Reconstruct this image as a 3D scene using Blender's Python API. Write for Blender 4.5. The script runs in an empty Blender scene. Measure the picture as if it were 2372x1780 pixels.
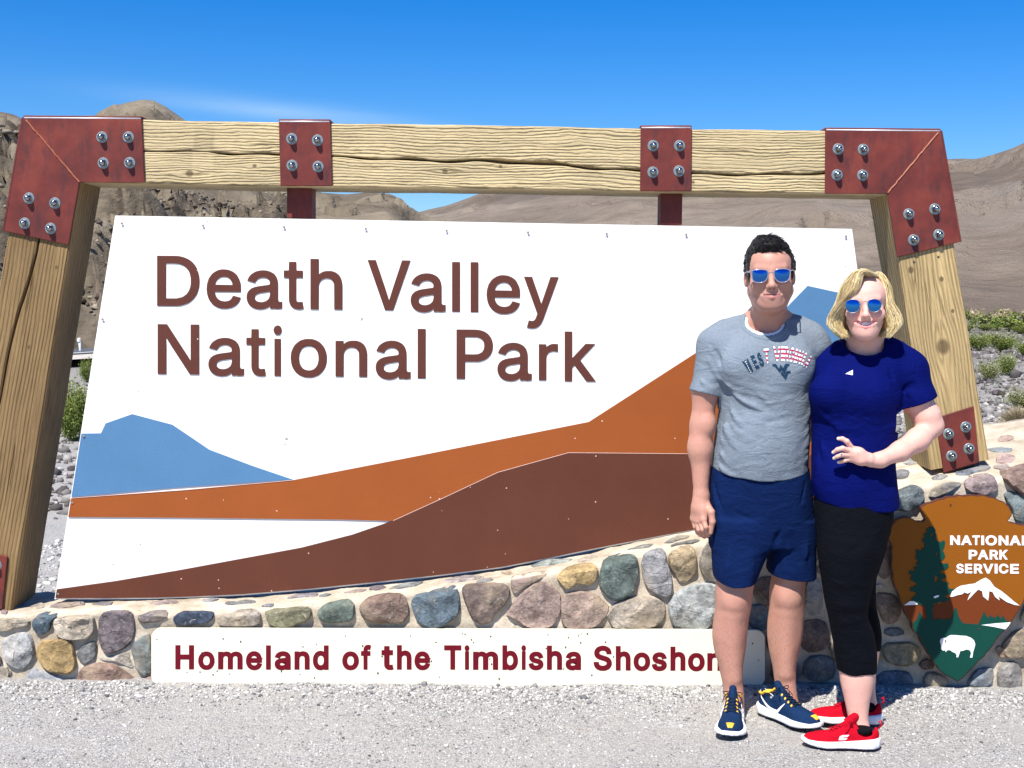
import bpy, bmesh, math, random
import numpy as np
from mathutils import Vector, Matrix, Euler
from mathutils.bvhtree import BVHTree
from mathutils.geometry import tessellate_polygon
random.seed(7)
RNG = np.random.default_rng(7)
SC = bpy.context.scene
COL = SC.collection
PI = math.pi

# ------------------------------------------------------------------ camera
CAM = Vector((0, 0, 1.59))
FPX = 3000.0          # focal length in pixels of the 2372 px wide photograph
CX, CY = 1186.0, 890.0
PITCH, ROLL = math.radians(3.89), math.radians(0.50)
RM = Matrix.Rotation(PI / 2 - PITCH, 3, 'X') @ Matrix.Rotation(ROLL, 3, 'Z')
cd = bpy.data.cameras.new('camera')
cam = bpy.data.objects.new('camera', cd)
COL.objects.link(cam)
cam.matrix_world = Matrix.Translation(CAM) @ RM.to_4x4()
cd.sensor_width = 36
cd.lens = 36 * FPX / 2372
cd.clip_end = 6000
SC.camera = cam

# ------------------------------------------------------------------ sun and sky
SUN = Vector((0.46, 1.0, -1.65)).normalized()       # direction the light travels
EL = math.asin(-SUN.z)
sl = bpy.data.lights.new('sun', 'SUN')
sl.energy = 5.0
sl.angle = math.radians(0.5)
sl.color = (1.0, 0.965, 0.91)
so = bpy.data.objects.new('sun', sl)
so.rotation_euler = SUN.to_track_quat('-Z', 'Y').to_euler()
so.location = (-20, -20, 40)
COL.objects.link(so)
world = bpy.data.worlds.new('World')
SC.world = world
world.use_nodes = True
wn, wl = world.node_tree.nodes, world.node_tree.links
bg = wn['Background']
sky = wn.new('ShaderNodeTexSky')
sky.sky_type = 'NISHITA'
sky.sun_disc = False
sky.sun_elevation = EL
sky.sun_rotation = math.atan2(-SUN.x, -SUN.y)
sky.altitude = 300
sky.air_density = 1.0
sky.dust_density = 0.4
sky.ozone_density = 3.0
hs = wn.new('ShaderNodeHueSaturation')
hs.inputs['Saturation'].default_value = 1.55
hs.inputs['Value'].default_value = 1.0
ti = wn.new('ShaderNodeMixRGB')
ti.blend_type = 'MULTIPLY'
ti.inputs[0].default_value = 1.0
ti.inputs[2].default_value = (.74, .88, 1.16, 1)
wl.new(sky.outputs[0], hs.inputs['Color'])
# a faint streak of cirrus low in the sky
tc = wn.new('ShaderNodeTexCoord')
sx = wn.new('ShaderNodeSeparateXYZ')
wl.new(tc.outputs['Generated'], sx.inputs[0])


def wmath(op, a, b=None, c=None):
    n = wn.new('ShaderNodeMath')
    n.operation = op
    for i, v in enumerate((a, b, c)):
        if v is None:
            continue
        if isinstance(v, (int, float)):
            n.inputs[i].default_value = v
        else:
            wl.new(v, n.inputs[i])
    return n.outputs[0]


az = wmath('DIVIDE', sx.outputs[0], sx.outputs[1])
elv = wmath('DIVIDE', sx.outputs[2], sx.outputs[1])
mp = wn.new('ShaderNodeMapping')
mp.inputs['Scale'].default_value = (3.0, 3.0, 40)
wl.new(tc.outputs['Generated'], mp.inputs[0])
nz = wn.new('ShaderNodeTexNoise')
nz.inputs['Scale'].default_value = 1.6
nz.inputs['Detail'].default_value = 7
wl.new(mp.outputs[0], nz.inputs[0])
# centre line of the streak drops to the right; gaussian across it
line = wmath('MULTIPLY_ADD', az, -0.105, 0.120)
dd = wmath('DIVIDE', wmath('SUBTRACT', elv, line), 0.0085)
g = wmath('POWER', 2.718, wmath('MULTIPLY', wmath('MULTIPLY', dd, dd), -1.0))
da = wmath('DIVIDE', wmath('SUBTRACT', az, -0.165), 0.115)
g2 = wmath('POWER', 2.718, wmath('MULTIPLY', wmath('MULTIPLY', da, da), -1.0))
fr = wmath('GREATER_THAN', sx.outputs[1], 0.2)
cl = wmath('MULTIPLY', wmath('MULTIPLY', g, g2), wmath('MULTIPLY_ADD', nz.outputs['Fac'], 0.9, -0.02))
cl = wmath('MULTIPLY', cl, fr)
cm = wn.new('ShaderNodeMixRGB')
cm.inputs[2].default_value = (3.6, 5.6, 8.2, 1)
wl.new(cl, cm.inputs[0])
wl.new(hs.outputs[0], ti.inputs[1])
wl.new(ti.outputs[0], cm.inputs[1])
wl.new(cm.outputs[0], bg.inputs['Color'])
bg.inputs['Strength'].default_value = 0.080
vs = SC.view_settings
vs.view_transform = 'Standard'
vs.look = 'None'
vs.gamma = 1
vs.exposure = 0.67
vs.use_curve_mapping = False
SC.cycles.max_bounces = 6
SC.cycles.transparent_max_bounces = 8


# ------------------------------------------------------------------ helpers
def ray(x, y):
    return RM @ Vector(((x - CX) / FPX, -(y - CY) / FPX, -1))


def W(x, y, Y):
    """point of the upright plane at distance Y seen at pixel x, y of the photograph"""
    d = ray(x, y)
    return CAM + d * (Y / d.y)


def G(x, y, z=0.0):
    d = ray(x, y)
    return CAM + d * ((z - CAM.z) / d.z)


def crop(bx, by, s):
    return lambda pts: [(bx + a / s, by + b / s) for a, b in pts]


ORI = {}


def finish(o, label=None, cat=None, group=None, kind=None):
    if label: o['label'] = label
    if cat: o['category'] = cat
    if group: o['group'] = group
    if kind: o['kind'] = kind
    return o


def empty(name, loc, label, cat, group=None, kind=None):
    o = bpy.data.objects.new(name, None)
    o.location = loc
    o.empty_display_size = 0.1
    COL.objects.link(o)
    ORI[o] = Vector(loc)
    return finish(o, label, cat, group, kind)


def mk(name, verts, faces, mat, parent=None, smooth=False, **kw):
    """one mesh object from world-space vertices"""
    v = np.asarray(verts, dtype=np.float64).reshape(-1, 3)
    po = ORI.get(parent, Vector((0, 0, 0)))
    org = Vector(((v[:, 0].min() + v[:, 0].max()) / 2, (v[:, 1].min() + v[:, 1].max()) / 2, v[:, 2].min()))
    me = bpy.data.meshes.new(name)
    if isinstance(faces, np.ndarray):
        n, k = faces.shape
        me.vertices.add(len(v))
        me.vertices.foreach_set('co', (v - np.array(org)).astype(np.float32).ravel())
        me.loops.add(n * k)
        me.loops.foreach_set('vertex_index', faces.astype(np.int32).ravel())
        me.polygons.add(n)
        me.polygons.foreach_set('loop_start', np.arange(0, n * k, k, dtype=np.int32))
        me.polygons.foreach_set('loop_total', np.full(n, k, dtype=np.int32))
        me.update(calc_edges=True)
        me.validate()
    else:
        me.from_pydata([tuple(p) for p in (v - np.array(org))], [], faces)
        me.update()
    if smooth:
        me.polygons.foreach_set('use_smooth', [True] * len(me.polygons))
    for m in (mat if isinstance(mat, (list, tuple)) else [mat]):
        me.materials.append(m)
    o = bpy.data.objects.new(name, me)
    COL.objects.link(o)
    if parent is not None:
        o.parent = parent
    o.location = org - po
    ORI[o] = org
    return finish(o, **kw)


def from_bm(name, bm, mat, parent=None, smooth=False, **kw):
    bm.verts.index_update()
    vs_ = [v.co.copy() for v in bm.verts]
    fs = [[v.index for v in f.verts] for f in bm.faces]
    bm.free()
    return mk(name, vs_, fs, mat, parent, smooth, **kw)


class MB:
    """collects simple shapes as one mesh"""
    def __init__(s):
        s.v, s.f = [], []

    def add(s, v, f):
        n = len(s.v)
        s.v += [Vector(p) for p in v]
        s.f += [[i + n for i in q] for q in f]

    def prism(s, a, b, cap=True):
        """a, b: matching rings"""
        n = len(a)
        f = [[i, (i + 1) % n, n + (i + 1) % n, n + i] for i in range(n)]
        if cap:
            f += [list(range(n))[::-1], list(range(n, 2 * n))]
        s.add(list(a) + list(b), f)

    def box(s, lo, hi):
        x0, y0, z0 = lo
        x1, y1, z1 = hi
        s.prism([(x0, y0, z0), (x1, y0, z0), (x1, y1, z0), (x0, y1, z0)], [(x0, y0, z1), (x1, y0, z1), (x1, y1, z1), (x0, y1, z1)])

    def tube(s, pts, r, n=8, closed=False, cap=True):
        pts = [Vector(p) for p in pts]
        m = len(pts)
        rr = r if isinstance(r, (list, tuple)) else [r] * m
        rings = []
        up = None
        for i, p in enumerate(pts):
            a = pts[(i - 1) % m] if (closed or i > 0) else p
            b = pts[(i + 1) % m] if (closed or i < m - 1) else p
            t = (b - a).normalized()
            if up is None:
                up = t.orthogonal().normalized()
            u = (up - t * up.dot(t))
            u = u.normalized() if u.length > 1e-6 else t.orthogonal().normalized()
            up = u
            w = t.cross(u)
            rings.append([p + (u * math.cos(2 * PI * k / n) + w * math.sin(2 * PI * k / n)) * rr[i] for k in range(n)])
        base = len(s.v)
        for q in rings: s.v += q
        for i in range(m if closed else m - 1):
            j = (i + 1) % m
            for k in range(n):
                l = (k + 1) % n
                s.f.append([base + i * n + k, base + i * n + l, base + j * n + l, base + j * n + k])
        if cap and not closed:
            s.f.append([base + k for k in range(n)][::-1])
            s.f.append([base + (m - 1) * n + k for k in range(n)])

    def lathe(s, c, ax, prof, n=16):
        """prof: (distance along axis, radius)"""
        ax = Vector(ax).normalized()
        u = ax.orthogonal().normalized()
        w = ax.cross(u)
        c = Vector(c)
        base = len(s.v)
        for d, r in prof:
            s.v += [c + ax * d + (u * math.cos(2 * PI * k / n) + w * math.sin(2 * PI * k / n)) * max(r, 1e-4) for k in range(n)]
        for i in range(len(prof) - 1):
            for k in range(n):
                l = (k + 1) % n
                s.f.append([base + i * n + k, base + i * n + l, base + (i + 1) * n + l, base + (i + 1) * n + k])
        s.f.append([base + k for k in range(n)][::-1])
        s.f.append([base + (len(prof) - 1) * n + k for k in range(n)])

    def build(s, name, mat, parent=None, smooth=False, **kw):
        return mk(name, s.v, s.f, mat, parent, smooth, **kw)


def autosmooth(o, deg=35):
    me = o.data
    me.polygons.foreach_set('use_smooth', [True] * len(me.polygons))
    bm = bmesh.new()
    bm.from_mesh(me)
    lim = math.radians(deg)
    for e in bm.edges:
        if len(e.link_faces) == 2 and e.calc_face_angle(0) > lim:
            e.smooth = False
    bmesh.ops.recalc_face_normals(bm, faces=bm.faces)
    bm.to_mesh(me)
    bm.free()
    return o


def bevel(o, w, seg=2, ang=40):
    m = o.modifiers.new('bevel', 'BEVEL')
    m.width = w
    m.segments = seg
    m.limit_method = 'ANGLE'
    m.angle_limit = math.radians(ang)
    return o


def slab(name, loops, y_front, thick, mat, parent=None, pl=None, bev=0.0, **kw):
    """flat piece on an upright plane from outline loops in photo pixels (first loop outer, others holes)"""
    L3 = [[W(x, y, pl or y_front) for x, y in lp] for lp in loops]
    L3 = [[Vector((p.x, y_front, p.z)) for p in lp] for lp in L3]
    return slab3(name, L3, y_front, thick, mat, parent, bev, **kw)


def slab3(name, L3, y_front, thick, mat, parent=None, bev=0.0, **kw):
    # drop repeats
    C = []
    for lp in L3:
        q = []
        for p in lp:
            if not q or (p - q[-1]).length > 1e-4: q.append(p)
        if (q[0] - q[-1]).length < 1e-4: q.pop()
        C.append(q)
    tri = tessellate_polygon([[Vector((p.x, p.z, 0)) for p in lp] for lp in C])
    fl = [p for lp in C for p in lp]
    n = len(fl)
    v = [Vector((p.x, y_front, p.z)) for p in fl] + [Vector((p.x, y_front + thick, p.z)) for p in fl]
    f = []
    for t in tri:
        a, b, c = (fl[i] for i in t)
        cr = (b.x - a.x) * (c.z - a.z) - (b.z - a.z) * (c.x - a.x)
        t = list(t) if cr > 0 else list(t)[::-1]
        f.append(t)
        f.append([i + n for i in t[::-1]])
    o = 0
    for lp in C:
        m = len(lp)
        for i in range(m):
            j = (i + 1) % m
            f.append([o + i, o + j, n + o + j, n + o + i])
        o += m
    ob = mk(name, v, f, mat, parent, **kw)
    bm = bmesh.new()
    bm.from_mesh(ob.data)
    bmesh.ops.recalc_face_normals(bm, faces=bm.faces)
    bm.to_mesh(ob.data)
    bm.free()
    return ob


def chaikin(P, it=1):
    for _ in range(it):
        Q = []
        for i in range(len(P)):
            a, b = P[i], P[(i + 1) % len(P)]
            Q.append((a[0] * .75 + b[0] * .25, a[1] * .75 + b[1] * .25))
            Q.append((a[0] * .25 + b[0] * .75, a[1] * .25 + b[1] * .75))
        P = Q
    return P


def interp(x, tab):
    return float(np.interp(x, [t[0] for t in tab], [t[1] for t in tab]))


# ------------------------------------------------------------------ value noise in numpy
def vnoise(P, scale, seed=0):
    """smooth value noise in -1..1 at points P (n,3)"""
    q = np.asarray(P, dtype=np.float64) * scale
    i = np.floor(q).astype(np.int64)
    f = q - i
    f = f * f * (3 - 2 * f)

    def h(a, b, c):
        n = (a * 374761393 + b * 668265263 + c * 2147483647 + seed * 1442695041) & 0xffffffff
        n = ((n ^ (n >> 13)) * 1274126177) & 0xffffffff
        n = (n ^ (n >> 16)) & 0xffff
        return n / 32767.5 - 1.0
    x, y, z = i[..., 0], i[..., 1], i[..., 2]
    u, v, w = f[..., 0], f[..., 1], f[..., 2]
    r = 0
    for a in (0, 1):
        for b in (0, 1):
            for c in (0, 1):
                wt = (u if a else 1 - u) * (v if b else 1 - v) * (w if c else 1 - w)
                r = r + wt * h(x + a, y + b, z + c)
    return r


def fbm(P, scale, octv=4, seed=0, gain=0.5):
    r, a = 0, 1.0
    for k in range(octv):
        r = r + a * vnoise(P, scale * 2 ** k, seed + k * 17)
        a *= gain
    return r


# ------------------------------------------------------------------ materials
class NT:
    def __init__(s, name):
        s.m = bpy.data.materials.new(name)
        s.m.use_nodes = True
        s.t = s.m.node_tree
        s.b = s.t.nodes['Principled BSDF']
        s.out = s.t.nodes['Material Output']
        s._tc = None

    def n(s, typ, **kw):
        n = s.t.nodes.new(typ)
        for k, v in kw.items(): setattr(n, k, v)
        return n

    def link(s, a, b): s.t.links.new(a, b)

    def setv(s, inp, v):
        if isinstance(v, bpy.types.NodeSocket): s.link(v, inp)
        elif isinstance(v, (tuple, list)) and len(v) == 3 and inp.type == 'RGBA': inp.default_value = (*v, 1)
        else: inp.default_value = v

    def tc(s, which='Object'):
        if s._tc is None: s._tc = s.n('ShaderNodeTexCoord')
        return s._tc.outputs[which]

    def mapping(s, vec, scale=(1, 1, 1), loc=(0, 0, 0), rot=(0, 0, 0)):
        n = s.n('ShaderNodeMapping')
        s.link(vec, n.inputs[0])
        n.inputs['Scale'].default_value = scale
        n.inputs['Location'].default_value = loc
        n.inputs['Rotation'].default_value = rot
        return n.outputs[0]

    def noise(s, vec, scale, detail=4, rough=.5, dist=0):
        n = s.n('ShaderNodeTexNoise')
        s.link(vec, n.inputs['Vector'])
        n.inputs['Scale'].default_value = scale
        n.inputs['Detail'].default_value = detail
        n.inputs['Roughness'].default_value = rough
        n.inputs['Distortion'].default_value = dist
        return n.outputs['Fac']

    def voro(s, vec, scale, feat='F1', out='Distance', rand=1.0):
        n = s.n('ShaderNodeTexVoronoi', feature=feat)
        s.link(vec, n.inputs['Vector'])
        n.inputs['Scale'].default_value = scale
        n.inputs['Randomness'].default_value = rand
        return n.outputs[out]

    def ramp(s, fac, stops, interp='LINEAR'):
        n = s.n('ShaderNodeValToRGB')
        n.color_ramp.interpolation = interp
        e = n.color_ramp.elements
        while len(e) < len(stops): e.new(0.5)
        for q, (p, c) in zip(e, stops):
            q.position = p
            q.color = (c, c, c, 1) if isinstance(c, (int, float)) else (*c, 1)
        s.link(fac, n.inputs[0])
        return n.outputs[0]

    def math(s, op, a, b=None, c=None, clamp=False):
        n = s.n('ShaderNodeMath', operation=op)
        n.use_clamp = clamp
        for i, v in enumerate((a, b, c)):
            if v is not None: s.setv(n.inputs[i], v)
        return n.outputs[0]

    def mix(s, fac, a, b, mode='MIX'):
        n = s.n('ShaderNodeMixRGB', blend_type=mode)
        s.setv(n.inputs[0], fac)
        s.setv(n.inputs[1], a)
        s.setv(n.inputs[2], b)
        return n.outputs[0]

    def bump(s, h, strength, dist=0.01, prev=None):
        n = s.n('ShaderNodeBump')
        n.inputs['Strength'].default_value = strength
        n.inputs['Distance'].default_value = dist
        s.link(h, n.inputs['Height'])
        if prev is not None: s.link(prev, n.inputs['Normal'])
        return n.outputs[0]

    def done(s, color=None, rough=None, normal=None, **kw):
        if color is not None: s.setv(s.b.inputs['Base Color'], color)
        if rough is not None: s.setv(s.b.inputs['Roughness'], rough)
        if normal is not None: s.link(normal, s.b.inputs['Normal'])
        for k, v in kw.items(): s.setv(s.b.inputs[k.replace('_', ' ')], v)
        return s.m


def simple(name, col, rough=.6, var=.12, scale=20, bump=0.1, bscale=60, dist=.002, **kw):
    t = NT(name)
    v = t.tc()
    n = t.noise(v, scale, 5, .6)
    c = t.mix(1.0, col, t.ramp(n, [(0.25, 1 - var), (0.75, 1 + var)]), 'MULTIPLY')
    return t.done(c, rough, t.bump(t.noise(v, bscale, 3), bump, dist), **kw)
GLYPH = {
 'A': {
  'D': [[52,-12,48,-8,48,520,224,521,264,519,296,513,328,503,360,488,384,472,406,452,429,424,445,396,455,372,469,316,474,256,469,192,454,136,443,112,429,88,407,60,384,38,356,19,332,9,306,0,280,-7,248,-11,88,-12,84,-10,80,-12],[140,69,137,72,138,440,220,440,248,438,272,434,296,426,312,419,328,408,344,392,360,372,368,356,377,332,386,284,386,228,382,200,369,156,357,136,343,116,313,92,292,82,244,70]],
  'e': [[178,395,206,396,250,392,290,376,310,364,326,352,344,332,367,288,377,260,382,230,382,158,110,158,108,156,121,112,134,92,142,83,158,72,174,64,190,61,210,58,230,60,250,64,262,70,278,82,288,96,298,117,302,119,378,100,380,96,370,69,360,52,345,32,330,18,309,4,286,-7,242,-18,186,-19,162,-15,134,-5,110,7,87,24,58,58,45,80,35,104,28,132,22,184,24,216,28,244,44,296,71,336,90,356,130,381,154,390],[110,236,120,264,129,280,142,294,170,312,206,318,226,316,242,312,256,304,266,295,278,280,287,264,294,236,294,234,290,232,114,233]],
  'a': [[390,-8,346,-15,306,-10,298,-12,270,-12,265,-9,265,15,262,18,242,2,221,-9,202,-16,162,-21,138,-19,110,-14,90,-6,70,5,50,23,38,39,27,59,20,83,18,107,20,131,25,151,33,167,45,183,70,203,106,218,142,226,250,242,260,247,264,255,261,279,256,291,250,299,234,311,210,318,178,318,154,311,138,303,118,283,106,261,28,283,25,287,41,319,54,339,70,354,90,368,110,379,130,387,170,395,194,396,226,394,258,386,290,371,310,357,333,327,342,303,347,279,349,251,349,99,351,79,351,75,366,62,390,65,392,63,392,-5],[268,171,264,167,264,139,258,111,253,99,244,87,222,69,190,59,170,57,154,59,134,63,122,70,110,83,106,91,104,103,106,119,113,131,126,141,158,153]],
  't': [[222,-8,194,-15,170,-16,138,-13,108,-4,82,15,66,36,57,60,53,92,53,312,50,315,-2,315,-5,316,-6,320,-6,388,-2,391,52,392,54,482,134,483,138,481,139,392,210,391,214,391,216,388,215,316,142,315,138,312,138,100,140,80,146,70,154,64,174,62,210,66,212,64,226,-4]],
  'h': [[41,520,126,520,126,364,129,357,145,372,173,387,201,394,253,395,277,389,301,379,321,365,341,344,350,328,360,304,367,272,369,240,369,-10,365,-12,285,-11,284,232,282,260,273,283,264,296,253,306,233,315,209,317,193,316,181,312,169,308,157,300,145,288,139,280,130,260,127,244,126,224,125,-12,45,-12,41,-8]],
  'V': [[0,520,93,520,203,212,239,103,243,99,279,212,386,520,480,520,287,-10,283,-12,195,-11]],
  'l': [[41,-12,127,-12,127,521,41,521]],
  'y': [[36,-147,34,-145,34,-141,54,-73,92,-78,104,-76,116,-70,121,-65,132,-50,150,-1,2,387,2,391,92,391,177,159,192,114,196,108,296,387,300,391,388,391,216,-61,196,-101,187,-113,172,-129,144,-147,128,-153,108,-156,76,-157,52,-153]],
  'N': [[472,-12,380,-12,190,288,136,379,134,376,137,292,137,-8,136,-12,132,-12,52,-12,48,-8,48,520,144,520,362,176,384,138,386,140,387,148,387,520,474,520,475,-8]],
  'i': [[29,484,33,504,45,520,65,532,85,536,105,532,121,522,134,504,139,484,134,464,121,445,105,434,85,431,65,434,45,447,33,464],[45,-12,41,-8,41,388,45,391,125,390,126,-8,125,-12,121,-12]],
  'o': [[182,-19,154,-13,110,6,74,37,58,59,45,80,35,104,28,132,22,188,24,220,28,248,34,268,45,296,59,320,74,339,92,356,110,370,130,381,154,389,182,395,234,395,258,390,282,382,306,369,326,355,356,320,370,296,380,272,387,248,392,216,392,156,380,104,370,80,343,40,323,20,302,4,258,-14,234,-19],[206,318,230,316,246,310,262,302,276,288,287,272,297,252,306,212,307,188,306,164,297,124,287,104,276,88,262,74,246,66,230,60,206,58,186,60,166,67,151,76,138,90,126,108,114,140,108,188,114,236,128,272,139,288,154,302,170,311,186,316]],
  'n': [[369,-10,365,-12,285,-11,284,232,282,260,273,283,264,296,253,306,233,315,209,317,193,316,181,312,169,308,157,300,145,288,139,280,130,260,127,244,126,224,125,-12,45,-12,41,-8,41,388,45,391,121,391,124,388,125,354,145,372,173,387,201,394,253,395,277,389,301,379,321,365,338,348,350,328,360,304,367,272,369,240]],
  'P': [[52,-12,48,-8,48,520,236,521,264,519,292,515,316,508,340,497,364,481,384,460,400,436,412,408,418,380,421,348,418,316,412,288,400,260,384,236,364,214,336,196,296,180,264,175,140,174,137,172,137,168,136,-12],[137,256,137,436,139,440,256,439,276,435,291,428,312,411,322,396,327,384,332,348,327,312,315,288,305,276,276,260,256,256,232,254,140,254]],
  'r': [[45,-12,41,-8,41,388,45,391,121,391,124,388,125,358,129,364,149,378,165,387,189,395,213,397,253,395,255,392,255,312,253,309,205,314,193,313,177,309,165,304,152,296,137,278,130,264,126,236,125,-12]],
  'k': [[41,520,126,520,126,244,129,238,277,389,281,391,385,390,386,388,217,216,394,-8,393,-11,289,-12,153,160,127,136,126,132,125,-12,45,-12,41,-8]],
 },
 'B': {
  'H': [[486,-30,366,-30,362,-26,362,202,157,202,155,198,154,-30,34,-30,30,-26,30,538,155,538,155,322,158,319,358,319,362,321,362,538,487,538]],
  'o': [[152,-31,124,-21,100,-8,80,7,60,26,44,46,30,70,18,98,11,122,6,154,4,190,10,250,20,282,30,306,44,330,76,366,100,384,128,399,152,407,180,413,236,413,264,407,290,398,312,387,336,369,356,350,371,330,385,306,397,278,405,250,410,218,410,158,405,126,397,98,387,74,372,48,356,26,336,7,316,-8,292,-21,268,-30,236,-36,204,-38,180,-36],[208,300,240,294,252,286,270,266,285,230,289,186,285,146,272,114,264,102,252,90,240,83,224,78,208,77,192,78,176,83,164,90,152,102,136,130,127,166,126,186,127,210,136,246,151,274,176,294]],
  'm': [[587,-28,583,-30,467,-29,466,250,464,270,459,282,446,294,431,299,411,300,391,294,379,286,371,274,367,262,365,246,365,-26,363,-30,359,-30,247,-30,244,-26,244,258,242,270,238,282,226,294,215,298,199,300,183,298,172,294,163,286,152,274,145,254,143,-30,27,-30,23,-26,23,406,27,409,139,409,142,406,143,394,179,411,199,415,219,416,251,413,283,401,307,384,319,370,351,393,387,409,415,415,439,416,463,414,487,408,511,398,531,385,551,366,568,342,578,318,585,286,587,254]],
  'e': [[100,385,124,398,148,407,176,413,228,413,252,409,277,402,300,392,320,379,340,363,358,342,374,318,384,294,397,250,424,249,428,247,399,226,401,194,400,140,302,138,400,113,404,110,386,62,373,38,356,17,337,2,316,-13,295,-22,268,-32,240,-37,212,-38,184,-36,152,-31,124,-21,100,-8,80,7,56,30,44,46,30,70,18,98,11,122,6,154,4,190,10,250,28,302,41,326,60,351,76,367],[287,138,272,105,264,94,244,81,228,77,212,76,180,81,164,89,148,104,138,118,130,138,132,139],[271,254,268,250,264,250,140,251,135,254,150,278,164,288,176,295,188,299,204,300,224,298,244,290,256,280]],
  'l': [[30,-30,150,-30,150,540,30,540]],
  'a': [[367,-28,363,-30,251,-30,247,-27,247,-17,227,-27,187,-37,159,-39,131,-36,107,-31,83,-22,63,-11,39,8,22,29,10,53,3,81,0,109,2,133,8,157,19,179,31,195,43,205,66,221,105,237,106,241,0,273,26,329,39,349,59,369,79,384,123,403,147,410,195,414,227,412,247,409,287,394,303,385,319,373,337,353,350,333,358,313,365,281,367,249],[118,241,131,269,139,280,159,294,171,298,195,301,219,298,235,289,244,273,246,261,243,259],[280,157,247,133,237,109,224,93,203,80,171,75,155,77,143,80,133,85,127,90,123,97,122,105,127,119,133,125,143,129,163,135,275,153]],
  'n': [[387,-28,383,-30,267,-29,266,234,264,254,259,272,249,286,243,291,231,296,211,299,187,295,167,285,154,270,148,258,146,246,144,226,143,-30,27,-30,23,-26,23,406,27,409,139,409,142,406,143,392,163,402,195,412,227,415,255,412,283,406,311,394,334,378,351,360,367,334,379,307,385,274,387,238]],
  'd': [[400,539,402,534,402,-26,400,-30,396,-30,288,-30,284,-29,283,-18,280,-14,264,-24,244,-32,220,-37,196,-38,156,-34,128,-26,96,-9,68,13,44,42,26,74,17,98,10,126,4,186,6,222,10,250,17,278,28,306,47,338,68,363,96,386,128,402,160,411,196,415,224,413,244,408,280,392,281,534,284,539],[204,300,224,297,244,289,262,270,271,254,277,234,282,190,276,142,265,114,256,99,244,88,233,82,220,78,204,77,188,78,172,85,154,98,146,110,138,126,131,146,126,190,127,214,136,249,152,278,176,294]],
  'f': [[52,-29,51,294,48,297,-23,298,-24,406,-20,409,50,410,53,458,60,482,70,502,84,518,104,535,124,546,144,554,188,560,208,559,240,554,276,542,279,538,248,432,208,443,196,444,180,441,176,436,174,430,173,410,252,409,256,409,258,406,258,302,256,297,176,297,172,294,172,-28,168,-30]],
  't': [[244,-21,196,-33,168,-34,132,-31,100,-20,69,2,51,26,39,54,35,94,35,294,32,297,-20,297,-23,298,-24,302,-24,406,-20,409,34,410,36,500,152,501,156,498,157,410,228,409,232,409,234,406,233,298,160,297,156,294,156,102,158,86,161,82,172,80,224,88,225,86,248,-18]],
  'h': [[23,538,144,538,144,398,146,394,163,402,195,412,227,415,259,412,283,406,311,394,334,378,353,358,368,334,378,310,385,274,387,238,387,-28,383,-30,267,-29,266,234,264,254,259,272,249,286,243,291,231,296,211,299,187,295,167,285,154,270,148,258,146,246,144,226,143,-30,27,-30,23,-26]],
  'T': [[166,-30,163,-26,162,422,6,422,2,426,2,538,446,539,446,422,290,422,287,418,286,-30]],
  'i': [[17,454,11,482,16,510,33,534,55,548,83,554,111,549,135,534,151,510,157,482,150,454,135,432,111,417,83,411,55,418,35,431],[143,-30,27,-30,23,-26,23,406,27,409,139,409,143,408,144,406]],
  'b': [[23,538,143,539,145,394,147,393,179,408,203,413,227,415,263,411,299,402,329,386,355,366,378,338,395,310,407,280,414,254,419,222,419,158,415,126,407,98,398,74,380,42,357,14,327,-10,299,-25,267,-34,231,-38,203,-37,179,-31,159,-23,143,-12,142,-26,139,-30,27,-30,23,-26],[219,300,235,298,251,294,263,286,279,269,288,250,293,234,297,214,298,190,297,166,289,130,273,102,263,92,251,83,235,78,219,77,203,78,191,82,179,90,167,102,153,126,147,146,143,190,147,234,154,254,162,270,171,281,187,292,203,298]],
  's': [[102,-25,78,-14,58,0,39,18,25,38,12,66,-1,114,1,118,110,140,114,139,128,102,140,86,154,79,182,75,202,77,218,82,234,93,238,102,235,110,226,119,142,141,106,153,78,166,50,189,31,214,20,242,17,274,19,298,27,326,42,350,59,370,78,384,102,397,130,407,158,413,214,413,242,408,266,400,286,390,302,378,322,358,334,342,344,322,362,269,250,243,235,278,225,290,214,298,190,302,170,301,157,298,142,286,140,274,141,270,150,262,162,257,274,227,302,213,330,190,347,166,358,138,361,106,359,82,350,54,337,30,318,8,294,-10,274,-20,246,-30,214,-36,182,-38,158,-37,126,-32]],
  'S': [[280,541,328,525,356,510,380,491,400,469,416,441,426,413,434,349,316,348,313,353,303,389,297,401,288,410,268,421,248,426,228,428,192,425,176,418,161,409,147,389,145,377,148,365,155,353,172,340,196,330,288,304,324,291,360,273,376,263,392,249,408,231,420,213,431,189,437,165,438,137,436,105,427,77,410,45,392,23,368,1,336,-17,309,-27,256,-38,196,-38,168,-34,116,-18,88,-3,60,18,41,41,24,70,13,101,5,165,8,167,128,167,130,165,138,125,143,113,153,101,164,93,180,86,208,80,224,79,260,83,276,88,296,101,305,109,312,121,315,137,313,149,307,161,300,167,284,177,256,187,144,221,116,233,89,249,68,266,46,289,32,317,25,341,22,373,25,405,34,437,52,467,71,489,96,509,124,524,172,540,200,544,228,546]],
 },
 'C': {
  'N': [[34,-30,30,-26,30,538,154,538,366,203,369,210,369,538,492,538,493,-26,490,-30,370,-30,158,306,155,298,155,-26,154,-30,150,-30]],
  'A': [[182,539,294,539,298,537,505,-26,502,-30,374,-29,324,110,322,112,158,112,154,106,106,-30,-18,-30,-22,-30,-25,-26,178,534],[238,351,281,230,196,230,218,290]],
  'T': [[166,-30,163,-26,162,422,6,422,2,426,2,538,446,539,446,422,290,422,287,418,286,-30]],
  'I': [[101,-30,205,-30,205,538,101,538]],
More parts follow.
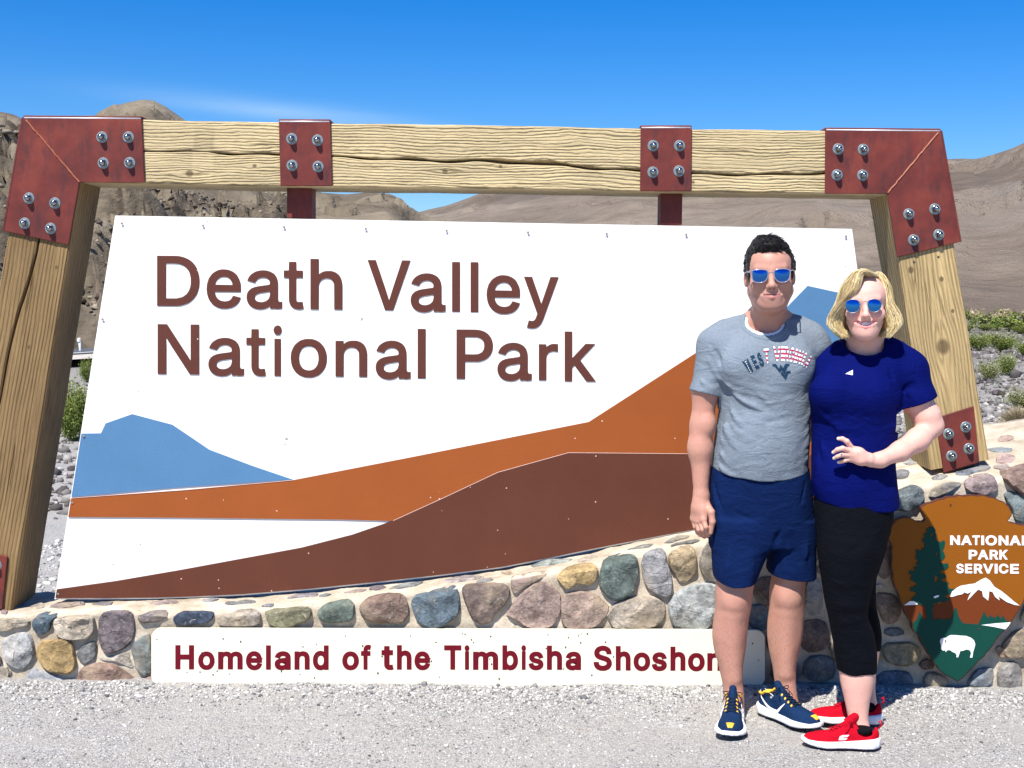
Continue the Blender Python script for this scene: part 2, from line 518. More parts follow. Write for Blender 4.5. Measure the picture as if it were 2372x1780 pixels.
  'O': [[230,-35,198,-28,166,-17,134,0,108,19,82,43,61,71,43,103,32,127,15,187,10,255,15,319,31,379,43,407,62,439,80,463,109,491,137,511,166,525,198,537,230,543,266,546,302,543,338,537,370,525,402,508,426,490,450,467,472,439,491,407,512,351,522,287,522,219,512,159,491,103,473,71,454,45,426,19,398,-1,370,-17,338,-28,302,-35,266,-37],[266,83,242,85,222,91,188,111,172,127,153,155,144,179,138,203,133,255,138,307,143,327,152,351,163,371,186,397,202,408,222,417,242,424,266,426,290,424,314,417,334,407,361,383,379,355,389,331,399,283,400,255,398,223,389,179,380,155,362,126,335,103,314,91,290,85]],
  'L': [[34,539,155,538,155,90,158,87,390,87,390,-30,34,-30,30,-26,30,534,30,538]],
  'P': [[34,-30,30,-26,30,538,234,539,266,537,298,532,322,525,347,514,374,496,398,471,415,446,429,414,436,382,439,346,436,314,429,282,415,250,398,224,374,199,346,180,322,170,294,162,266,157,158,156,155,154,155,150,154,-30],[155,274,155,418,157,422,254,421,282,412,294,404,305,390,310,378,314,350,310,318,302,300,294,291,270,277,254,274,230,272,158,272]],
  'R': [[30,538,238,539,294,533,322,526,346,516,374,498,399,474,418,446,430,418,437,386,439,354,437,318,430,286,415,254,398,230,377,210,355,194,476,-26,474,-30,338,-30,334,-28,230,166,226,168,158,168,155,166,154,-30,34,-30,30,-26],[156,286,155,418,157,422,234,422,270,418,286,412,294,406,305,394,310,382,314,366,314,338,306,314,294,300,274,290,254,286]],
  'K': [[502,-30,358,-30,194,197,156,158,154,154,154,-30,34,-30,30,-26,30,538,155,538,155,334,158,330,350,538,516,538,281,286,504,-26]],
  'S': [[280,541,328,525,356,510,380,491,400,469,416,441,426,413,434,349,316,348,313,353,303,389,297,401,288,410,268,421,248,426,228,428,192,425,176,418,161,409,147,389,145,377,148,365,155,353,172,340,196,330,288,304,324,291,360,273,376,263,392,249,408,231,420,213,431,189,437,165,438,137,436,105,427,77,410,45,392,23,368,1,336,-17,309,-27,256,-38,196,-38,168,-34,116,-18,88,-3,60,18,41,41,24,70,13,101,5,165,8,167,128,167,130,165,138,125,143,113,153,101,164,93,180,86,208,80,224,79,260,83,276,88,296,101,305,109,312,121,315,137,313,149,307,161,300,167,284,177,256,187,144,221,116,233,89,249,68,266,46,289,32,317,25,341,22,373,25,405,34,437,52,467,71,489,96,509,124,524,172,540,200,544,228,546]],
  'E': [[402,-30,34,-30,30,-26,30,538,402,538,402,424,398,422,158,422,155,418,155,322,155,318,158,316,382,316,385,314,385,310,385,202,382,199,158,199,155,194,155,90,158,87,402,87,404,86,405,82,405,-26]],
  'V': [[-26,538,105,538,220,218,241,156,373,538,506,538,300,-26,297,-30,185,-30,182,-26]],
  'C': [[350,-24,322,-31,294,-35,266,-37,230,-35,198,-28,166,-17,135,-1,107,19,82,43,61,71,42,105,30,131,22,159,15,187,12,219,10,255,12,291,15,319,22,351,31,379,43,407,62,439,82,465,106,488,137,511,166,525,198,537,230,543,266,546,294,544,322,540,350,533,378,522,418,497,442,476,473,435,486,409,496,383,510,318,390,318,386,319,375,355,363,379,354,391,338,405,318,416,294,423,270,426,246,424,222,418,202,408,185,395,172,383,162,368,152,351,144,331,138,307,133,255,138,203,144,179,154,155,174,124,198,104,221,91,242,85,270,83,294,85,330,98,350,113,364,131,375,155,386,189,390,190,506,190,509,187,496,127,488,103,474,75,460,55,442,33,418,12,378,-13]],
  'W': [[709,538,553,-30,433,-29,345,294,341,292,253,-30,133,-30,-22,538,106,538,193,201,197,209,283,538,403,538,493,198,580,538]],
  'G': [[194,537,230,543,262,546,294,544,326,539,378,521,422,493,459,455,476,431,486,411,498,379,511,323,510,319,390,319,386,322,370,363,363,375,354,388,338,403,309,419,294,423,266,426,242,424,202,408,183,395,167,375,150,347,144,331,138,307,133,255,138,203,144,179,152,159,162,141,174,124,186,112,202,101,218,94,246,85,270,83,294,85,314,91,330,98,346,108,359,123,370,139,378,159,383,183,382,185,378,185,254,170,254,285,502,286,506,286,508,283,508,199,506,167,500,135,492,107,478,77,458,47,438,27,418,10,390,-9,362,-21,334,-30,302,-35,270,-37,230,-35,194,-27,166,-17,134,0,103,23,82,43,60,71,42,103,22,159,15,191,12,223,10,255,12,287,15,319,22,351,42,407,61,439,79,463,106,489,136,511,162,524]],
 },
}
# ------------------------------------------------------------------ ground
def gravel_mat():
    t = NT('gravel')
    v = t.n('ShaderNodeNewGeometry').outputs['Position']
    sep = t.n('ShaderNodeSeparateXYZ')
    t.link(v, sep.inputs[0])
    far = t.ramp(t.math('DIVIDE', sep.outputs[1], 200.0), [(0.04, 0.0), (0.22, 1.0)])
    a = t.voro(v, 190, 'F1', 'Color')
    b = t.voro(v, 190, 'F1')
    sv = t.n('ShaderNodeSeparateColor')
    t.link(a, sv.inputs[0])
    cell = t.ramp(sv.outputs[0], [(0.0, (.14, .133, .127)), (.2, (.275, .265, .252)), (.7, (.41, .396, .372)), (1, (.62, .60, .56))])
    big = t.noise(v, 1.1, 5, .6)
    patch = t.ramp(big, [(.42, 0.0), (.62, 1.0)])
    fine = t.noise(v, 420, 3, .7)
    dust = t.mix(t.ramp(fine, [(.3, 0.0), (.7, 1.0)]), (.38, .362, .335), (.52, .497, .455))
    c = t.mix(t.math('MULTIPLY', patch, .55), cell, dust)
    c = t.mix(t.ramp(t.noise(v, 6, 4, .7), [(.35, 0.0), (.72, .6)]), c, (.42, .385, .335))
    # desert floor farther out
    d1 = t.noise(v, .35, 6, .65)
    d2 = t.noise(v, 5.0, 5, .8)
    dc = t.ramp(d1, [(.3, (.12, .10, .075)), (.55, (.19, .17, .135)), (.75, (.28, .26, .22))])
    dc = t.mix(1.0, dc, t.ramp(d2, [(.3, .55), (.7, 1.25)]), 'MULTIPLY')
    c = t.mix(far, c, dc)
    h = t.math('ADD', t.math('MULTIPLY', b, -1.0), t.math('MULTIPLY', fine, .5))
    nrm = t.bump(h, .9, .006)
    nrm = t.bump(t.noise(v, 25, 4, .7), .5, .012, nrm)
    return t.done(c, .9, nrm, Specular_IOR_Level=.2)


M_GRAVEL = gravel_mat()
# one ground sheet to the horizon, with a gentle unevenness near the camera
xs = np.concatenate([np.linspace(-2500, -60, 22), np.linspace(-50, -4, 30), np.linspace(-3.9, 3.9, 150), np.linspace(4, 50, 30), np.linspace(60, 2500, 22)])
ys = np.concatenate([np.linspace(-400, -5, 10), np.linspace(0, 3.8, 8), np.linspace(3.9, 7.5, 120), np.linspace(8, 60, 60), np.linspace(66, 400, 40), np.linspace(440, 4000, 20)])
X, Y = np.meshgrid(xs, ys, indexing='ij')
P = np.stack([X, Y, X * 0], -1).reshape(-1, 3)
near = np.clip((9 - np.abs(P[:, 1] - 3)) / 4, 0, 1) * np.clip(1 - (np.abs(P[:, 0]) - 6) / 6, 0, 1)
Z = fbm(P, 1.7, 3, 3) * .010 * near + fbm(P, 12, 3, 5) * .004 * near
mid = np.clip((P[:, 1] - 8) / 10, 0, 1) * np.clip((220 - P[:, 1]) / 60, 0, 1)
Z += fbm(P, .25, 4, 9) * .05 * mid
BANK = np.exp(-((P[:, 1] - 5.20) / .10) ** 2) * np.clip(1 - np.abs(P[:, 0]) / 4, 0, 1)
Z -= .010 * np.clip((P[:, 1] - 4.9) / .3, 0, 1) * np.clip((5.7 - P[:, 1]) / .3, 0, 1) * near
P[:, 2] = Z
nx, ny = len(xs), len(ys)
idx = np.arange(nx * ny).reshape(nx, ny)
F = np.stack([idx[:-1, :-1], idx[1:, :-1], idx[1:, 1:], idx[:-1, 1:]], -1).reshape(-1, 4)
ground = mk('ground', P, F, M_GRAVEL, smooth=True, kind='structure')
GT = BVHTree.FromPolygons([tuple(p) for p in P], [tuple(f) for f in F.tolist()])


def gz(x, y):
    h = GT.ray_cast(Vector((x, y, 20)), Vector((0, 0, -1)))
    return h[0].z if h[0] else 0.0


# ---- loose stones
PHI = (1 + 5 ** .5) / 2
ICO_V = np.array([(-1, PHI, 0), (1, PHI, 0), (-1, -PHI, 0), (1, -PHI, 0), (0, -1, PHI), (0, 1, PHI), (0, -1, -PHI), (0, 1, -PHI), (PHI, 0, -1), (PHI, 0, 1), (-PHI, 0, -1), (-PHI, 0, 1)])
ICO_V = ICO_V / np.linalg.norm(ICO_V[0])
ICO_F = np.array([(0, 11, 5), (0, 5, 1), (0, 1, 7), (0, 7, 10), (0, 10, 11), (1, 5, 9), (5, 11, 4), (11, 10, 2), (10, 7, 6), (7, 1, 8), (3, 9, 4), (3, 4, 2), (3, 2, 6), (3, 6, 8), (3, 8, 9), (4, 9, 5), (2, 4, 11), (6, 2, 10), (8, 6, 7), (9, 8, 1)])


def pebbles(name, px, py, pz, size, mat, seed=1, flat=.6, jag=.28, **kw):
    r = np.random.default_rng(seed)
    n = len(px)
    V = ICO_V[None] * (1 + r.uniform(-jag, jag, (n, 12, 1)))
    sc = np.stack([r.uniform(.7, 1.25, n), r.uniform(.7, 1.25, n), r.uniform(.45, .9, n) * flat / .6], -1)
    V = V * sc[:, None, :] * (size * .5)[:, None, None]
    a = r.uniform(0, 2 * PI, n)
    tl = r.uniform(-.4, .4, n)
    y2 = V[..., 1] * np.cos(tl)[:, None] - V[..., 2] * np.sin(tl)[:, None]
    z2 = V[..., 1] * np.sin(tl)[:, None] + V[..., 2] * np.cos(tl)[:, None]
    x3 = V[..., 0] * np.cos(a)[:, None] - y2 * np.sin(a)[:, None]
    y3 = V[..., 0] * np.sin(a)[:, None] + y2 * np.cos(a)[:, None]
    V = np.stack([x3 + px[:, None], y3 + py[:, None], z2 + (pz + size * .12)[:, None]], -1).reshape(-1, 3)
    Fc = (ICO_F[None] + (np.arange(n) * 12)[:, None, None]).reshape(-1, 3)
    o = mk(name, V, Fc, mat, **kw)
    at = o.data.attributes.new('tone', 'FLOAT', 'POINT')
    at.data.foreach_set('value', np.repeat(r.uniform(0, 1, n), 12).astype(np.float32))
    return o


def pebble_mat(name, stops, sc=60):
    t = NT(name)
    a = t.n('ShaderNodeAttribute', attribute_name='tone')
    c = t.ramp(a.outputs['Fac'], stops)
    c = t.mix(1.0, c, t.ramp(t.noise(t.tc(), sc, 3, .7), [(.3, .8), (.7, 1.2)]), 'MULTIPLY')
    return t.done(c, .88, Specular_IOR_Level=.25)


M_PEB = pebble_mat('pebble', [(0, (.07, .068, .07)), (.12, (.20, .195, .195)), (.45, (.365, .355, .335)), (.8, (.49, .475, .44)), (1, (.68, .655, .60))])
n1 = 42000
px = RNG.uniform(-2.35, 2.35, n1)
py = 4.15 + 1.09 * RNG.uniform(0, 1, n1) ** .85
# more and coarser stones along the foot of the wall, worn bare patches in front
dens = fbm(np.stack([px, py, px * 0], -1), 1.8, 3, 21)
nearwall = np.clip((py - 4.75) / .4, 0, 1)
keep = RNG.uniform(0, 1, n1) < np.clip(.38 + .45 * nearwall + .4 * dens, .1, 1)
px, py, nearwall = px[keep], py[keep], nearwall[keep]
sz = RNG.lognormal(0, .42, len(px)) * (.0046 + .0034 * nearwall)
sz = np.clip(sz, .003, .03)
GZ = np.array([gz(a, b) for a, b in zip(px, py)])
pebbles('gravel', px, py, GZ, sz, M_PEB, 3, label='pale grey crushed gravel covering the pull-out in front of the wall', kind='stuff')
n2 = 5000
px = np.concatenate([RNG.uniform(-2.9, -1.2, n2), RNG.uniform(1.6, 4.6, n2)])
py = np.concatenate([RNG.uniform(5.75, 10, n2), RNG.uniform(6.4, 14, n2)])
sz = RNG.lognormal(0, .4, 2 * n2) * .016
pebbles('gravel', px, py, np.array([gz(a, b) for a, b in zip(px, py)]), np.clip(sz, .006, .06), M_PEB, 4, label='coarser grey gravel behind the stone wall and timber frame', kind='stuff')
# rubble of the wash, farther right
M_RUB = pebble_mat('rubble', [(0, (.04, .032, .03)), (.2, (.10, .088, .082)), (.6, (.21, .195, .178)), (1, (.42, .395, .36))], 12)
n3 = 9000
py = 13 + 50 * RNG.uniform(0, 1, n3) ** 1.8
px = py * RNG.uniform(.26, .50, n3)
sz = np.clip(RNG.lognormal(0, .55, n3) * .055, .02, .35)
pebbles('rubble', px, py, np.array([gz(a, b) for a, b in zip(px, py)]), sz, M_RUB, 5, .6, .42, label='pale broken rock strewn over the desert wash', kind='stuff')
n4 = 2500
py = 9 + 13 * RNG.uniform(0, 1, n4)
px = -py * RNG.uniform(.22, .42, n4)
sz = np.clip(RNG.lognormal(0, .5, n4) * .05, .015, .25)
pebbles('rubble', px, py, np.array([gz(a, b) for a, b in zip(px, py)]), sz, M_RUB, 6, label='tan broken rock between the gravel and the road', kind='stuff')

# ---- road behind the left gap, curving away behind the sign
M_ROAD = simple('asphalt', (.075, .082, .095), .85, .15, 3, .2, 200, .003)
M_LINE = simple('road paint', (.75, .75, .72), .7, .1, 8, .05)


def ribbon(name, ctr, w0, w1, z, mat, **kw):
    V, Fq = [], []
    n = len(ctr)
    for i, c in enumerate(ctr):
        a, b = ctr[max(i - 1, 0)], ctr[min(i + 1, n - 1)]
        t = (Vector(b) - Vector(a)).normalized()
        nr = Vector((-t.y, t.x))
        for w in (w0, w1):
            p = Vector(c) + nr * w
            V.append((p.x, p.y, z))
        if i: Fq.append([2 * i - 2, 2 * i - 1, 2 * i + 1, 2 * i])
    return mk(name, V, Fq, mat, **kw)


def bez(p0, p1, p2, n):
    return [tuple((1 - t) ** 2 * np.array(p0) + 2 * t * (1 - t) * np.array(p1) + t * t * np.array(p2)) for t in np.linspace(0, 1, n)]


RC = bez((-44, -30), (-8.6, 25.6), (-6, 60), 40) + bez((-6, 60), (-4, 90), (-30, 150), 20)[1:]
road = ribbon('road', RC, -3.3, 3.3, .20, M_ROAD, kind='structure')
ribbon('road_edge_line', RC, -3.05, -2.93, .206, M_LINE, kind='structure')
ribbon('road_edge_line', RC, 2.93, 3.05, .206, M_LINE, kind='structure')
M_SHOULDER = simple('shoulder dirt', (.46, .42, .36), .9, .2, 4, .5, 30, .02)
ribbon('road_shoulder', RC, 3.3, 5.6, .185, M_SHOULDER, kind='structure')
ribbon('road_shoulder', RC, -4.6, -3.3, .185, M_SHOULDER, kind='structure')


# ------------------------------------------------------------------ hills
def hill_mat(name, c0, c1, c2, sc, rock=0.0, bump=.6, bd=1.0, streak=None, blot=None):
    t = NT(name)
    v = t.tc()
    a = t.noise(v, sc, 8, .62)
    c = t.ramp(a, [(.3, c0), (.5, c1), (.72, c2)])
    c = t.mix(1.0, c, t.ramp(t.noise(v, sc * 9, 6, .75), [(.3, .72), (.7, 1.22)]), 'MULTIPLY')
    h = t.math('ADD', a, t.math('MULTIPLY', t.noise(v, sc * 9, 6, .75), .35))
    if streak:
        w = t.noise(t.mapping(v, streak[1], rot=streak[2]), streak[0], 6, .6, .4)
        c = t.mix(t.ramp(w, [(.52, 0.0), (.66, .55)]), c, streak[3])
        h = t.math('ADD', h, t.math('MULTIPLY', w, .5))
    if rock:
        r = t.voro(v, sc * 14, 'DISTANCE_TO_EDGE')
        r2 = t.ramp(r, [(0.0, .25), (.12, 1.0)])
        msk = t.ramp(t.noise(v, sc * 1.3, 4), [(.42, 0.0), (.55, rock)])
        c = t.mix(msk, c, t.mix(1.0, c, r2, 'MULTIPLY'))
        h = t.math('ADD', h, t.math('MULTIPLY', r2, .5))
    if blot:
        b = t.noise(v, blot[0], 5, .6)
        c = t.mix(t.ramp(b, [(.5, 0.0), (.6, blot[2])]), c, blot[1])
    return t.done(c, .95, t.bump(h, bump, bd), Specular_IOR_Level=.1)


def hill(name, ridge, Yr, Yb, yb, mat, nu, nv, amp, sc, prof=.8, seed=0, rough_fn=None, **kw):
    """terrain patch from its foot (distance Yb) up to its ridge line (distance Yr, ridge in photo pixels), then down behind"""
    u = np.linspace(ridge[0][0], ridge[-1][0], nu)
    ry = np.interp(u, [r[0] for r in ridge], [r[1] for r in ridge])
    YR = Yr if callable(Yr) else (lambda x: Yr)
    YB = Yb if callable(Yb) else (lambda x: Yb)
    rows = []
    for j in range(nv + 6):
        s = j / nv
        row = []
        for i in range(nu):
            top = W(u[i], ry[i], YR(u[i]))
            d = ray(u[i], CY)
            bx, by = d.x / d.y * YB(u[i]), YB(u[i])
            if s <= 1:
                p = ((1 - s) * bx + s * top.x, (1 - s) * by + s * top.y, -.6 + (top.z + .6) * s ** prof)
            else:
                e = (s - 1) * nv / 6
                p = (top.x * (1 + .35 * e), top.y * (1 + .35 * e), top.z * (1 - e) - 2 * e)
            row.append(p)
        rows.append(row)
    P = np.array(rows).reshape(-1, 3)
    sw = np.repeat(np.minimum(np.arange(nv + 6) / nv, 1), nu)
    env = np.clip(sw * 5, 0, 1) * np.clip((1.0 - sw) * 5 + .015, 0, 1)
    d = fbm(P, sc, 6, seed, .55)
    if rough_fn is not None: d = d + rough_fn(P)
    P[:, 2] += d * amp * env
    P[:, 1] -= np.abs(d) * amp * .6 * env
    nvv = nv + 6
    idx = np.arange(nvv * nu).reshape(nvv, nu)
    Fq = np.stack([idx[:-1, :-1], idx[:-1, 1:], idx[1:, 1:], idx[1:, :-1]], -1).reshape(-1, 4)
    return mk(name, P, Fq, mat, smooth=True, kind='structure', **kw)


def ledges(sc, k):
    def f(P):
        n = fbm(P, sc, 3, 31)
        q = P[:, 2] * k + n * 1.2 + P[:, 0] * k * .25
        return (q - np.floor(q)) ** 3 * .8
    return f


M_H3 = hill_mat('far hill', (.135, .104, .078), (.18, .144, .110), (.25, .207, .160), .010, 0, .9, 9,
                streak=(.020, (1, .6, 2.2), (0, .5, .3), (.245, .21, .175)), blot=(.006, (.095, .074, .06), .6))
M_H2 = hill_mat('middle hill', (.11, .088, .062), (.175, .142, .10), (.25, .21, .15), .035, 0, .9, 2.2,
                streak=(.05, (1, .6, 2), (0, .6, .2), (.25, .215, .16)))
M_H1 = hill_mat('near rocky hill', (.06, .048, .036), (.155, .126, .092), (.30, .25, .18), .22, 0, 1.0, .4,
                blot=(.1, (.04, .032, .028), .8))
M_H0 = hill_mat('ridge', (.15, .12, .10), (.20, .165, .135), (.25, .21, .17), .012, 0, .8, 8)
hill('hill', [(700, 640), (850, 540), (960, 494), (1034, 477), (1102, 454), (1200, 434), (1400, 415), (1600, 402), (1800, 392), (2000, 380), (2120, 372), (2193, 370), (2262, 369), (2300, 359), (2340, 346), (2372, 332), (2500, 285), (2800, 230), (3400, 180), (5000, 200)],
     620, 136, 0, M_H3, 420, 130, 3.0, .012, .9, 2, rough_fn=lambda P: np.clip((P[:, 0] + 60) / 80, .15, 1) * ledges(.02, .035)(P) - .2 + np.clip((P[:, 0] + 60) / 80, .1, 1) * 1.3 * (1 - np.abs(fbm(P * [1, .35, .5], .022, 3, 71))) ** 3)
hill('hill', [(-2500, 220), (-1200, 240), (-500, 300), (100, 300), (215, 270), (262, 246), (300, 237), (330, 231), (355, 233), (385, 248), (425, 276), (520, 330), (650, 405), (735, 446), (800, 451), (850, 447), (905, 450), (930, 462), (958, 496), (985, 516), (1060, 530), (1150, 560), (1250, 640)],
     190, 75, 0, M_H2, 420, 110, 1.7, .045, .85, 5, rough_fn=ledges(.06, .12))
hill('hill', [(-2500, 60), (-1200, 120), (-400, 170), (-100, 225), (0, 259), (18, 262), (40, 268), (62, 285), (120, 330), (200, 380), (330, 420), (430, 455), (520, 505), (600, 545), (700, 590), (850, 660)],
     lambda x: 62, lambda x: 30.5, 0, M_H1, 420, 160, 1.5, .22, .75, 8, rough_fn=ledges(.35, .42))
hill('hill', [(-9000, 640), (-5000, 560), (-3000, 500), (-2200, 420)], 900, 500, 0, M_H0, 60, 20, 8, .01, .9, 12)
hill('hill', [(4800, 330), (6000, 480), (9000, 600)], 900, 420, 0, M_H0, 60, 20, 8, .01, .9, 13)

# broken rock lying all over the near hill
H1o = bpy.data.objects['hill.002']
_v = np.empty(len(H1o.data.vertices) * 3, np.float32)
H1o.data.vertices.foreach_get('co', _v)
_v = _v.reshape(-1, 3) + np.array(ORI[H1o])
_sel = _v[(_v[:, 1] < 60) & (np.abs(_v[:, 0] / _v[:, 1] + .22) < .24) & (_v[:, 2] > .2)]
_r = np.random.default_rng(8)
_pk = _sel[_r.integers(0, len(_sel), 10000)] + _r.normal(0, .25, (10000, 3)) * [1, 1, 0]
_cl = fbm(_pk, .12, 3, 61)
_pk = _pk[_cl > -.25]
M_TAL = pebble_mat('talus', [(0, (.045, .036, .028)), (.3, (.11, .088, .064)), (.7, (.19, .156, .114)), (1, (.32, .27, .20))], 3)
pebbles('rubble', _pk[:, 0], _pk[:, 1], _pk[:, 2], np.clip(_r.lognormal(0, .55, len(_pk)) * .11, .04, .34), M_TAL, 9, .6, .5, label='dark broken rock covering the near hillside', kind='stuff')

# fallen blocks on the foot of the near hill, seen between post and panel
for k, (sx_, sy_, s_) in enumerate([(192, 705, 1.1), (205, 560, 1.2), (60, 600, 1.0), (182, 640, 1.4), (236, 600, .9), (196, 770, 1.0), (228, 740, .8)]):
    pass
# ------------------------------------------------------------------ sign materials
def wood_mat(name, light, dark, grey, knots, seed=0.0, ring=26.0, band=.75, wav=.11):
    """weathered timber; object X runs along the grain, Z across the face"""
    t = NT(name)
    v0 = t.tc()
    v = t.mapping(v0, (1, 1, 1), (seed, seed * .37, seed * 1.7))
    sep = t.n('ShaderNodeSeparateXYZ')
    t.link(v0, sep.inputs[0])
    x, y, z = sep.outputs
    zz = t.math('ADD', z, t.math('MULTIPLY', y, .55))
    zz = t.math('ADD', zz, t.math('MULTIPLY', t.math('SUBTRACT', t.noise(t.mapping(v, (1.1, 1.5, 3.2)), 1.5, 5 if wav > .07 else 2, .6), .5), wav))
    spot = None
    for (kx, kz, r, a) in knots:
        dx = t.math('MULTIPLY', t.math('SUBTRACT', x, kx), .38)
        dz = t.math('SUBTRACT', z, kz)
        d = t.math('SQRT', t.math('ADD', t.math('MULTIPLY', dx, dx), t.math('MULTIPLY', dz, dz)))
        e = t.math('POWER', 2.718, t.math('MULTIPLY', t.math('DIVIDE', d, r * 1.5), -1.0))
        sg = t.math('DIVIDE', dz, t.math('ADD', t.math('ABSOLUTE', dz), r * .5))
        zz = t.math('ADD', zz, t.math('MULTIPLY', t.math('MULTIPLY', e, sg), a * -1.0))
        dx2 = t.math('SUBTRACT', x, kx)
        d2 = t.math('SQRT', t.math('ADD', t.math('MULTIPLY', dx2, t.math('MULTIPLY', dx2, .7)), t.math('MULTIPLY', dz, dz)))
        sp = t.ramp(t.math('DIVIDE', d2, r), [(.55, 1.0), (.95, 0.0)])
        spot = sp if spot is None else t.math('MAXIMUM', spot, sp)
    cyc = t.math('MULTIPLY', zz, ring * 2 * PI)
    w = t.math('MULTIPLY_ADD', t.math('SINE', cyc), .5, .5)
    w = t.math('MULTIPLY', t.math('POWER', w, 2.2), t.ramp(t.noise(t.mapping(v, (.6, 2, 9)), 3, 3), [(.3, .25), (.6, 1.0)]))
    fib = t.noise(t.mapping(v, (1.2, 30, 60)), 4, 5, .65)
    blo = t.noise(t.mapping(v, (.7, 1, 3)), 2.4, 5, .6)
    fine = t.noise(t.mapping(v, (6, 90, 260)), 3, 3, .6)
    c = t.mix(t.ramp(blo, [(.35, 0.0), (.68, 1.0)]), light, grey)
    c = t.mix(t.math('MULTIPLY', w, band), c, dark)
    c = t.mix(1.0, c, t.ramp(fib, [(.3, .66), (.7, 1.25)]), 'MULTIPLY')
    c = t.mix(t.ramp(t.noise(t.mapping(v, (.5, 1, 1.4)), 3.3, 6, .75), [(.50, 0.0), (.68, .55)]), c, grey)
    c = t.mix(t.ramp(fine, [(.58, 0.0), (.70, .75)]), c, dark)
    chk = t.noise(t.mapping(v, (.8, 20, 34)), 2.2, 4, .6)
    c = t.mix(t.ramp(chk, [(.66, 0.0), (.70, .85)]), c, (dark[0] * .45, dark[1] * .45, dark[2] * .45))
    if spot is not None:
        c = t.mix(t.math('MULTIPLY', spot, .8), c, (.10, .065, .03))
    h = t.math('ADD', t.math('MULTIPLY', w, -.8), t.math('MULTIPLY', fib, .7))
    return t.done(c, .82, t.bump(h, .75, .006), Specular_IOR_Level=.25)


def steel_mat():
    t = NT('rusty red steel')
    v = t.tc()
    a = t.noise(v, 5, 6, .6)
    b = t.noise(t.mapping(v, (2, 2, .7)), 9, 6, .7)
    c = t.ramp(a, [(.3, (.085, .020, .018)), (.5, (.145, .030, .023)), (.68, (.21, .046, .030))])
    c = t.mix(t.ramp(b, [(.50, 0.0), (.70, .75)]), c, (.05, .022, .026))
    c = t.mix(t.ramp(t.noise(t.mapping(v, (1, 1, .4)), 3.5, 5, .7), [(.55, 0.0), (.72, .5)]), c, (.26, .035, .022))
    c = t.mix(t.ramp(t.noise(v, 60, 4, .7), [(.68, 0.0), (.75, .4)]), c, (.38, .15, .08))
    return t.done(c, t.ramp(b, [(.3, .42), (.7, .62)]), t.bump(t.noise(v, 90, 4), .12, .002), Specular_IOR_Level=.22)


def paint_mat(name, col, rough=.7, chips=.0, chipcol=(.7, .65, .6), grime=.06, sc=1.0):
    t = NT(name)
    v = t.tc()
    c = t.mix(1.0, col, t.ramp(t.noise(v, 3 * sc, 5, .6), [(.3, 1 - grime), (.7, 1 + grime)]), 'MULTIPLY')
    c = t.mix(1.0, c, t.ramp(t.noise(t.mapping(v, (40, 1, 60)), 3 * sc, 4, .6), [(.3, 1 - grime), (.7, 1 + grime)]), 'MULTIPLY')
    if chips:
        d = t.voro(v, 26 * sc, 'F1')
        pick = t.n('ShaderNodeSeparateColor')
        t.link(t.voro(v, 26 * sc, 'F1', 'Color'), pick.inputs[0])
        # chip: close to a cell centre, only in some cells
        on = t.math('MULTIPLY', t.math('LESS_THAN', d, t.math('MULTIPLY', pick.outputs[1], .085)), t.math('LESS_THAN', pick.outputs[0], chips))
        sc1 = t.noise(t.mapping(v, (4, 1, 22), rot=(0, .6, 0)), 9 * sc, 3, .8)
        on = t.math('MAXIMUM', on, t.math('MULTIPLY', t.ramp(sc1, [(.735, 0.0), (.75, .5)]), chips * 2, clamp=True))
        c = t.mix(on, c, chipcol)
    return t.done(c, rough, t.bump(t.noise(v, 40, 4), .06, .002), Specular_IOR_Level=.10)


M_BEAM = wood_mat('beam timber', (.66, .52, .285), (.15, .10, .04), (.47, .375, .21), [(.66, -.085, .018, .03), (.93, -.05, .010, .015), (1.07, -.05, .012, .022), (1.72, -.062, .013, .022), (1.95, -.04, .009, .018), (2.75, -.095, .008, .01)], 1.0, 80, .72, .075)
M_POSTL = wood_mat('post timber', (.30, .195, .085), (.10, .055, .018), (.20, .125, .055), [(.55, .09, .009, .01), (1.62, -.07, .012, .02), (.9, .03, .010, .012)], 5.0, 62, .40, .035)
M_POSTR = wood_mat('pale post timber', (.56, .405, .19), (.17, .105, .036), (.38, .275, .13), [(.90, .006, .036, .10), (.62, .045, .012, .018), (.56, -.075, .016, .05), (.76, .07, .010, .02)], 9.0, 60, .55, .045)
M_STEEL = steel_mat()
M_WELD = simple('weld seam', (.33, .10, .045), .55, .25, 80, .5, 150, .003)
t_ = NT('zinc bolt')
M_ZINC = t_.done(t_.ramp(t_.noise(t_.tc(), 60, 4), [(.3, (.22, .28, .29)), (.7, (.40, .46, .47))]), .18, Metallic=1.0)
M_WASH = simple('zinc washer', (.26, .30, .305), .45, .2, 90, .15, 200, .001, Metallic=.6)
M_WHITE = paint_mat('white sign paint', (.82, .80, .75), .6, .06, (.45, .43, .38), .025)
M_BLUE = paint_mat('blue sign paint', (.082, .190, .33), .7, .10, (.45, .55, .65), .07)
M_ORANGE = paint_mat('burnt orange sign paint', (.29, .078, .020), .7, .22, (.72, .45, .35), .06)
M_BROWN = paint_mat('brown sign paint', (.105, .036, .022), .7, .28, (.60, .42, .36), .08)
M_LET = paint_mat('brown letter paint', (.105, .036, .026), .7, .30, (.6, .45, .4), .15)
M_EDGE = simple('panel edge', (.20, .17, .15), .7)
M_PLAQ = paint_mat('cream plaque paint', (.80, .745, .56), .6, .0, (.05, .05, .04), .03)
M_RED = paint_mat('dark red lettering', (.14, .006, .015), .6, .4, (.75, .70, .55), .10)
M_DARK = simple('dark chip', (.035, .035, .03), .8)

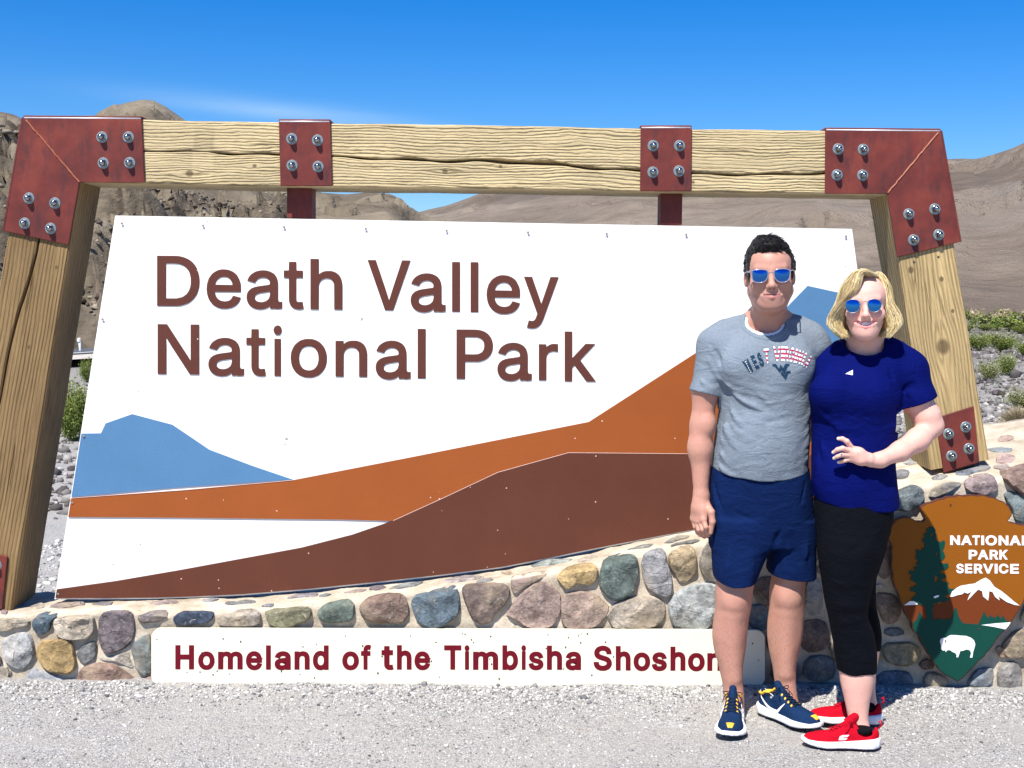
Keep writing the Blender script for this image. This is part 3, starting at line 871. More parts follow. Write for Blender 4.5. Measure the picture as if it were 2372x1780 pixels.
M_WORN_HIGHLIGHT = simple('worn steel edge highlight', (.72, .70, .70), .5, .1, 60, .1, 200, .001, Metallic=.5)  # bare steel, kept pale so its colour carries the sunlit edge highlight
YF = 5.42       # front of the timber
YB_ = 5.69
YP = 5.485       # panel face

frame = empty('timber_frame', W(1100, 1400, 5.55) * 1, 'weathered timber gateway frame with rusty red corner brackets holding the park sign', 'sign frame')


def timber(name, a, b, up, wid, dep, mat, parent, crack=None, n=90, ends=None, seed=0, wob=.002, **kw):
    """timber from a to b (front face centre line), local X along it, Z across the face; crack: fn(s)->(z, half width)"""
    a, b = Vector(a), Vector(b)
    xax = (b - a)
    L = xax.length
    xax.normalize()
    yax = Vector((0, 1, 0))
    zax = xax.cross(yax) * -1
    if zax.dot(up) < 0: zax = -zax
    zax = (zax - yax * zax.dot(yax)).normalized()
    Mx = Matrix((xax, yax, zax)).transposed().to_4x4()
    Mx.translation = a
    V, Fq = [], []
    rnd = np.random.default_rng(seed)
    st = np.linspace(0, L, n)
    tw = vnoise(np.stack([st * 3, st * 0, st * 0 + seed], -1), 1, seed) * wob
    tw2 = vnoise(np.stack([st * 9, st * 0 + 5, st * 0 + seed], -1), 1, seed) * wob * .6
    for i, s in enumerate(st):
        w0 = wid(s) if callable(wid) else (-wid / 2, wid / 2)
        e0, e1 = (ends(s) if ends else (0, 0))
        zc, hw = crack(s) if crack else (0, 0)
        zlo, zhi = w0[0] + tw[i] + tw2[i], w0[1] + tw[i] * .5 - tw2[i]
        ch = .006 + abs(tw2[i])
        dp = min(.05, hw * 10) if hw > 2e-4 else .0005
        hw = max(hw, 1e-4)
        ring = [(dep, zlo), (ch, zlo), (0, zlo + ch), (0, zc - hw - .004), (min(.004, hw), zc - hw), (dp, zc), (min(.004, hw), zc + hw), (0, zc + hw + .004), (0, zhi - ch), (ch, zhi), (dep, zhi)]
        for (yy, z_) in ring: V.append(Vector((s, yy, z_)))
    m = 11
    for i in range(n - 1):
        for k in range(m):
            l = (k + 1) % m
            Fq.append([i * m + k, i * m + l, (i + 1) * m + l, (i + 1) * m + k])
    Fq.append(list(range(m)))
    Fq.append([(n - 1) * m + k for k in range(m)][::-1])
    me = bpy.data.meshes.new(name)
    me.from_pydata(V, [], Fq)
    me.materials.append(mat)
    o = bpy.data.objects.new(name, me)
    COL.objects.link(o)
    o.parent = parent
    Mx.translation = a - ORI[parent]
    o.matrix_local = Mx
    autosmooth(o, 30)
    return finish(o, **kw)


# beam: from the left to the right corner
bA, bB = W(70, 350, YF), W(2160, 376, YF)
bA.y = bB.y = YF
ax_ = (bB - bA).normalized()


def along(p):
    return (p - bA).dot(ax_)


def perp(p):
    q = p - bA
    return q.z * ax_.x - q.x * ax_.z


top_t = [(along(W(x, y, YF)), perp(W(x, y, YF))) for x, y in [(70, 274), (333, 277), (600, 283), (1200, 291.5), (1400, 297), (1906, 303.5), (2170, 306)]]
bot_t = [(along(W(x, y, YF)), perp(W(x, y, YF))) for x, y in [(70, 420), (335, 426), (600, 431), (1200, 439.4), (1400, 444), (1906, 449.4), (2170, 452)]]
crk = [(along(W(x, y, YF)), perp(W(x, y, YF)), w) for x, y, w in [(300, 347, .003), (335, 349.5, .0035), (420, 351, .0028), (483, 352.8, .0022), (540, 356.5, .005), (645, 359, .004), (769, 363.4, .0045), (898, 368.8, .004), (960, 371, .006), (1034, 373.5, .0055), (1100, 373, .0065), (1200, 375.6, .010), (1300, 382, .008), (1400, 391.9, .005), (1481, 396, .0045), (1602, 402.7, .004), (1752, 405.4, .0045), (1860, 402.5, .005), (1910, 402, .004), (1990, 401, .001)]]


def beam_w(s):
    return (interp(s, bot_t), interp(s, top_t))


def beam_c(s):
    z = interp(s, [(a, b) for a, b, c in crk])
    w = interp(s, [(a, c) for a, b, c in crk])
    if s < crk[0][0] or s > crk[-1][0]: w = 0
    return (z + .003 * math.sin(s * 21) * (1 if w else 0), w * (1 + .25 * math.sin(s * 33)))


timber('beam', bA, bB, Vector((0, 0, 1)), beam_w, .27, M_BEAM, frame, beam_c, 220, seed=3)


# posts
def post(tl, tr, bl, br, mat, crack, seed, ztop, top_cut):
    """corner pixels of the front face"""
    A, B, C_, D = (W(*p, YF) for p in (tl, tr, bl, br))
    a, b = (A + B) / 2, (C_ + D) / 2
    for q in (a, b): q.y = YF
    xa = (b - a).normalized()
    up = Vector((1, 0, 0))
    zax = xa.cross(Vector((0, 1, 0))) * -1
    if zax.dot(up) < 0: zax = -zax
    L = (b - a).length
    z0 = [(p - a).dot(zax) for p in (A, B, C_, D)]

    def wid(s):
        u = s / L
        return (z0[0] + (z0[2] - z0[0]) * u, z0[1] + (z0[3] - z0[1]) * u)
    return timber('post', a, b, up, wid, .27, mat, frame, crack, 140, seed=seed)


def crk_l(s):
    z = interp(s, [(0, .02), (.5, .0), (.75, -.035), (1.2, -.06), (1.7, -.075), (2.2, -.085)])
    w = interp(s, [(0, .002), (.4, .004), (.7, .006), (1.1, .0045), (1.6, .003), (1.9, 0)])
    return (z + .004 * math.sin(s * 12), w)


post((60, 296), (201, 318), (-121, 1392), (26, 1413), M_POSTL, crk_l, 11, 0, 0)
post((2036, 318), (2167, 300), (2158, 1096), (2291, 1058), M_POSTR, None, 12, 0, 0)

# steel brackets -----------------------------------------------------------
TB = .009


def plate_poly(name, poly, y0, th, mat, parent, **kw):
    return slab(name, [poly], y0, th, mat, parent, **kw)


def bolt(px_, py_, parent, yf, k=1.0):
    c = W(px_, py_, yf)
    m = MB()
    m.lathe((c.x, yf, c.z), (0, -1, 0), [(-.002, .0235 * k), (.0015, .0235 * k), (.003, .022 * k), (.003, .0145 * k)], 20)
    wa = m.build('washer', M_WASH, None)
    m = MB()
    m.lathe((c.x, yf, c.z), (0, -1, 0), [(.002, .0160 * k), (.013, .0160 * k), (.0145, .0140 * k)], 6)
    m.lathe((c.x, yf, c.z), (0, -1, 0), [(.012, .0135 * k), (.018, .0132 * k), (.025, .0112 * k), (.030, .0070 * k), (.032, .002)], 14)
    b = m.build('bolt', M_ZINC, parent)
    autosmooth(b, 40)
    wa.parent = b
    wa.location = ORI[wa] - ORI[b]
    return b


def bracket(front, bolts, tops, name='corner_bracket', seam=None, sides=()):
    """front plate outline, bolt places, edges (a, b) of the outline that fold back over the timber"""
    y0 = YF - TB - .003
    fr = plate_poly(name, front, y0, TB, M_STEEL, frame)
    bevel(fr, .003, 2)
    m = MB()
    for (a, b) in list(tops) + list(sides):
        A, B = W(*a, y0), W(*b, y0)
        t = (B - A).normalized()
        nrm = Vector((-t.z, 0, t.x))       # in-plane normal
        cen = sum((W(*p, y0) for p in front), Vector()) / len(front)
        if nrm.dot(A - cen) < 0: nrm = -nrm
        q = [A - nrm * .001, B - nrm * .001, B + nrm * (TB - .001), A + nrm * (TB - .001)]
        m.prism([Vector((p.x, y0 + .001, p.z)) for p in q], [Vector((p.x, YB_ + TB, p.z)) for p in q])
    if m.v:
        rt = m.build('return_plate', M_STEEL, None)
        rt.parent = fr
        rt.location = ORI[rt] - ORI[fr]
        bevel(rt, .0025, 2)
        autosmooth(rt, 35)
    if seam:
        m = MB()
        A, B = W(*seam[0], y0), W(*seam[1], y0)
        pts = [A.lerp(B, i / 30) + Vector((random.uniform(-.0015, .0015), 0, random.uniform(-.0015, .0015))) for i in range(31)]
        m.tube([Vector((p.x, y0, p.z)) for p in pts], [.0035 + .001 * random.random() for _ in pts], 6)
        s = m.build('weld_seam', M_WELD, None)
        s.parent = fr
        s.location = ORI[s] - ORI[fr]
        autosmooth(s, 60)
    for (a, b) in tops:
        A, B = W(*a, y0), W(*b, y0)
        m = MB()
        m.tube([Vector((A.x + .004, y0 + .0022, A.z - .0018)), Vector((B.x - .004, y0 + .0022, B.z - .0018))], .0034, 8)
        we = m.build('worn_edge_highlight', M_WORN_HIGHLIGHT, None, smooth=True)  # pale strip paints the bright sun line onto the worn top edge
        we.parent = fr
        we.location = ORI[we] - ORI[fr]
    for (bx, by) in bolts:
        bolt(bx, by, fr, y0)
    return fr


c1 = crop(0, 200, 3.32)
c5 = crop(1950, 250, 3.32)
c4 = crop(600, 240, 3.687)
c5b = crop(1400, 240, 3.687)
c6 = crop(1950, 700, 3.32)
bracket([(53.6, 272), (327.7, 274), (335, 423.5), (183.7, 423), (158, 568), (9, 535.8)],
        c1([(785, 393), (988, 393), (795, 592), (998, 590), (223, 862), (423, 900), (190, 1055), (390, 1095)]),
        [((53.6, 272), (327.7, 274))], seam=((60, 278), (183, 422)), sides=[((9, 535.8), (53.6, 272))])
bracket([(1912, 300), (2179, 302.7), (2224, 560.8), (2079, 596.4), (2055.4, 448.8), (1911, 449.4)],
        [(1941.6, 345.8), (1939, 406)] + c5([(165, 322), (160, 520), (515, 818), (715, 780), (552, 1017), (745, 977)]),
        [((1912, 300), (2179, 302.7))], seam=((2173, 308), (2056, 448)), sides=[((2179, 302.7), (2224, 560.8))])
bracket(c4([(168, 150), (608, 152), (625, 706), (182, 704)]), c4([(280, 303), (500, 315), (283, 530), (505, 540)]),
        [c4([(168, 150), (608, 152)])], name='strap_bracket')
bracket(c5b([(310, 203), (746, 203), (742, 750), (305, 750)]), c5b([(417, 362), (642, 362), (415, 588), (637, 578)]),
        [c5b([(310, 203), (746, 203)])], name='strap_bracket')
bracket([(2167.5, 969), (2256.3, 941), (2269.3, 1072), (2186.4, 1096)], c6([(820, 1015), (953, 962), (843, 1185), (978, 1128)]), [], name='base_bracket')
bracket([(-75, 1270), (17, 1289), (5, 1413), (-100, 1395)], [(-50, 1300), (-8, 1310), (-62, 1372), (-20, 1385)], [], name='base_bracket')

# small nail holes under the right corner bracket
for q in c5([(555, 1188), (742, 1148)]):
    m = MB()
    c = W(*q, YF)
    m.lathe((c.x, YF - .0006, c.z), (0, -1, 0), [(0, .005), (.0005, .0048)], 10)
    m.build('nail_hole', M_DARK, frame)

# hangers between beam and panel (steel channels)
for (x0, x1, ya, yb, side) in ((664.5, 722, 436, 507, 1), (1531, 1581, 447, 526, -1)):
    m = MB()
    A, B = W(x0, ya - 6, YP + .003), W(x1, ya - 6, YP + .003)
    zb = W((x0 + x1) / 2, 499.7 + ((x0 + x1) / 2 - 267) * .01822, YP).z + .004
    m.box((A.x, YP + .003, zb), (B.x, YP + .011, A.z + .02))
    m.box((A.x + .0005, YP + .0115, zb), (A.x + .009, YP + .11, A.z + .02))
    m.box((B.x - .009, YP + .0115, zb), (B.x - .0005, YP + .11, A.z + .02))
    m.box((A.x - .0 , YP + .1105, zb), (B.x, YP + .118, A.z + .02))
    h = m.build('hanger', M_STEEL, frame)
    bevel(h, .0015, 1)

# ------------------------------------------------------------------ sign panel
k_ = 1.07233


def K(pts): return [(a * k_, b * k_) for a, b in pts]


PAN = [(267, 499.7), (1973.5, 530.8), (2052, 1122), (1900, 1160), (1750, 1197), (1607, 1230), (1500, 1250), (1371, 1275), (1265, 1297), (1160, 1317), (1020, 1335), (885, 1350), (720, 1367), (560, 1380), (450, 1385), (350, 1388), (240, 1389), (126.3, 1388.5)]
board = empty('park_sign_board', W(1100, 1300, YP), 'large white sign board with painted mountains and brown lettering inside the timber frame', 'sign board')
pn = slab('panel', [PAN], YP, .032, M_WHITE, board)
pn.data.materials.append(M_EDGE)
for p in pn.data.polygons:
    if abs(p.normal.y) < .5: p.material_index = 1


def clip_left(y):
    """left edge of the panel at pixel row y"""
    return 267 + (y - 499.7) * (126.3 - 267) / (1388.5 - 499.7) + 1.5


def clip_right(y):
    return 1973.5 + (y - 530.8) * (2052 - 1973.5) / (1122 - 530.8) - 1.5


M_SCAR0 = simple('weathered screw', (.22, .20, .18), .7)
blueL = K([(218, 936.5), (228, 915), (285, 895), (372, 918), (452, 972), (545, 1007), (632, 1036.5)]) + [(400, 1131), (clip_left(1152), 1152), (clip_left(1005), 1005)]
slab('blue_mountain', [blueL], YP - .004, .004, M_BLUE, board)
blueR = [(1822, 713), (1871, 662.5), (1946, 679), (clip_right(700), 697), (clip_right(880), 880), (1900, 850), (1790, 790), (1770, 765)]
slab('blue_mountain', [blueR], YP - .004, .004, M_BLUE, board)
org = [(clip_left(1155), 1155)] + K([(400, 1059), (632, 1038), (900, 986), (1272, 912), (1500, 765), (1585, 711), (1640, 690), (1680, 715)]) + [(1890, 852), (clip_right(884), 884)] + [(clip_right(1056), 1056), (1600, 1053)] + K([(1228, 980), (1075, 1022), (850, 1126)]) + K([(740, 1123), (400, 1119)]) + [(clip_left(1198), 1198)]
slab('orange_hill', [org], YP - .0055, .0055, M_ORANGE, board)
M_PINK = simple('pale paint edge', (.62, .42, .36), .6)
brn = [(clip_left(1366), 1366)] + K([(250, 1256), (390, 1232), (520, 1208), (650, 1184), (760, 1156), (850, 1125), (960, 1075), (1075, 1021), (1150, 1000), (1228, 978.5), (1490, 981)]) + [(1800, 1054), (clip_right(1059), 1059)] + [(2047, 1120), (1900, 1157), (1750, 1194), (1607, 1227), (1500, 1247), (1371, 1272), (1265, 1294), (1160, 1314), (1020, 1332), (885, 1347), (720, 1364), (560, 1377), (450, 1382), (350, 1385), (240, 1386), (clip_left(1386), 1386)]
slab('brown_hill', [brn], YP - .007, .007, M_BROWN, board)
# thin pale line where the layers meet
for pts in (K([(150, 1076.5), (400, 1058.4), (632, 1037.4)]), K([(850, 1124.6), (960, 1074.6), (1075, 1020.6), (1150, 999.6), (1228, 978), (1490, 980.3)])):
    m = MB()
    m.tube([Vector((W(x, y, YP).x, YP - .0065, W(x, y, YP).z)) for x, y in pts], .0012, 5)
    m.build('layer_edge', M_PINK, board)
for (x, y) in [(283, 518), (471, 523), (658.5, 526.7), (847.5, 530.5), (1034.6, 535), (1223, 539), (1405, 542), (1589, 544), (1775, 546.5), (1958.7, 548), (238.5, 740), (195, 1011), (168.7, 1165), (136, 1375.7)]:
    m = MB()
    c = W(x, y, YP)
    m.lathe((c.x, YP - .0058, c.z), (0, -1, 0), [(0, .0052), (.0022, .0048), (.0032, .003)], 10)
    m.build('screw', M_SCAR0, board)
# a few scars in the white paint
M_SCAR = simple('paint scar', (.34, .33, .28), .8)
for q, s in [((480, 512), 2.2), ((1118, 538), 0), ((598, 728), 0), ((838, 740), 4), ((1046, 789), 1.2), ((1278, 741), 1.6), ((1317, 686), 1.6), ((1396, 812), 1.4), ((664, 1018), 5), ((660, 1030), 3), ((1365, 790), 1.2), ((1201, 753), 1.2), ((1207, 663), 1.4), ((1376, 705), 2.4), ((321, 907), 2.2), ((1703, 708), 1.6), ((1705, 690), 1.0), ((325, 1262), 2.6), ((262, 1308), 2.4), ((1958, 618), 2.0), ((1025, 900), 1.6)]:
    if s <= 0: continue
    c = W(*q, YP)
    m = MB()
    a0 = random.uniform(0, 6)
    s2 = s * 5.5 / 3000
    ring = [Vector((c.x + math.cos(a) * s2 * random.uniform(.4, 1.1), YP - .0005, c.z + math.sin(a) * s2 * random.uniform(.5, 1.3))) for a in np.linspace(a0, a0 + 2 * PI, 9)[:-1]]
    m.prism(ring, [r + Vector((0, .0004, 0)) for r in ring])
    m.build('paint_scar', M_SCAR, board)


def letter(ch, box, st, y_front, thick, mat, parent, bev=0.0, rowtilt=0.0):
    """glyph fitted to its pixel box (x0, x1, y top, y bottom)"""
    L = GLYPH[st][ch]
    xs_ = [v for lp in L for v in lp[::2]]
    ys_ = [v for lp in L for v in lp[1::2]]
    gx0, gx1, gy0, gy1 = min(xs_), max(xs_), min(ys_), max(ys_)
    x0, x1, yt, yb = box

    def cv(lp):
        return [(x0 + (lp[i] - gx0) / (gx1 - gx0) * (x1 - x0), yb - (lp[i + 1] - gy0) / (gy1 - gy0) * (yb - yt) + rowtilt * (lp[i] - gx0) / (gx1 - gx0) * (x1 - x0)) for i in range(0, len(lp), 2)]
    # separate islands (dot of the i) from holes
    loops = [cv(lp) for lp in L]

    def area(lp): return sum(lp[i - 1][0] * lp[i][1] - lp[i][0] * lp[i - 1][1] for i in range(len(lp))) / 2
    if ch == 'i':
        parts = [[lp] for lp in loops]
    else:
        loops.sort(key=lambda l: -abs(area(l)))
        parts = [loops]
    V, Fc = [], []
    for lp in parts:
        o = slab('letter', lp, y_front, thick, mat, None)
        n = len(V)
        V += [v.co + ORI[o] for v in o.data.vertices]
        Fc += [[i + n for i in p.vertices] for p in o.data.polygons]
        d = o.data
        bpy.data.objects.remove(o)
        bpy.data.meshes.remove(d)
    return mk('letter', V, Fc, mat, parent)


LT = [('D', 363.6, 462, 592.5, 709), ('e', 478.3, 557.8, 623.7, 715), ('a', 571, 653.3, 626, 717), ('t', 657.3, 703.4, 606.6, 717), ('h', 719, 793, 600, 717),
      ('V', 851.2, 950.7, 602.6, 718.7), ('a', 951, 1032, 633, 724), ('l', 1047, 1065.5, 607, 722.7), ('l', 1090, 1108, 607.5, 723.5), ('e', 1127, 1204.6, 637.3, 727.6), ('y', 1214, 1293.8, 641.4, 761),
      ('N', 365, 461.2, 751.2, 867), ('a', 482.4, 565, 782.4, 872), ('t', 570.5, 616, 762.6, 872), ('i', 633.5, 652.7, 754, 871.4), ('o', 673, 757, 785, 874.6), ('n', 777, 850.5, 789, 873),
      ('a', 870, 951, 789, 879.5), ('l', 967.3, 986, 762, 877.3), ('P', 1057.3, 1142, 763.4, 878), ('a', 1152, 1231.7, 793.8, 883.3), ('r', 1248, 1292.5, 796.5, 881.4), ('k', 1308, 1380, 768.3, 883.6)]
for ch, x0, x1, yt, yb in LT:
    letter(ch, (x0, x1, yt, yb), 'A', YP - .0038, .0038, M_LET, board, rowtilt=.012)
for o in list(board.children):
    if o.name.startswith('letter'): bevel(o, .0030, 1, 60)

# ------------------------------------------------------------------ long plaque on the wall
YQ = 5.255
plaque = empty('plaque', W(1060, 1586, YQ), 'long cream plaque with dark red lettering fixed low on the stone wall', 'plaque')


def rrect(x0, y0, x1, y1, r, n=6):
    P_ = []
    for cx_, cy_, a0 in ((x1 - r, y1 - r, 0), (x0 + r, y1 - r, 90), (x0 + r, y0 + r, 180), (x1 - r, y0 + r, 270)):
        for i in range(n + 1):
            a = math.radians(a0 + 90 * i / n)
            P_.append((cx_ + r * math.cos(a), cy_ + r * math.sin(a)))
    return P_


pq = [(x, y + (x - 350) * .0025) for x, y in rrect(350.5, 1457, 1771.6, 1587, 20)]
po_ = slab('plate', [pq], YQ, .02, M_PLAQ, plaque)
LQ = [('H', 406, 449.4, 1495, 1551), ('o', 459, 497, 1509.6, 1552.3), ('m', 505, 562, 1509.6, 1551), ('e', 569.5, 609.4, 1509, 1553), ('l', 616, 627.3, 1495.5, 1551.6), ('a', 636, 673.4, 1509, 1553), ('n', 682, 717.3, 1509, 1551.6), ('d', 724.6, 761.2, 1495.5, 1553),
      ('o', 792.7, 831.2, 1509.5, 1553), ('f', 836, 859.7, 1494, 1551.6), ('t', 883.6, 911.8, 1497, 1552.5), ('h', 919.4, 953.3, 1495, 1551.6), ('e', 960, 998.6, 1509.5, 1553),
      ('T', 1028.7, 1068.6, 1495.3, 1551.6), ('i', 1076, 1087.5, 1495, 1551.8), ('m', 1095.7, 1154, 1509.6, 1552), ('b', 1163.7, 1199.8, 1495.3, 1553), ('i', 1207.7, 1218.5, 1495, 1552), ('s', 1224, 1259, 1510, 1553), ('h', 1266.8, 1302, 1496, 1552), ('a', 1310, 1346, 1510, 1553.4),
      ('S', 1374.7, 1417.3, 1496, 1554.4), ('h', 1426.3, 1460.7, 1497, 1553.6), ('o', 1467.5, 1506, 1512, 1555), ('s', 1509.5, 1544.8, 1511.5, 1555), ('h', 1553, 1587.7, 1498.5, 1554), ('o', 1593.6, 1632.4, 1513, 1555.5), ('n', 1638.4, 1673.6, 1513, 1554.3), ('e', 1681, 1719, 1513, 1556)]
for ch, x0, x1, yt, yb in LQ:
    letter(ch, (x0, x1, yt, yb), 'B', YQ - .0012, .0012, M_RED, plaque, rowtilt=.0025)
random.seed(3)
chips = crop(0, 1380, 3.687)([(1340, 375), (1905, 370), (2055, 392), (1725, 490), (1740, 500), (1820, 675), (1853, 648), (1860, 640), (1962, 670), (1598, 658), (1708, 652)]) + crop(560, 1250, 3.687)([(885, 825), (1440, 825), (523, 915), (640, 898), (1033, 910), (338, 1127), (498, 1155), (622, 1182), (1163, 1142), (1688, 1175), (1883, 805), (1908, 810), (1960, 855), (1980, 880), (2125, 828), (1658, 878), (2198, 1190), (1200, 1000), (2133, 1065), (1620, 1040), (650, 990)]) + crop(1100, 1220, 3.687)([(135, 938), (798, 948), (883, 933), (913, 918), (962, 916), (903, 993), (1117, 988), (775, 1030), (607, 1042), (208, 1302), (998, 1272), (1185, 1113), (1260, 1075), (127, 1132), (143, 1176), (625, 925), (183, 1115), (757, 1215)]) + [(1743, 1491), (1757, 1530)]
for q in chips:
    c = W(*q, YQ)
    s2 = random.uniform(1.3, 2.6) / 600
    a0 = random.uniform(0, 6)
    ring = [Vector((c.x + math.cos(a) * s2 * random.uniform(.5, 1.1), YQ - .0016, c.z + math.sin(a) * s2 * random.uniform(.6, 1.4))) for a in np.linspace(a0, a0 + 2 * PI, 9)[:-1]]
    m = MB()
    m.prism(ring, [r + Vector((0, .0015, 0)) for r in ring])
    m.build('paint_chip', M_DARK, plaque)
# ------------------------------------------------------------------ stone wall
WF = 5.30
YFT = [(-900, 1462), (-300, 1436), (0, 1430), (100, 1424), (300, 1418), (450, 1415), (560, 1410), (720, 1396), (885, 1382), (1020, 1365), (1160, 1344), (1265, 1324), (1371, 1304), (1500, 1279), (1607, 1257), (1750, 1226), (1900, 1192), (2000, 1166), (2100, 1132), (2200, 1113), (2300, 1099), (2372, 1088), (2600, 1050), (3000, 1010), (3500, 1000)]
t = NT('mortar')
v_ = t.tc()
c_ = t.ramp(t.noise(v_, 9, 6, .65), [(.3, (.36, .295, .21)), (.5, (.52, .44, .33)), (.7, (.66, .59, .48))])
c_ = t.mix(1.0, c_, t.ramp(t.noise(v_, 140, 4, .8), [(.3, .78), (.7, 1.15)]), 'MULTIPLY')
M_MORTAR = t.done(c_, .92, t.bump(t.math('ADD', t.noise(v_, 30, 5, .7), t.math('MULTIPLY', t.noise(v_, 180, 4, .8), .4)), .8, .008), Specular_IOR_Level=.15)

wall = empty('stone_wall', (0.0, 5.5, 0), 'low cobblestone and mortar wall rising to the right beneath the sign board', 'stone wall')
NXW = 460
xp = np.linspace(-900, 3400, NXW)
prof = []
for j, s in enumerate(np.linspace(0, 1, 34)): prof.append(('f', s))
for s in np.linspace(0, 1, 22)[1:]: prof.append(('t', s))
for s in np.linspace(0, 1, 6)[1:]: prof.append(('b', s))
V = []
for (kd, s) in prof:
    for x in xp:
        p = W(x, interp(x, YFT), WF)
        zf = p.z
        T = interp(x, [(0, .42), (1600, .45), (2100, .62), (2400, .72)])
        rise = interp(x, [(0, .0), (1500, .01), (2000, .05), (2400, .10)])
        if kd == 'f':
            z = -.12 + (zf - .022 + .12) * s
            V.append((p.x, WF, z))
        elif kd == 't':
            if s < .06: V.append((p.x, WF + .006, zf - .008))
            else: V.append((p.x, WF + .01 + T * s, zf + rise * s))
        else:
            V.append((p.x, WF + .02 + T + .01, (zf + rise - .02) * (1 - s) - .12 * s))
V = np.array(V, dtype=float)
n = fbm(V, 7, 4, 41)
n2_ = fbm(V, 26, 3, 43)
nf = 34 * NXW
V[:nf, 1] += (n * .010 + n2_ * .003)[:nf]
V[nf:nf + 21 * NXW, 2] += (n * .009 + n2_ * .003)[nf:nf + 21 * NXW]
idx = np.arange(len(prof) * NXW).reshape(len(prof), NXW)
Fq = np.stack([idx[:-1, :-1], idx[:-1, 1:], idx[1:, 1:], idx[1:, :-1]], -1).reshape(-1, 4)
mortar = mk('mortar', V, Fq, M_MORTAR, wall, smooth=True)
WT = BVHTree.FromPolygons([tuple(p) for p in V], [tuple(f) for f in Fq.tolist()])


def stone_mat():
    t = NT('field stone')
    oi = t.n('ShaderNodeObjectInfo')
    v = t.tc()
    off = t.n('ShaderNodeVectorMath', operation='SCALE')
    cmb = t.n('ShaderNodeCombineXYZ')
    for i in range(3): t.link(oi.outputs['Random'], cmb.inputs[i])
    t.link(cmb.outputs[0], off.inputs[0])
    off.inputs['Scale'].default_value = 37.0
    ad = t.n('ShaderNodeVectorMath', operation='ADD')
    t.link(v, ad.inputs[0])
    t.link(off.outputs[0], ad.inputs[1])
    v = ad.outputs[0]
    base = oi.outputs['Color']
    a = t.noise(v, 14, 6, .7, .4)
    b = t.noise(v, 55, 5, .75)
    c = t.mix(1.0, base, t.ramp(a, [(.28, .45), (.5, 1.0), (.72, 1.6)]), 'MULTIPLY')
    c = t.mix(1.0, c, t.ramp(b, [(.3, .58), (.7, 1.4)]), 'MULTIPLY')
    warm = t.noise(v, 6, 3, .5)
    c = t.mix(t.ramp(warm, [(.52, 0.0), (.7, .5)]), c, (.42, .33, .21))
    c = t.mix(t.ramp(t.noise(v, 24, 6, .8, 1.5), [(.60, 0.0), (.66, .55)]), c, (.62, .58, .50))
    cr = t.voro(t.mapping(v, (1, 1, 1.6)), 13, 'DISTANCE_TO_EDGE')
    crk_ = t.ramp(cr, [(0.0, .35), (.035, 1.0)])
    msk = t.ramp(t.noise(v, 11, 3), [(.5, 0.0), (.6, .8)])
    c = t.mix(msk, c, t.mix(1.0, c, crk_, 'MULTIPLY'))
    h = t.math('ADD', t.math('MULTIPLY', a, 1.0), t.math('MULTIPLY', b, .45))
    h = t.math('ADD', h, t.math('MULTIPLY', t.math('MULTIPLY', crk_, msk), .3))
    return t.done(c, .8, t.bump(h, .9, .014), Specular_IOR_Level=.3)


M_STONE = stone_mat()


def hit(x, y):
    r = WT.ray_cast(CAM, ray(x, y).normalized())
    return r[0], r[1]


USED, PLY = [], []


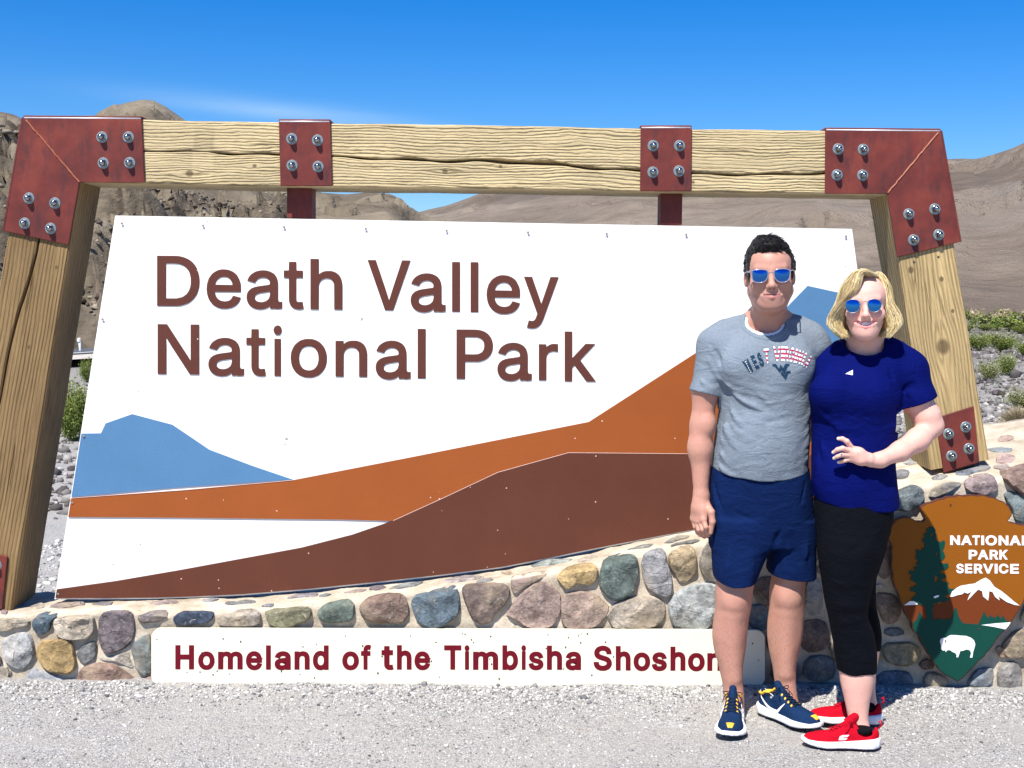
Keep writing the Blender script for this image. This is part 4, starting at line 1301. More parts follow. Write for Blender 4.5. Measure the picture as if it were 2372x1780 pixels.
def stone(poly, col, h=.03, seed=None):
    P_ = chaikin(poly, 1)
    P_ = [(p[0] + random.uniform(-1.4, 1.4), p[1] + random.uniform(-1.4, 1.4)) for p in P_]
    cx_ = sum(p[0] for p in P_) / len(P_)
    cy_ = sum(p[1] for p in P_) / len(P_)
    USED.append((cx_, cy_, max(math.hypot(p[0] - cx_, p[1] - cy_) for p in P_), [min(p[0] for p in poly), max(p[0] for p in poly), min(p[1] for p in poly), max(p[1] for p in poly)]))
    # resample the outline
    L = [0]
    Q = P_ + [P_[0]]
    for i in range(len(P_)): L.append(L[-1] + math.hypot(Q[i + 1][0] - Q[i][0], Q[i + 1][1] - Q[i][1]))
    m = 34
    ring = [(np.interp(L[-1] * i / m, L, [q[0] for q in Q]), np.interp(L[-1] * i / m, L, [q[1] for q in Q])) for i in range(m)]
    c0, n0 = hit(cx_, cy_)
    if c0 is None: return None
    V_, nn = [], []
    sd = len(USED) * 3.7
    rr = random.Random(len(USED) * 13 + 5)
    R_ = USED[-1][2]
    fac = []
    for _k in range(6):
        a_ = rr.uniform(0, 2 * PI)
        g_ = rr.uniform(.15, .85)
        fac.append((math.cos(a_) * g_, math.sin(a_) * g_, rr.uniform(.85, 1.25)))
    pts_, ab = [], []
    for sc_, hh in ((1.07, -.010), (1.045, .06 * h), (1.02, .45 * h), (.975, .80 * h), (.86, 1.0 * h), (.70, 1.08 * h), (.50, 1.14 * h), (.26, 1.16 * h)):
        for (x, y) in ring:
            a, b = cx_ + (x - cx_) * sc_, cy_ + (y - cy_) * sc_
            p, nr = hit(a, b)
            if p is None: p = c0
            pts_.append(p)
            ab.append((a, b, hh))
    PP = np.array([tuple(p) for p in pts_]) + [sd, 0, 0]
    N1, N2 = fbm(PP, 16, 3, 7), vnoise(PP, 55, 9)
    for p, (a, b, hh), nz_, nz2 in zip(pts_, ab, N1, N2):
        k = 1 + .22 * nz_ + .16 * nz2
        u_, w_ = (a - cx_) / R_, (b - cy_) / R_
        hh2 = min([hh] + [h * 1.1 * (c__ - gx * u_ - gy * w_) for gx, gy, c__ in fac]) if hh > 0 else hh
        hh2 = max(hh2, .004) if hh > .3 * h else hh2
        V_.append(p + n0 * (hh2 * (k if hh > 0 else 1)))
    V_.append(c0 + n0 * min(h * 1.16, h * 1.1 * min(f_[2] for f_ in fac)))
    Fc = []
    for r in range(7):
        for i in range(m):
            j = (i + 1) % m
            Fc.append([r * m + i, r * m + j, (r + 1) * m + j, (r + 1) * m + i])
    for i in range(m): Fc.append([7 * m + i, 7 * m + (i + 1) % m, 8 * m])
    o = mk('stone', V_, Fc, M_STONE, wall, smooth=True)
    bm = bmesh.new()
    bm.from_mesh(o.data)
    bmesh.ops.recalc_face_normals(bm, faces=bm.faces)
    bm.faces.ensure_lookup_table()
    if sum(f.normal.dot(n0) for f in bm.faces) < 0: bmesh.ops.reverse_faces(bm, faces=bm.faces)
    bm.to_mesh(o.data)
    bm.free()
    bmm = bmesh.new()
    bmm.from_mesh(o.data)
    for e in bmm.edges:
        if len(e.link_faces) == 2 and e.calc_face_angle(0) > math.radians(26): e.smooth = False
    bmm.to_mesh(o.data)
    bmm.free()
    o.color = (col[0] * .80, col[1] * .79, col[2] * .77, 1)
    PLY.append(poly)
    return o


A_ = crop(0, 1380, 3.687)
B_ = crop(560, 1250, 3.687)
C_ = crop(1100, 1220, 3.687)
D_ = crop(1560, 1060, 2.306)
E_ = crop(2000, 1100, 3.193)
F_ = crop(1950, 700, 3.32)
CREAM, TAN, OCH, PUR, GRY, LGR, NAVY, BLU, GRN, PNK, BRN, OLV, DKB = (.50, .43, .34), (.40, .33, .22), (.42, .29, .13), (.20, .165, .175), (.20, .20, .195), (.38, .38, .36), (.055, .075, .115), (.10, .14, .17), (.13, .165, .14), (.38, .27, .235), (.20, .145, .115), (.22, .20, .12), (.11, .07, .055)
for poly, col, h in [
    (A_([(-40, 200), (90, 195), (180, 190), (252, 205), (258, 258), (160, 270), (60, 305), (-40, 300)]), CREAM, .022),
    (A_([(375, 142), (440, 146), (500, 160), (455, 195), (435, 275), (395, 320), (345, 330), (295, 300), (285, 225), (320, 165)]), BLU, .026),
    (A_([(455, 190), (620, 172), (805, 165), (818, 270), (775, 350), (650, 365), (490, 355), (468, 250)]), CREAM, .034),
    (A_([(870, 150), (960, 128), (1120, 135), (1150, 190), (1155, 330), (1090, 440), (930, 505), (880, 460), (848, 330)]), PUR, .030),
    (A_([(1175, 190), (1250, 150), (1330, 122), (1435, 130), (1420, 205), (1320, 230), (1210, 245)]), (.22, .19, .19), .020),
    (A_([(1475, 200), (1530, 140), (1700, 128), (1845, 135), (1800, 225), (1650, 245), (1530, 255)]), NAVY, .024),
    ([(502, 1447), (528, 1423), (556, 1412), (590, 1411), (604, 1420), (602, 1440), (592, 1450), (560, 1447), (530, 1451)], (.38, .33, .28), .026),
    (A_([(18, 400), (60, 350), (200, 310), (265, 330), (305, 460), (270, 560), (190, 630), (110, 600), (20, 520)]), (.42, .42, .41), .028),
    (A_([(335, 400), (480, 370), (600, 370), (640, 480), (655, 600), (600, 665), (530, 670), (420, 640), (340, 570), (320, 480)]), OCH, .032),
    (A_([(655, 490), (710, 430), (770, 400), (828, 395), (835, 520), (750, 575), (690, 570)]), GRY, .022),
    (A_([(1120, 430), (1200, 360), (1300, 330), (1310, 640), (1220, 680), (1165, 630), (1150, 530)]), (.19, .21, .20), .022),
    (A_([(640, 795), (680, 640), (760, 590), (880, 575), (1000, 590), (1110, 680), (1210, 760), (1190, 790), (1000, 800), (780, 805)]), (.30, .20, .155), .034),
    (A_([(195, 810), (215, 680), (290, 612), (360, 650), (480, 670), (600, 760), (605, 815), (400, 830)]), (.40, .41, .42), .020),
    (A_([(-60, 500), (0, 515), (22, 545), (15, 585), (-50, 600)]), PUR, .02),
    (A_([(-70, 620), (50, 600), (85, 650), (75, 700), (165, 745), (155, 800), (-60, 810)]), CREAM, .014),
    (A_([(62, 648), (95, 636), (106, 660), (85, 685), (64, 676)]), (.15, .11, .12), .010),
    (A_([(1225, 695), (1300, 682), (1360, 765), (1240, 785)]), PNK, .012),
    (A_([(845, 520), (960, 520), (1100, 470), (1110, 540), (1140, 620), (1080, 600), (980, 560), (880, 555)]), (.46, .41, .34), .007),
    (B_([(192, 630), (250, 595), (420, 580), (595, 572), (590, 660), (520, 705), (430, 740), (250, 745)]), (.20, .19, .12), .028),
    (B_([(652, 612), (720, 545), (830, 518), (950, 515), (965, 690), (780, 710), (660, 690)]), GRN, .026),
    (B_([(1012, 575), (1050, 510), (1200, 465), (1385, 455), (1415, 560), (1412, 690), (1240, 722), (1080, 700), (1020, 640)]), (.24, .165, .13), .034),
    (B_([(1460, 480), (1620, 440), (1780, 405), (1840, 415), (1867, 560), (1840, 650), (1700, 722), (1620, 750), (1500, 680), (1455, 590)]), (.12, .16, .19), .036),
    (C_([(-102, 500), (0, 485), (250, 480), (302, 570), (240, 690), (150, 760), (125, 825), (30, 832), (-40, 770), (-70, 660), (-100, 600)]), (.20, .15, .13), .034),
    (C_([(315, 430), (450, 405), (608, 383), (612, 412), (470, 482), (390, 530), (322, 575), (310, 500)]), (.30, .22, .19), .018),
    (C_([(262, 760), (370, 600), (480, 500), (600, 470), (722, 560), (727, 680), (702, 800), (640, 862), (500, 872), (430, 852), (340, 780)]), (.41, .30, .26), .036),
    (C_([(695, 420), (800, 340), (960, 310), (1042, 340), (1037, 440), (980, 492), (900, 480), (830, 490), (790, 527), (730, 492)]), (.46, .33, .16), .030),
    (C_([(745, 590), (840, 550), (1020, 560), (1115, 660), (1147, 700), (1090, 800), (1000, 862), (750, 862), (738, 700)]), (.39, .29, .235), .030),
    (C_([(1100, 280), (1220, 240), (1375, 240), (1392, 340), (1362, 520), (1312, 590), (1200, 637), (1130, 600), (1058, 510), (1072, 380)]), (.12, .155, .14), .036),
    (C_([(1425, 270), (1500, 200), (1620, 180), (1647, 330), (1692, 440), (1672, 570), (1630, 607), (1490, 540), (1430, 420)]), (.33, .33, .34), .036),
    (C_([(1655, 230), (1760, 170), (1862, 160), (1892, 300), (1872, 400), (1760, 492), (1700, 380), (1655, 330)]), (.42, .33, .21), .030),
    (C_([(1935, 230), (1990, 130), (2060, 100), (2150, 180), (2150, 420), (2080, 470), (2000, 465), (1945, 420), (1915, 320)]), (.28, .25, .21), .028),
    (C_([(1132, 740), (1200, 650), (1340, 592), (1540, 592), (1627, 660), (1622, 770), (1520, 862), (1190, 862), (1150, 800)]), (.44, .38, .31), .034),
    (C_([(1648, 700), (1700, 560), (1850, 500), (2000, 480), (2070, 500), (2065, 620), (2035, 800), (1970, 880), (1760, 882), (1680, 820)]), (.40, .42, .41), .038),
    # behind and between the legs
    (D_([(440, 640), (540, 640), (560, 730), (520, 800), (420, 760)]), BRN, .026),
    (D_([(395, 790), (500, 780), (520, 900), (480, 930), (400, 910)]), BLU, .026),
    (D_([(620, 640), (700, 640), (700, 730), (640, 770), (570, 720)]), TAN, .024),
    (D_([(705, 640), (790, 650), (800, 835), (705, 842)]), LGR, .014),
    (D_([(690, 870), (800, 860), (840, 960), (800, 1030), (700, 1040), (660, 940)]), BRN, .026),
    (D_([(500, 930), (640, 900), (660, 1010), (560, 1060), (500, 1030)]), DKB, .026),
    (D_([(520, 1075), (640, 1060), (690, 1140), (640, 1200), (520, 1190)]), PUR, .024),
    (D_([(700, 1060), (830, 1050), (870, 1110), (850, 1190), (690, 1180)]), BLU, .022),
    (D_([(820, 1000), (870, 980), (900, 1080), (860, 1090)]), TAN, .022),
    (D_([(840, 640), (950, 640), (980, 740), (880, 800), (820, 740)]), TAN, .024),
    (D_([(850, 420), (1000, 400), (1040, 500), (940, 600), (840, 560)]), GRY, .024),
    (D_([(620, 420), (760, 400), (800, 500), (720, 600), (600, 560)]), BRN, .024),
    (D_([(470, 400), (580, 400), (590, 520), (500, 590), (440, 520)]), LGR, .024),
    (D_([(900, 860), (1010, 840), (1030, 980), (940, 1010)]), GRY, .024),
    # right of the woman
    (E_([(235, 130), (330, 75), (420, 90), (455, 150), (410, 230), (330, 272), (240, 262), (200, 200)]), (.14, .17, .18), .028),
    (F_([(668, 1512), (680, 1450), (750, 1405), (860, 1378), (925, 1395), (850, 1432), (800, 1470)]), (.27, .265, .26), .022),
    (F_([(932, 1380), (1000, 1330), (1150, 1318), (1197, 1400), (1185, 1460), (1080, 1482), (960, 1440)]), (.30, .235, .235), .030),
    (F_([(1205, 1300), (1290, 1275), (1401, 1240), (1560, 1230), (1640, 1400), (1560, 1520), (1401, 1495), (1330, 1450), (1260, 1390)]), (.27, .19, .155), .050),
    (E_([(1035, 170), (1060, 120), (1188, 150), (1270, 190), (1255, 320), (1180, 352), (1110, 330), (1100, 250)]), (.22, .27, .28), .020),
    (E_([(85, 880), (200, 870), (262, 940), (270, 1060), (180, 1110), (130, 1060), (90, 960)]), (.24, .17, .12), .030),
    (E_([(150, 1130), (290, 1135), (295, 1190), (160, 1187)]), BLU, .018),
    (E_([(140, 1250), (300, 1230), (400, 1260), (430, 1330), (350, 1410), (200, 1400), (130, 1320)]), (.32, .27, .17), .028),
    (E_([(95, 560), (165, 500), (185, 620), (190, 740), (140, 780), (85, 690)]), (.26, .19, .17), .026),
    (E_([(95, 1455), (300, 1440), (372, 1500), (335, 1580), (120, 1600)]), (.15, .18, .22), .022),
    (E_([(440, 1480), (500, 1455), (580, 1475), (625, 1545), (560, 1600), (450, 1590)]), (.42, .36, .27), .022),
    (E_([(755, 1535), (830, 1442), (920, 1420), (962, 1450), (940, 1550), (820, 1575)]), (.22, .25, .28), .026),
    (E_([(1030, 1230), (1120, 1150), (1188, 1138), (1300, 1160), (1290, 1300), (1150, 1352), (1080, 1352), (1020, 1310)]), (.30, .24, .17), .034),
    (E_([(968, 1295), (1010, 1255), (1085, 1330), (1020, 1352)]), (.34, .22, .15), .020),
    (E_([(1005, 1400), (1110, 1370), (1168, 1450), (1165, 1595), (1000, 1595), (985, 1500)]), (.30, .28, .26), .026),
    (E_([(1195, 1370), (1300, 1340), (1420, 1400), (1400, 1580), (1220, 1590)]), TAN, .026),
    (E_([(1150, 1060), (1188, 960), (1240, 900), (1330, 940), (1300, 1090), (1188, 1095)]), (.34, .33, .25), .026),
    (E_([(1340, 380), (1450, 340), (1520, 480), (1480, 700), (1350, 660), (1330, 480)]), PNK, .028),
    (E_([(1310, 760), (1460, 740), (1500, 900), (1400, 980), (1300, 880)]), GRY, .026),
    # flush stones in the top
    (F_([(868, 1322), (940, 1285), (1050, 1268), (1142, 1262), (1132, 1292), (1000, 1325), (900, 1342)]), (.22, .25, .29), .010),
    (F_([(412, 1298), (470, 1285), (530, 1315), (490, 1358), (410, 1362)]), (.22, .22, .23), .010),
    (F_([(1090, 1135), (1200, 1122), (1305, 1130), (1315, 1150), (1200, 1158)]), (.28, .31, .33), .007),
    (F_([(1185, 1195), (1280, 1172), (1345, 1195), (1290, 1240), (1200, 1248)]), (.45, .33, .30), .009),
    (F_([(1170, 1262), (1260, 1252), (1300, 1270), (1250, 1292), (1175, 1290)]), (.42, .34, .31), .009),
    (F_([(700, 1345), (790, 1330), (820, 1350), (760, 1372), (690, 1370)]), (.36, .36, .34), .008),
    (A_([(410, 95), (520, 62), (700, 58), (740, 78), (640, 100), (470, 112)]), (.30, .24, .23), .008),
    (A_([(780, 72), (900, 52), (980, 66), (930, 82), (800, 84)]), (.22, .20, .20), .007),
    (A_([(1270, 60), (1400, 45), (1540, 50), (1480, 75), (1300, 82)]), (.34, .27, .25), .007),
    (A_([(1720, 45), (1800, 30), (1880, 32), (1840, 55), (1740, 58)]), (.28, .28, .28), .007),
    (A_([(10, 130), (60, 128), (65, 160), (12, 162)]), (.30, .22, .21), .007),
    (B_([(380, 500), (500, 470), (660, 462), (620, 490), (420, 508)]), (.30, .27, .28), .008),
    (B_([(650, 485), (740, 465), (770, 475), (700, 492)]), (.27, .29, .28), .007),
    (B_([(155, 575), (230, 555), (290, 558), (230, 585)]), (.24, .25, .27), .006),
    (B_([(1245, 432), (1350, 385), (1560, 365), (1520, 390), (1380, 420)]), (.27, .28, .27), .009),
    (B_([(860, 455), (1050, 425), (1070, 440), (920, 468)]), (.38, .30, .28), .006),
    (B_([(1700, 360), (1850, 325), (2090, 315), (2000, 345), (1800, 372)]), (.36, .31, .29), .008),
    (B_([(1985, 382), (2060, 345), (2150, 338), (2120, 365)]), (.22, .23, .23), .007),
    (C_([(0, 480), (60, 455), (165, 448), (140, 475)]), (.24, .24, .23), .007),
    (C_([(465, 352), (560, 305), (720, 285), (840, 272), (800, 300), (620, 335)]), (.30, .33, .30), .009),
    (C_([(215, 405), (260, 385), (330, 392), (290, 420)]), (.48, .38, .26), .007),
    (C_([(1610, 145), (1700, 98), (1840, 78), (1800, 110), (1640, 150)]), (.26, .25, .23), .008),
    (C_([(1655, 172), (1750, 140), (1925, 110), (1890, 140), (1720, 168)]), (.20, .20, .18), .008),
    (C_([(1280, 205), (1400, 172), (1540, 150), (1480, 185)]), (.30, .29, .26), .007),
]:
    stone(poly, col, h)

# small stones filling the mortar between the big ones
def _pin(x, y, P_):
    c = False
    for i in range(len(P_)):
        (x0, y0), (x1, y1) = P_[i - 1], P_[i]
        if (y0 > y) != (y1 > y) and x < (x1 - x0) * (y - y0) / (y1 - y0) + x0: c = not c
    return c


AHB = [(2060, 1195), (2135, 1160), (2215, 1140), (2330, 1160), (2352, 1200), (2412, 1225), (2400, 1330), (2350, 1430), (2220, 1590), (2120, 1470), (2070, 1340)]


def free_at(x, y):
    if 338 < x < 1784 and y > 1446: return False
    if _pin(x, y, AHB): return False
    if y < interp(x, YFT) + 12 or y > 1588: return False
    return not any(abs(u[0] - x) < u[2] + 4 and abs(u[1] - y) < u[2] + 4 and _pin(x, y, q) for u, q in zip(USED, PLY))


rs = random.Random(15)
for rad, tries in ((42, 700), (30, 900), (21, 1200), (14, 1600)):
    for _k in range(tries):
        x, y = rs.uniform(-20, 2420), rs.uniform(1150, 1580)
        if x < 1640 and rad > 15 and rs.random() < .5: continue
        el_ = rs.uniform(.6, 1.0)
        if all(free_at(x + math.cos(a) * rad * 1.14, y + math.sin(a) * rad * el_ * 1.14) for a in np.linspace(0, 2 * PI, 13)[:-1]) and free_at(x, y):
            poly = [(x + math.cos(a) * rad * rs.uniform(.86, 1.08), y + math.sin(a) * rad * el_ * rs.uniform(.86, 1.08)) for a in np.linspace(rs.random(), rs.random() * .1 + 2 * PI, 8)[:-1]]
            stone(poly, rs.choice([CREAM, TAN, PUR, GRY, LGR, BLU, PNK, BRN, GRN, OCH]), .012 + rad * .0004)

# flat stones bedded flush in the top of the wall
rs = random.Random(25)
for _k in range(420):
    x = rs.uniform(-10, 2390)
    yf = interp(x, YFT)
    dep = interp(x, [(0, 26), (1500, 20), (1900, 40), (2100, 80), (2372, 85)])
    y = yf - rs.uniform(5, dep)
    w_, h_ = rs.uniform(16, 44), rs.uniform(3.0, 5.5) * (1 + dep / 60)
    sl = (interp(x + 20, YFT) - interp(x - 20, YFT)) / 40
    poly = [(x + math.cos(a) * w_ * rs.uniform(.85, 1.05), y + math.sin(a) * h_ * rs.uniform(.8, 1.05) + math.cos(a) * w_ * sl) for a in np.linspace(0, 2 * PI, 9)[:-1]]
    if 2140 < x < 2300 and y < 1110: continue
    if any(abs(u[0] - x) < u[2] + w_ and min(q[1] for q in pl) < y + h_ + 2 and max(q[1] for q in pl) > y - h_ - 2 and (min(q[0] for q in pl) < x + w_ + 3 and max(q[0] for q in pl) > x - w_ - 3) for u, pl in zip(USED, PLY)): continue
    c0_, n0_ = hit(x, y)
    if c0_ is None or abs(n0_.z) < .7: continue
    stone(poly, rs.choice([CREAM, PUR, GRY, LGR, PNK, LGR, BLU]), .005)

# beyond the frame on both sides: the wall goes on
rs = random.Random(5)
for X0, X1 in ((-640, -25), (2440, 3100)):
    x = X0
    while x < X1:
        top = interp(x, YFT) + 22
        y = top
        while y < 1560:
            w_, h_ = rs.uniform(55, 95), rs.uniform(40, 75)
            if y + h_ * .6 > 1590: break
            cx_, cy_ = x + rs.uniform(-10, 10), y + h_ / 2
            poly = [(cx_ + math.cos(a) * w_ * .5 * rs.uniform(.8, 1.05), cy_ + math.sin(a) * h_ * .5 * rs.uniform(.8, 1.05)) for a in np.linspace(0, 2 * PI, 9)[:-1]]
            stone(poly, rs.choice([CREAM, TAN, PUR, GRY, LGR, BLU, PNK, BRN, GRN]), .028)
            y += h_ + 12
        x += 84

# ------------------------------------------------------------------ arrowhead sign
YA = 5.225
arrow = empty('arrowhead_sign', W(2215, 1590, YA), 'brown arrowhead shaped park service emblem with tree, mountain and white bison on the wall', 'sign')
OUT = [(425, 240), (470, 212), (512, 204), (550, 184), (590, 180), (620, 164), (680, 162), (705, 149), (740, 157), (800, 150), (845, 156), (890, 150), (930, 165), (975, 172), (1020, 196), (1040, 200), (1058, 218), (1078, 236), (1086, 258), (1099, 275), (1097, 302), (1084, 320), (1068, 340), (1090, 352), (1130, 360), (1160, 371), (1232, 370), (1280, 392), (1302, 440), (1288, 500), (1268, 560), (1270, 600), (1255, 680), (1240, 760), (1225, 820), (1200, 900), (1182, 950), (1165, 980), (1130, 1040), (1092, 1098), (1045, 1150), (1000, 1200), (985, 1220), (962, 1262), (912, 1318), (895, 1345), (852, 1378), (820, 1420), (790, 1448), (735, 1505), (695, 1532), (650, 1505), (600, 1480), (560, 1446), (545, 1420), (520, 1395), (500, 1352), (478, 1330), (452, 1282), (425, 1240), (412, 1200), (380, 1172), (362, 1140), (350, 1090), (330, 1060), (310, 1030), (292, 980), (272, 930), (258, 880), (232, 830), (214, 770), (218, 730), (205, 680), (212, 600), (205, 560), (214, 535), (198, 500), (182, 470), (180, 440), (192, 415), (205, 380), (240, 338), (290, 316), (340, 316), (400, 345), (440, 346), (456, 335), (440, 300), (424, 268)]
EO = crop(2000, 1100, 3.193)
cxo, cyo = 735, 800
M_ARB = paint_mat('arrowhead brown', (.25, .080, .007), .5, .04, (.2, .1, .03), .05)
M_ARR = paint_mat('arrowhead rust', (.155, .036, .010), .5, .04, (.3, .15, .1), .07)
M_ARG = paint_mat('arrowhead green', (.006, .055, .040), .5, .08, (.25, .35, .30), .10)
M_ARW = paint_mat('arrowhead white', (.82, .82, .80), .5, 0, (.5, .5, .5), .02)
M_ARE = simple('arrowhead rim', (.085, .022, .012), .6)
rim = slab('rim', [EO(OUT)], YA, .024, M_ARE, arrow)
INN = []
for i, (x, y) in enumerate(OUT):
    a, b = OUT[i - 1], OUT[(i + 1) % len(OUT)]
    dx, dy = b[0] - a[0], b[1] - a[1]
    l = math.hypot(dx, dy)
    INN.append((x - dy / l * 7, y + dx / l * 7))


def pin(x, y, P_):
    c = False
    for i in range(len(P_)):
        (x0, y0), (x1, y1) = P_[i - 1], P_[i]
        if (y0 > y) != (y1 > y) and x < (x1 - x0) * (y - y0) / (y1 - y0) + x0: c = not c
    return c


if not pin(INN[40][0], INN[40][1], OUT): INN = [(2 * o[0] - i_[0], 2 * o[1] - i_[1]) for o, i_ in zip(OUT, INN)]
face_ = slab('face', [EO(INN)], YA - .0015, .0015, M_ARB, arrow)


def edgex(y, side):
    """x of the inner outline at row y"""
    xs_ = []
    for i in range(len(INN)):
        (x0, y0), (x1, y1) = INN[i - 1], INN[i]
        if (y0 > y) != (y1 > y): xs_.append((x1 - x0) * (y - y0) / (y1 - y0) + x0)
    return (min(xs_) + 2) if side < 0 else (max(xs_) - 2)


def low(y0):
    """inner outline below row y0, from right to left"""
    pts = [(edgex(y0, 1), y0)]
    seg = [p for p in INN if p[1] > y0 + 3]
    i0 = max(range(len(seg)), key=lambda i: 0)
    pts += [(min(max(p[0], edgex(min(p[1], 1515), -1)), edgex(min(p[1], 1515), 1)), min(p[1], 1517)) for p in seg]
    pts += [(edgex(y0, -1), y0)]
    return pts


mtn = [(edgex(975, 1), 975), (1110, 935), (1070, 900), (1020, 860), (970, 830), (935, 790), (905, 770), (870, 785), (825, 810), (720, 830), (655, 870), (640, 905), (600, 935), (560, 960), (480, 965), (440, 960), (400, 966), (345, 962), (edgex(968, -1), 968)]
mt = mtn + [(edgex(1020, -1), 1020), (edgex(1080, -1), 1080), (edgex(1130, -1), 1130), (700, 1130), (edgex(1085, 1), 1085), (edgex(1030, 1), 1030)]
slab('mountain', [EO(mt)], YA - .0027, .0012, M_ARR, arrow)
gr = [(edgex(1105, 1), 1105), (1082, 1090), (1070, 1072), (1060, 1088), (1045, 1060), (1033, 1040), (1022, 1062), (1012, 1060), (1000, 1042), (990, 1035), (980, 1062), (965, 1048), (955, 1060), (938, 1035), (925, 1060), (912, 1050), (900, 1020), (890, 1015), (880, 1045), (868, 1065), (850, 1108), (780, 1102), (735, 1098), (705, 1050), (690, 990), (675, 985), (660, 1040), (650, 1070), (620, 1062), (600, 1076), (560, 1062), (520, 1075), (480, 1060), (445, 1072), (432, 1040), (415, 1010), (405, 1045), (385, 1080), (372, 1092), (edgex(1095, -1) + 3, 1095)]
lowp = [p for p in INN if p[1] > 1110]
gr2 = gr + sorted([p for p in lowp if p[0] < 695], key=lambda p: p[1]) + sorted([p for p in lowp if p[0] >= 695], key=lambda p: -p[1])
slab('green_land', [EO(gr2)], YA - .0037, .0010, M_ARG, arrow)
random.seed(11)
tree = [(500, 388), (520, 386), (535, 410), (530, 430), (542, 445), (532, 470), (545, 490), (575, 500), (590, 485), (605, 495), (600, 530), (585, 560), (600, 580), (605, 605), (590, 625), (570, 640), (590, 660), (625, 655), (632, 680), (610, 700), (590, 705), (560, 720), (590, 735), (615, 745), (600, 770), (570, 775), (600, 800), (632, 795), (625, 825), (640, 845), (680, 845), (660, 870), (620, 890), (600, 900), (640, 925), (600, 945), (560, 940), (540, 960), (520, 950), (512, 1000), (520, 1085), (475, 1085), (462, 1000), (455, 950), (440, 975), (400, 950), (380, 965), (350, 930), (375, 900), (400, 885), (380, 870), (345, 860), (350, 835), (375, 830), (400, 810), (375, 795), (345, 775), (360, 745), (335, 735), (345, 710), (385, 715), (370, 685), (400, 680), (390, 655), (410, 640), (385, 620), (395, 590), (385, 565), (405, 555), (435, 570), (430, 545), (455, 545), (450, 510), (430, 480), (455, 470), (448, 440), (470, 430), (465, 405)]
slab('tree', [EO(tree), EO([(500, 440), (512, 430), (516, 455), (506, 468)]), EO([(530, 745), (555, 760), (545, 800), (525, 790)]), EO([(540, 575), (552, 585), (548, 605), (538, 600)])], YA - .0048, .0011, M_ARG, arrow)
snow = [(641, 905), (655, 865), (690, 838), (720, 822), (790, 810), (825, 805), (870, 777), (905, 762), (935, 782), (970, 830), (1020, 860), (1070, 900), (1110, 935), (1155, 968), (1120, 964), (1060, 942), (1035, 925), (1000, 900), (1008, 930), (975, 905), (955, 868), (930, 862), (928, 900), (922, 932), (900, 912), (885, 900), (878, 862), (850, 850), (830, 868), (800, 900), (770, 930), (782, 898), (800, 866), (770, 880), (748, 870), (730, 885), (700, 890), (665, 902)]
slab('snow_cap', [EO(snow)], YA - .0050, .0013, M_ARW, arrow)
slab('snow_patch', [EO([(300, 966), (345, 936), (375, 936), (402, 954), (398, 962), (350, 964)])], YA - .0050, .0013, M_ARW, arrow)
slab('snow_patch', [EO([(517, 905), (540, 893), (560, 891), (556, 904), (530, 914)])], YA - .0062, .0013, M_ARW, arrow)
slab('lake', [EO([(874, 1112), (980, 1100), (1090, 1092), (1072, 1120), (1050, 1144), (960, 1125)])], YA - .0052, .0013, M_ARW, arrow)
bis = [(566, 1235), (572, 1215), (590, 1207), (612, 1208), (625, 1196), (645, 1187), (680, 1187), (720, 1191), (760, 1193), (795, 1206), (818, 1225), (828, 1255), (820, 1285), (812, 1310), (806, 1353), (789, 1353), (797, 1318), (785, 1298), (762, 1293), (738, 1302), (716, 1305), (710, 1325), (700, 1352), (688, 1350), (690, 1335), (680, 1320), (660, 1312), (640, 1298), (622, 1298), (610, 1312), (604, 1300), (588, 1302), (576, 1290), (574, 1262)]
slab('bison', [EO(bis)], YA - .0052, .0013, M_ARW, arrow)
slab('bison_mark', [EO([(606, 1222), (614, 1222), (612, 1246), (604, 1240)])], YA - .0058, .0005, M_DARK, arrow)
for ch, x0, x1, yt, yb in [('N', 642, 715, 450, 520), ('A', 722, 803, 450, 521), ('T', 806, 862, 450, 521), ('I', 872, 893, 451, 521), ('O', 903, 988, 449, 524), ('N', 1000, 1073, 451, 523), ('A', 1080, 1165, 451, 523), ('L', 1172, 1222, 451, 523),
                           ('P', 779, 843, 557, 627), ('A', 846, 926, 557, 628), ('R', 934, 1000, 557, 628), ('K', 1006, 1070, 557, 628),
                           ('S', 687, 742, 659, 730), ('E', 752, 805, 660, 730), ('R', 818, 884, 660, 731), ('V', 884, 962, 660, 731), ('I', 971, 992, 660, 731), ('C', 1002, 1073, 659, 732), ('E', 1086, 1150, 661, 732)]:
    (a, c_), (b, d_) = EO([(x0, yt), (x1, yb)])
    letter(ch, (a, b, c_, d_), 'C', YA - .0030, .0016, M_ARW, arrow)
for q in EO([(643, 221), (852, 1138)]):
    m = MB()
    c = W(*q, YA)
    m.lathe((c.x, YA - .001, c.z), (0, -1, 0), [(0, .004), (.004, .0035)], 8)
    m.build('screw', M_ARE, arrow)
# ------------------------------------------------------------------ desert shrubs
def leaf_mat(name, stops):
    t = NT(name)
    a = t.n('ShaderNodeAttribute', attribute_name='tone')
    c = t.ramp(a.outputs['Fac'], stops)
    t.done(c, .65, Specular_IOR_Level=.25)
    return t.m


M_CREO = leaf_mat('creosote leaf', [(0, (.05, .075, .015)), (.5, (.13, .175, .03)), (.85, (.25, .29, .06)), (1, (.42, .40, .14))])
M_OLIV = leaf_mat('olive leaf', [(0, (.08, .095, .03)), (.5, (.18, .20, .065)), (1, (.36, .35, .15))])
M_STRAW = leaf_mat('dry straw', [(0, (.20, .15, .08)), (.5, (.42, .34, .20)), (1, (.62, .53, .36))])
M_TWIG = simple('shrub twig', (.20, .15, .10), .9, .2, 40)


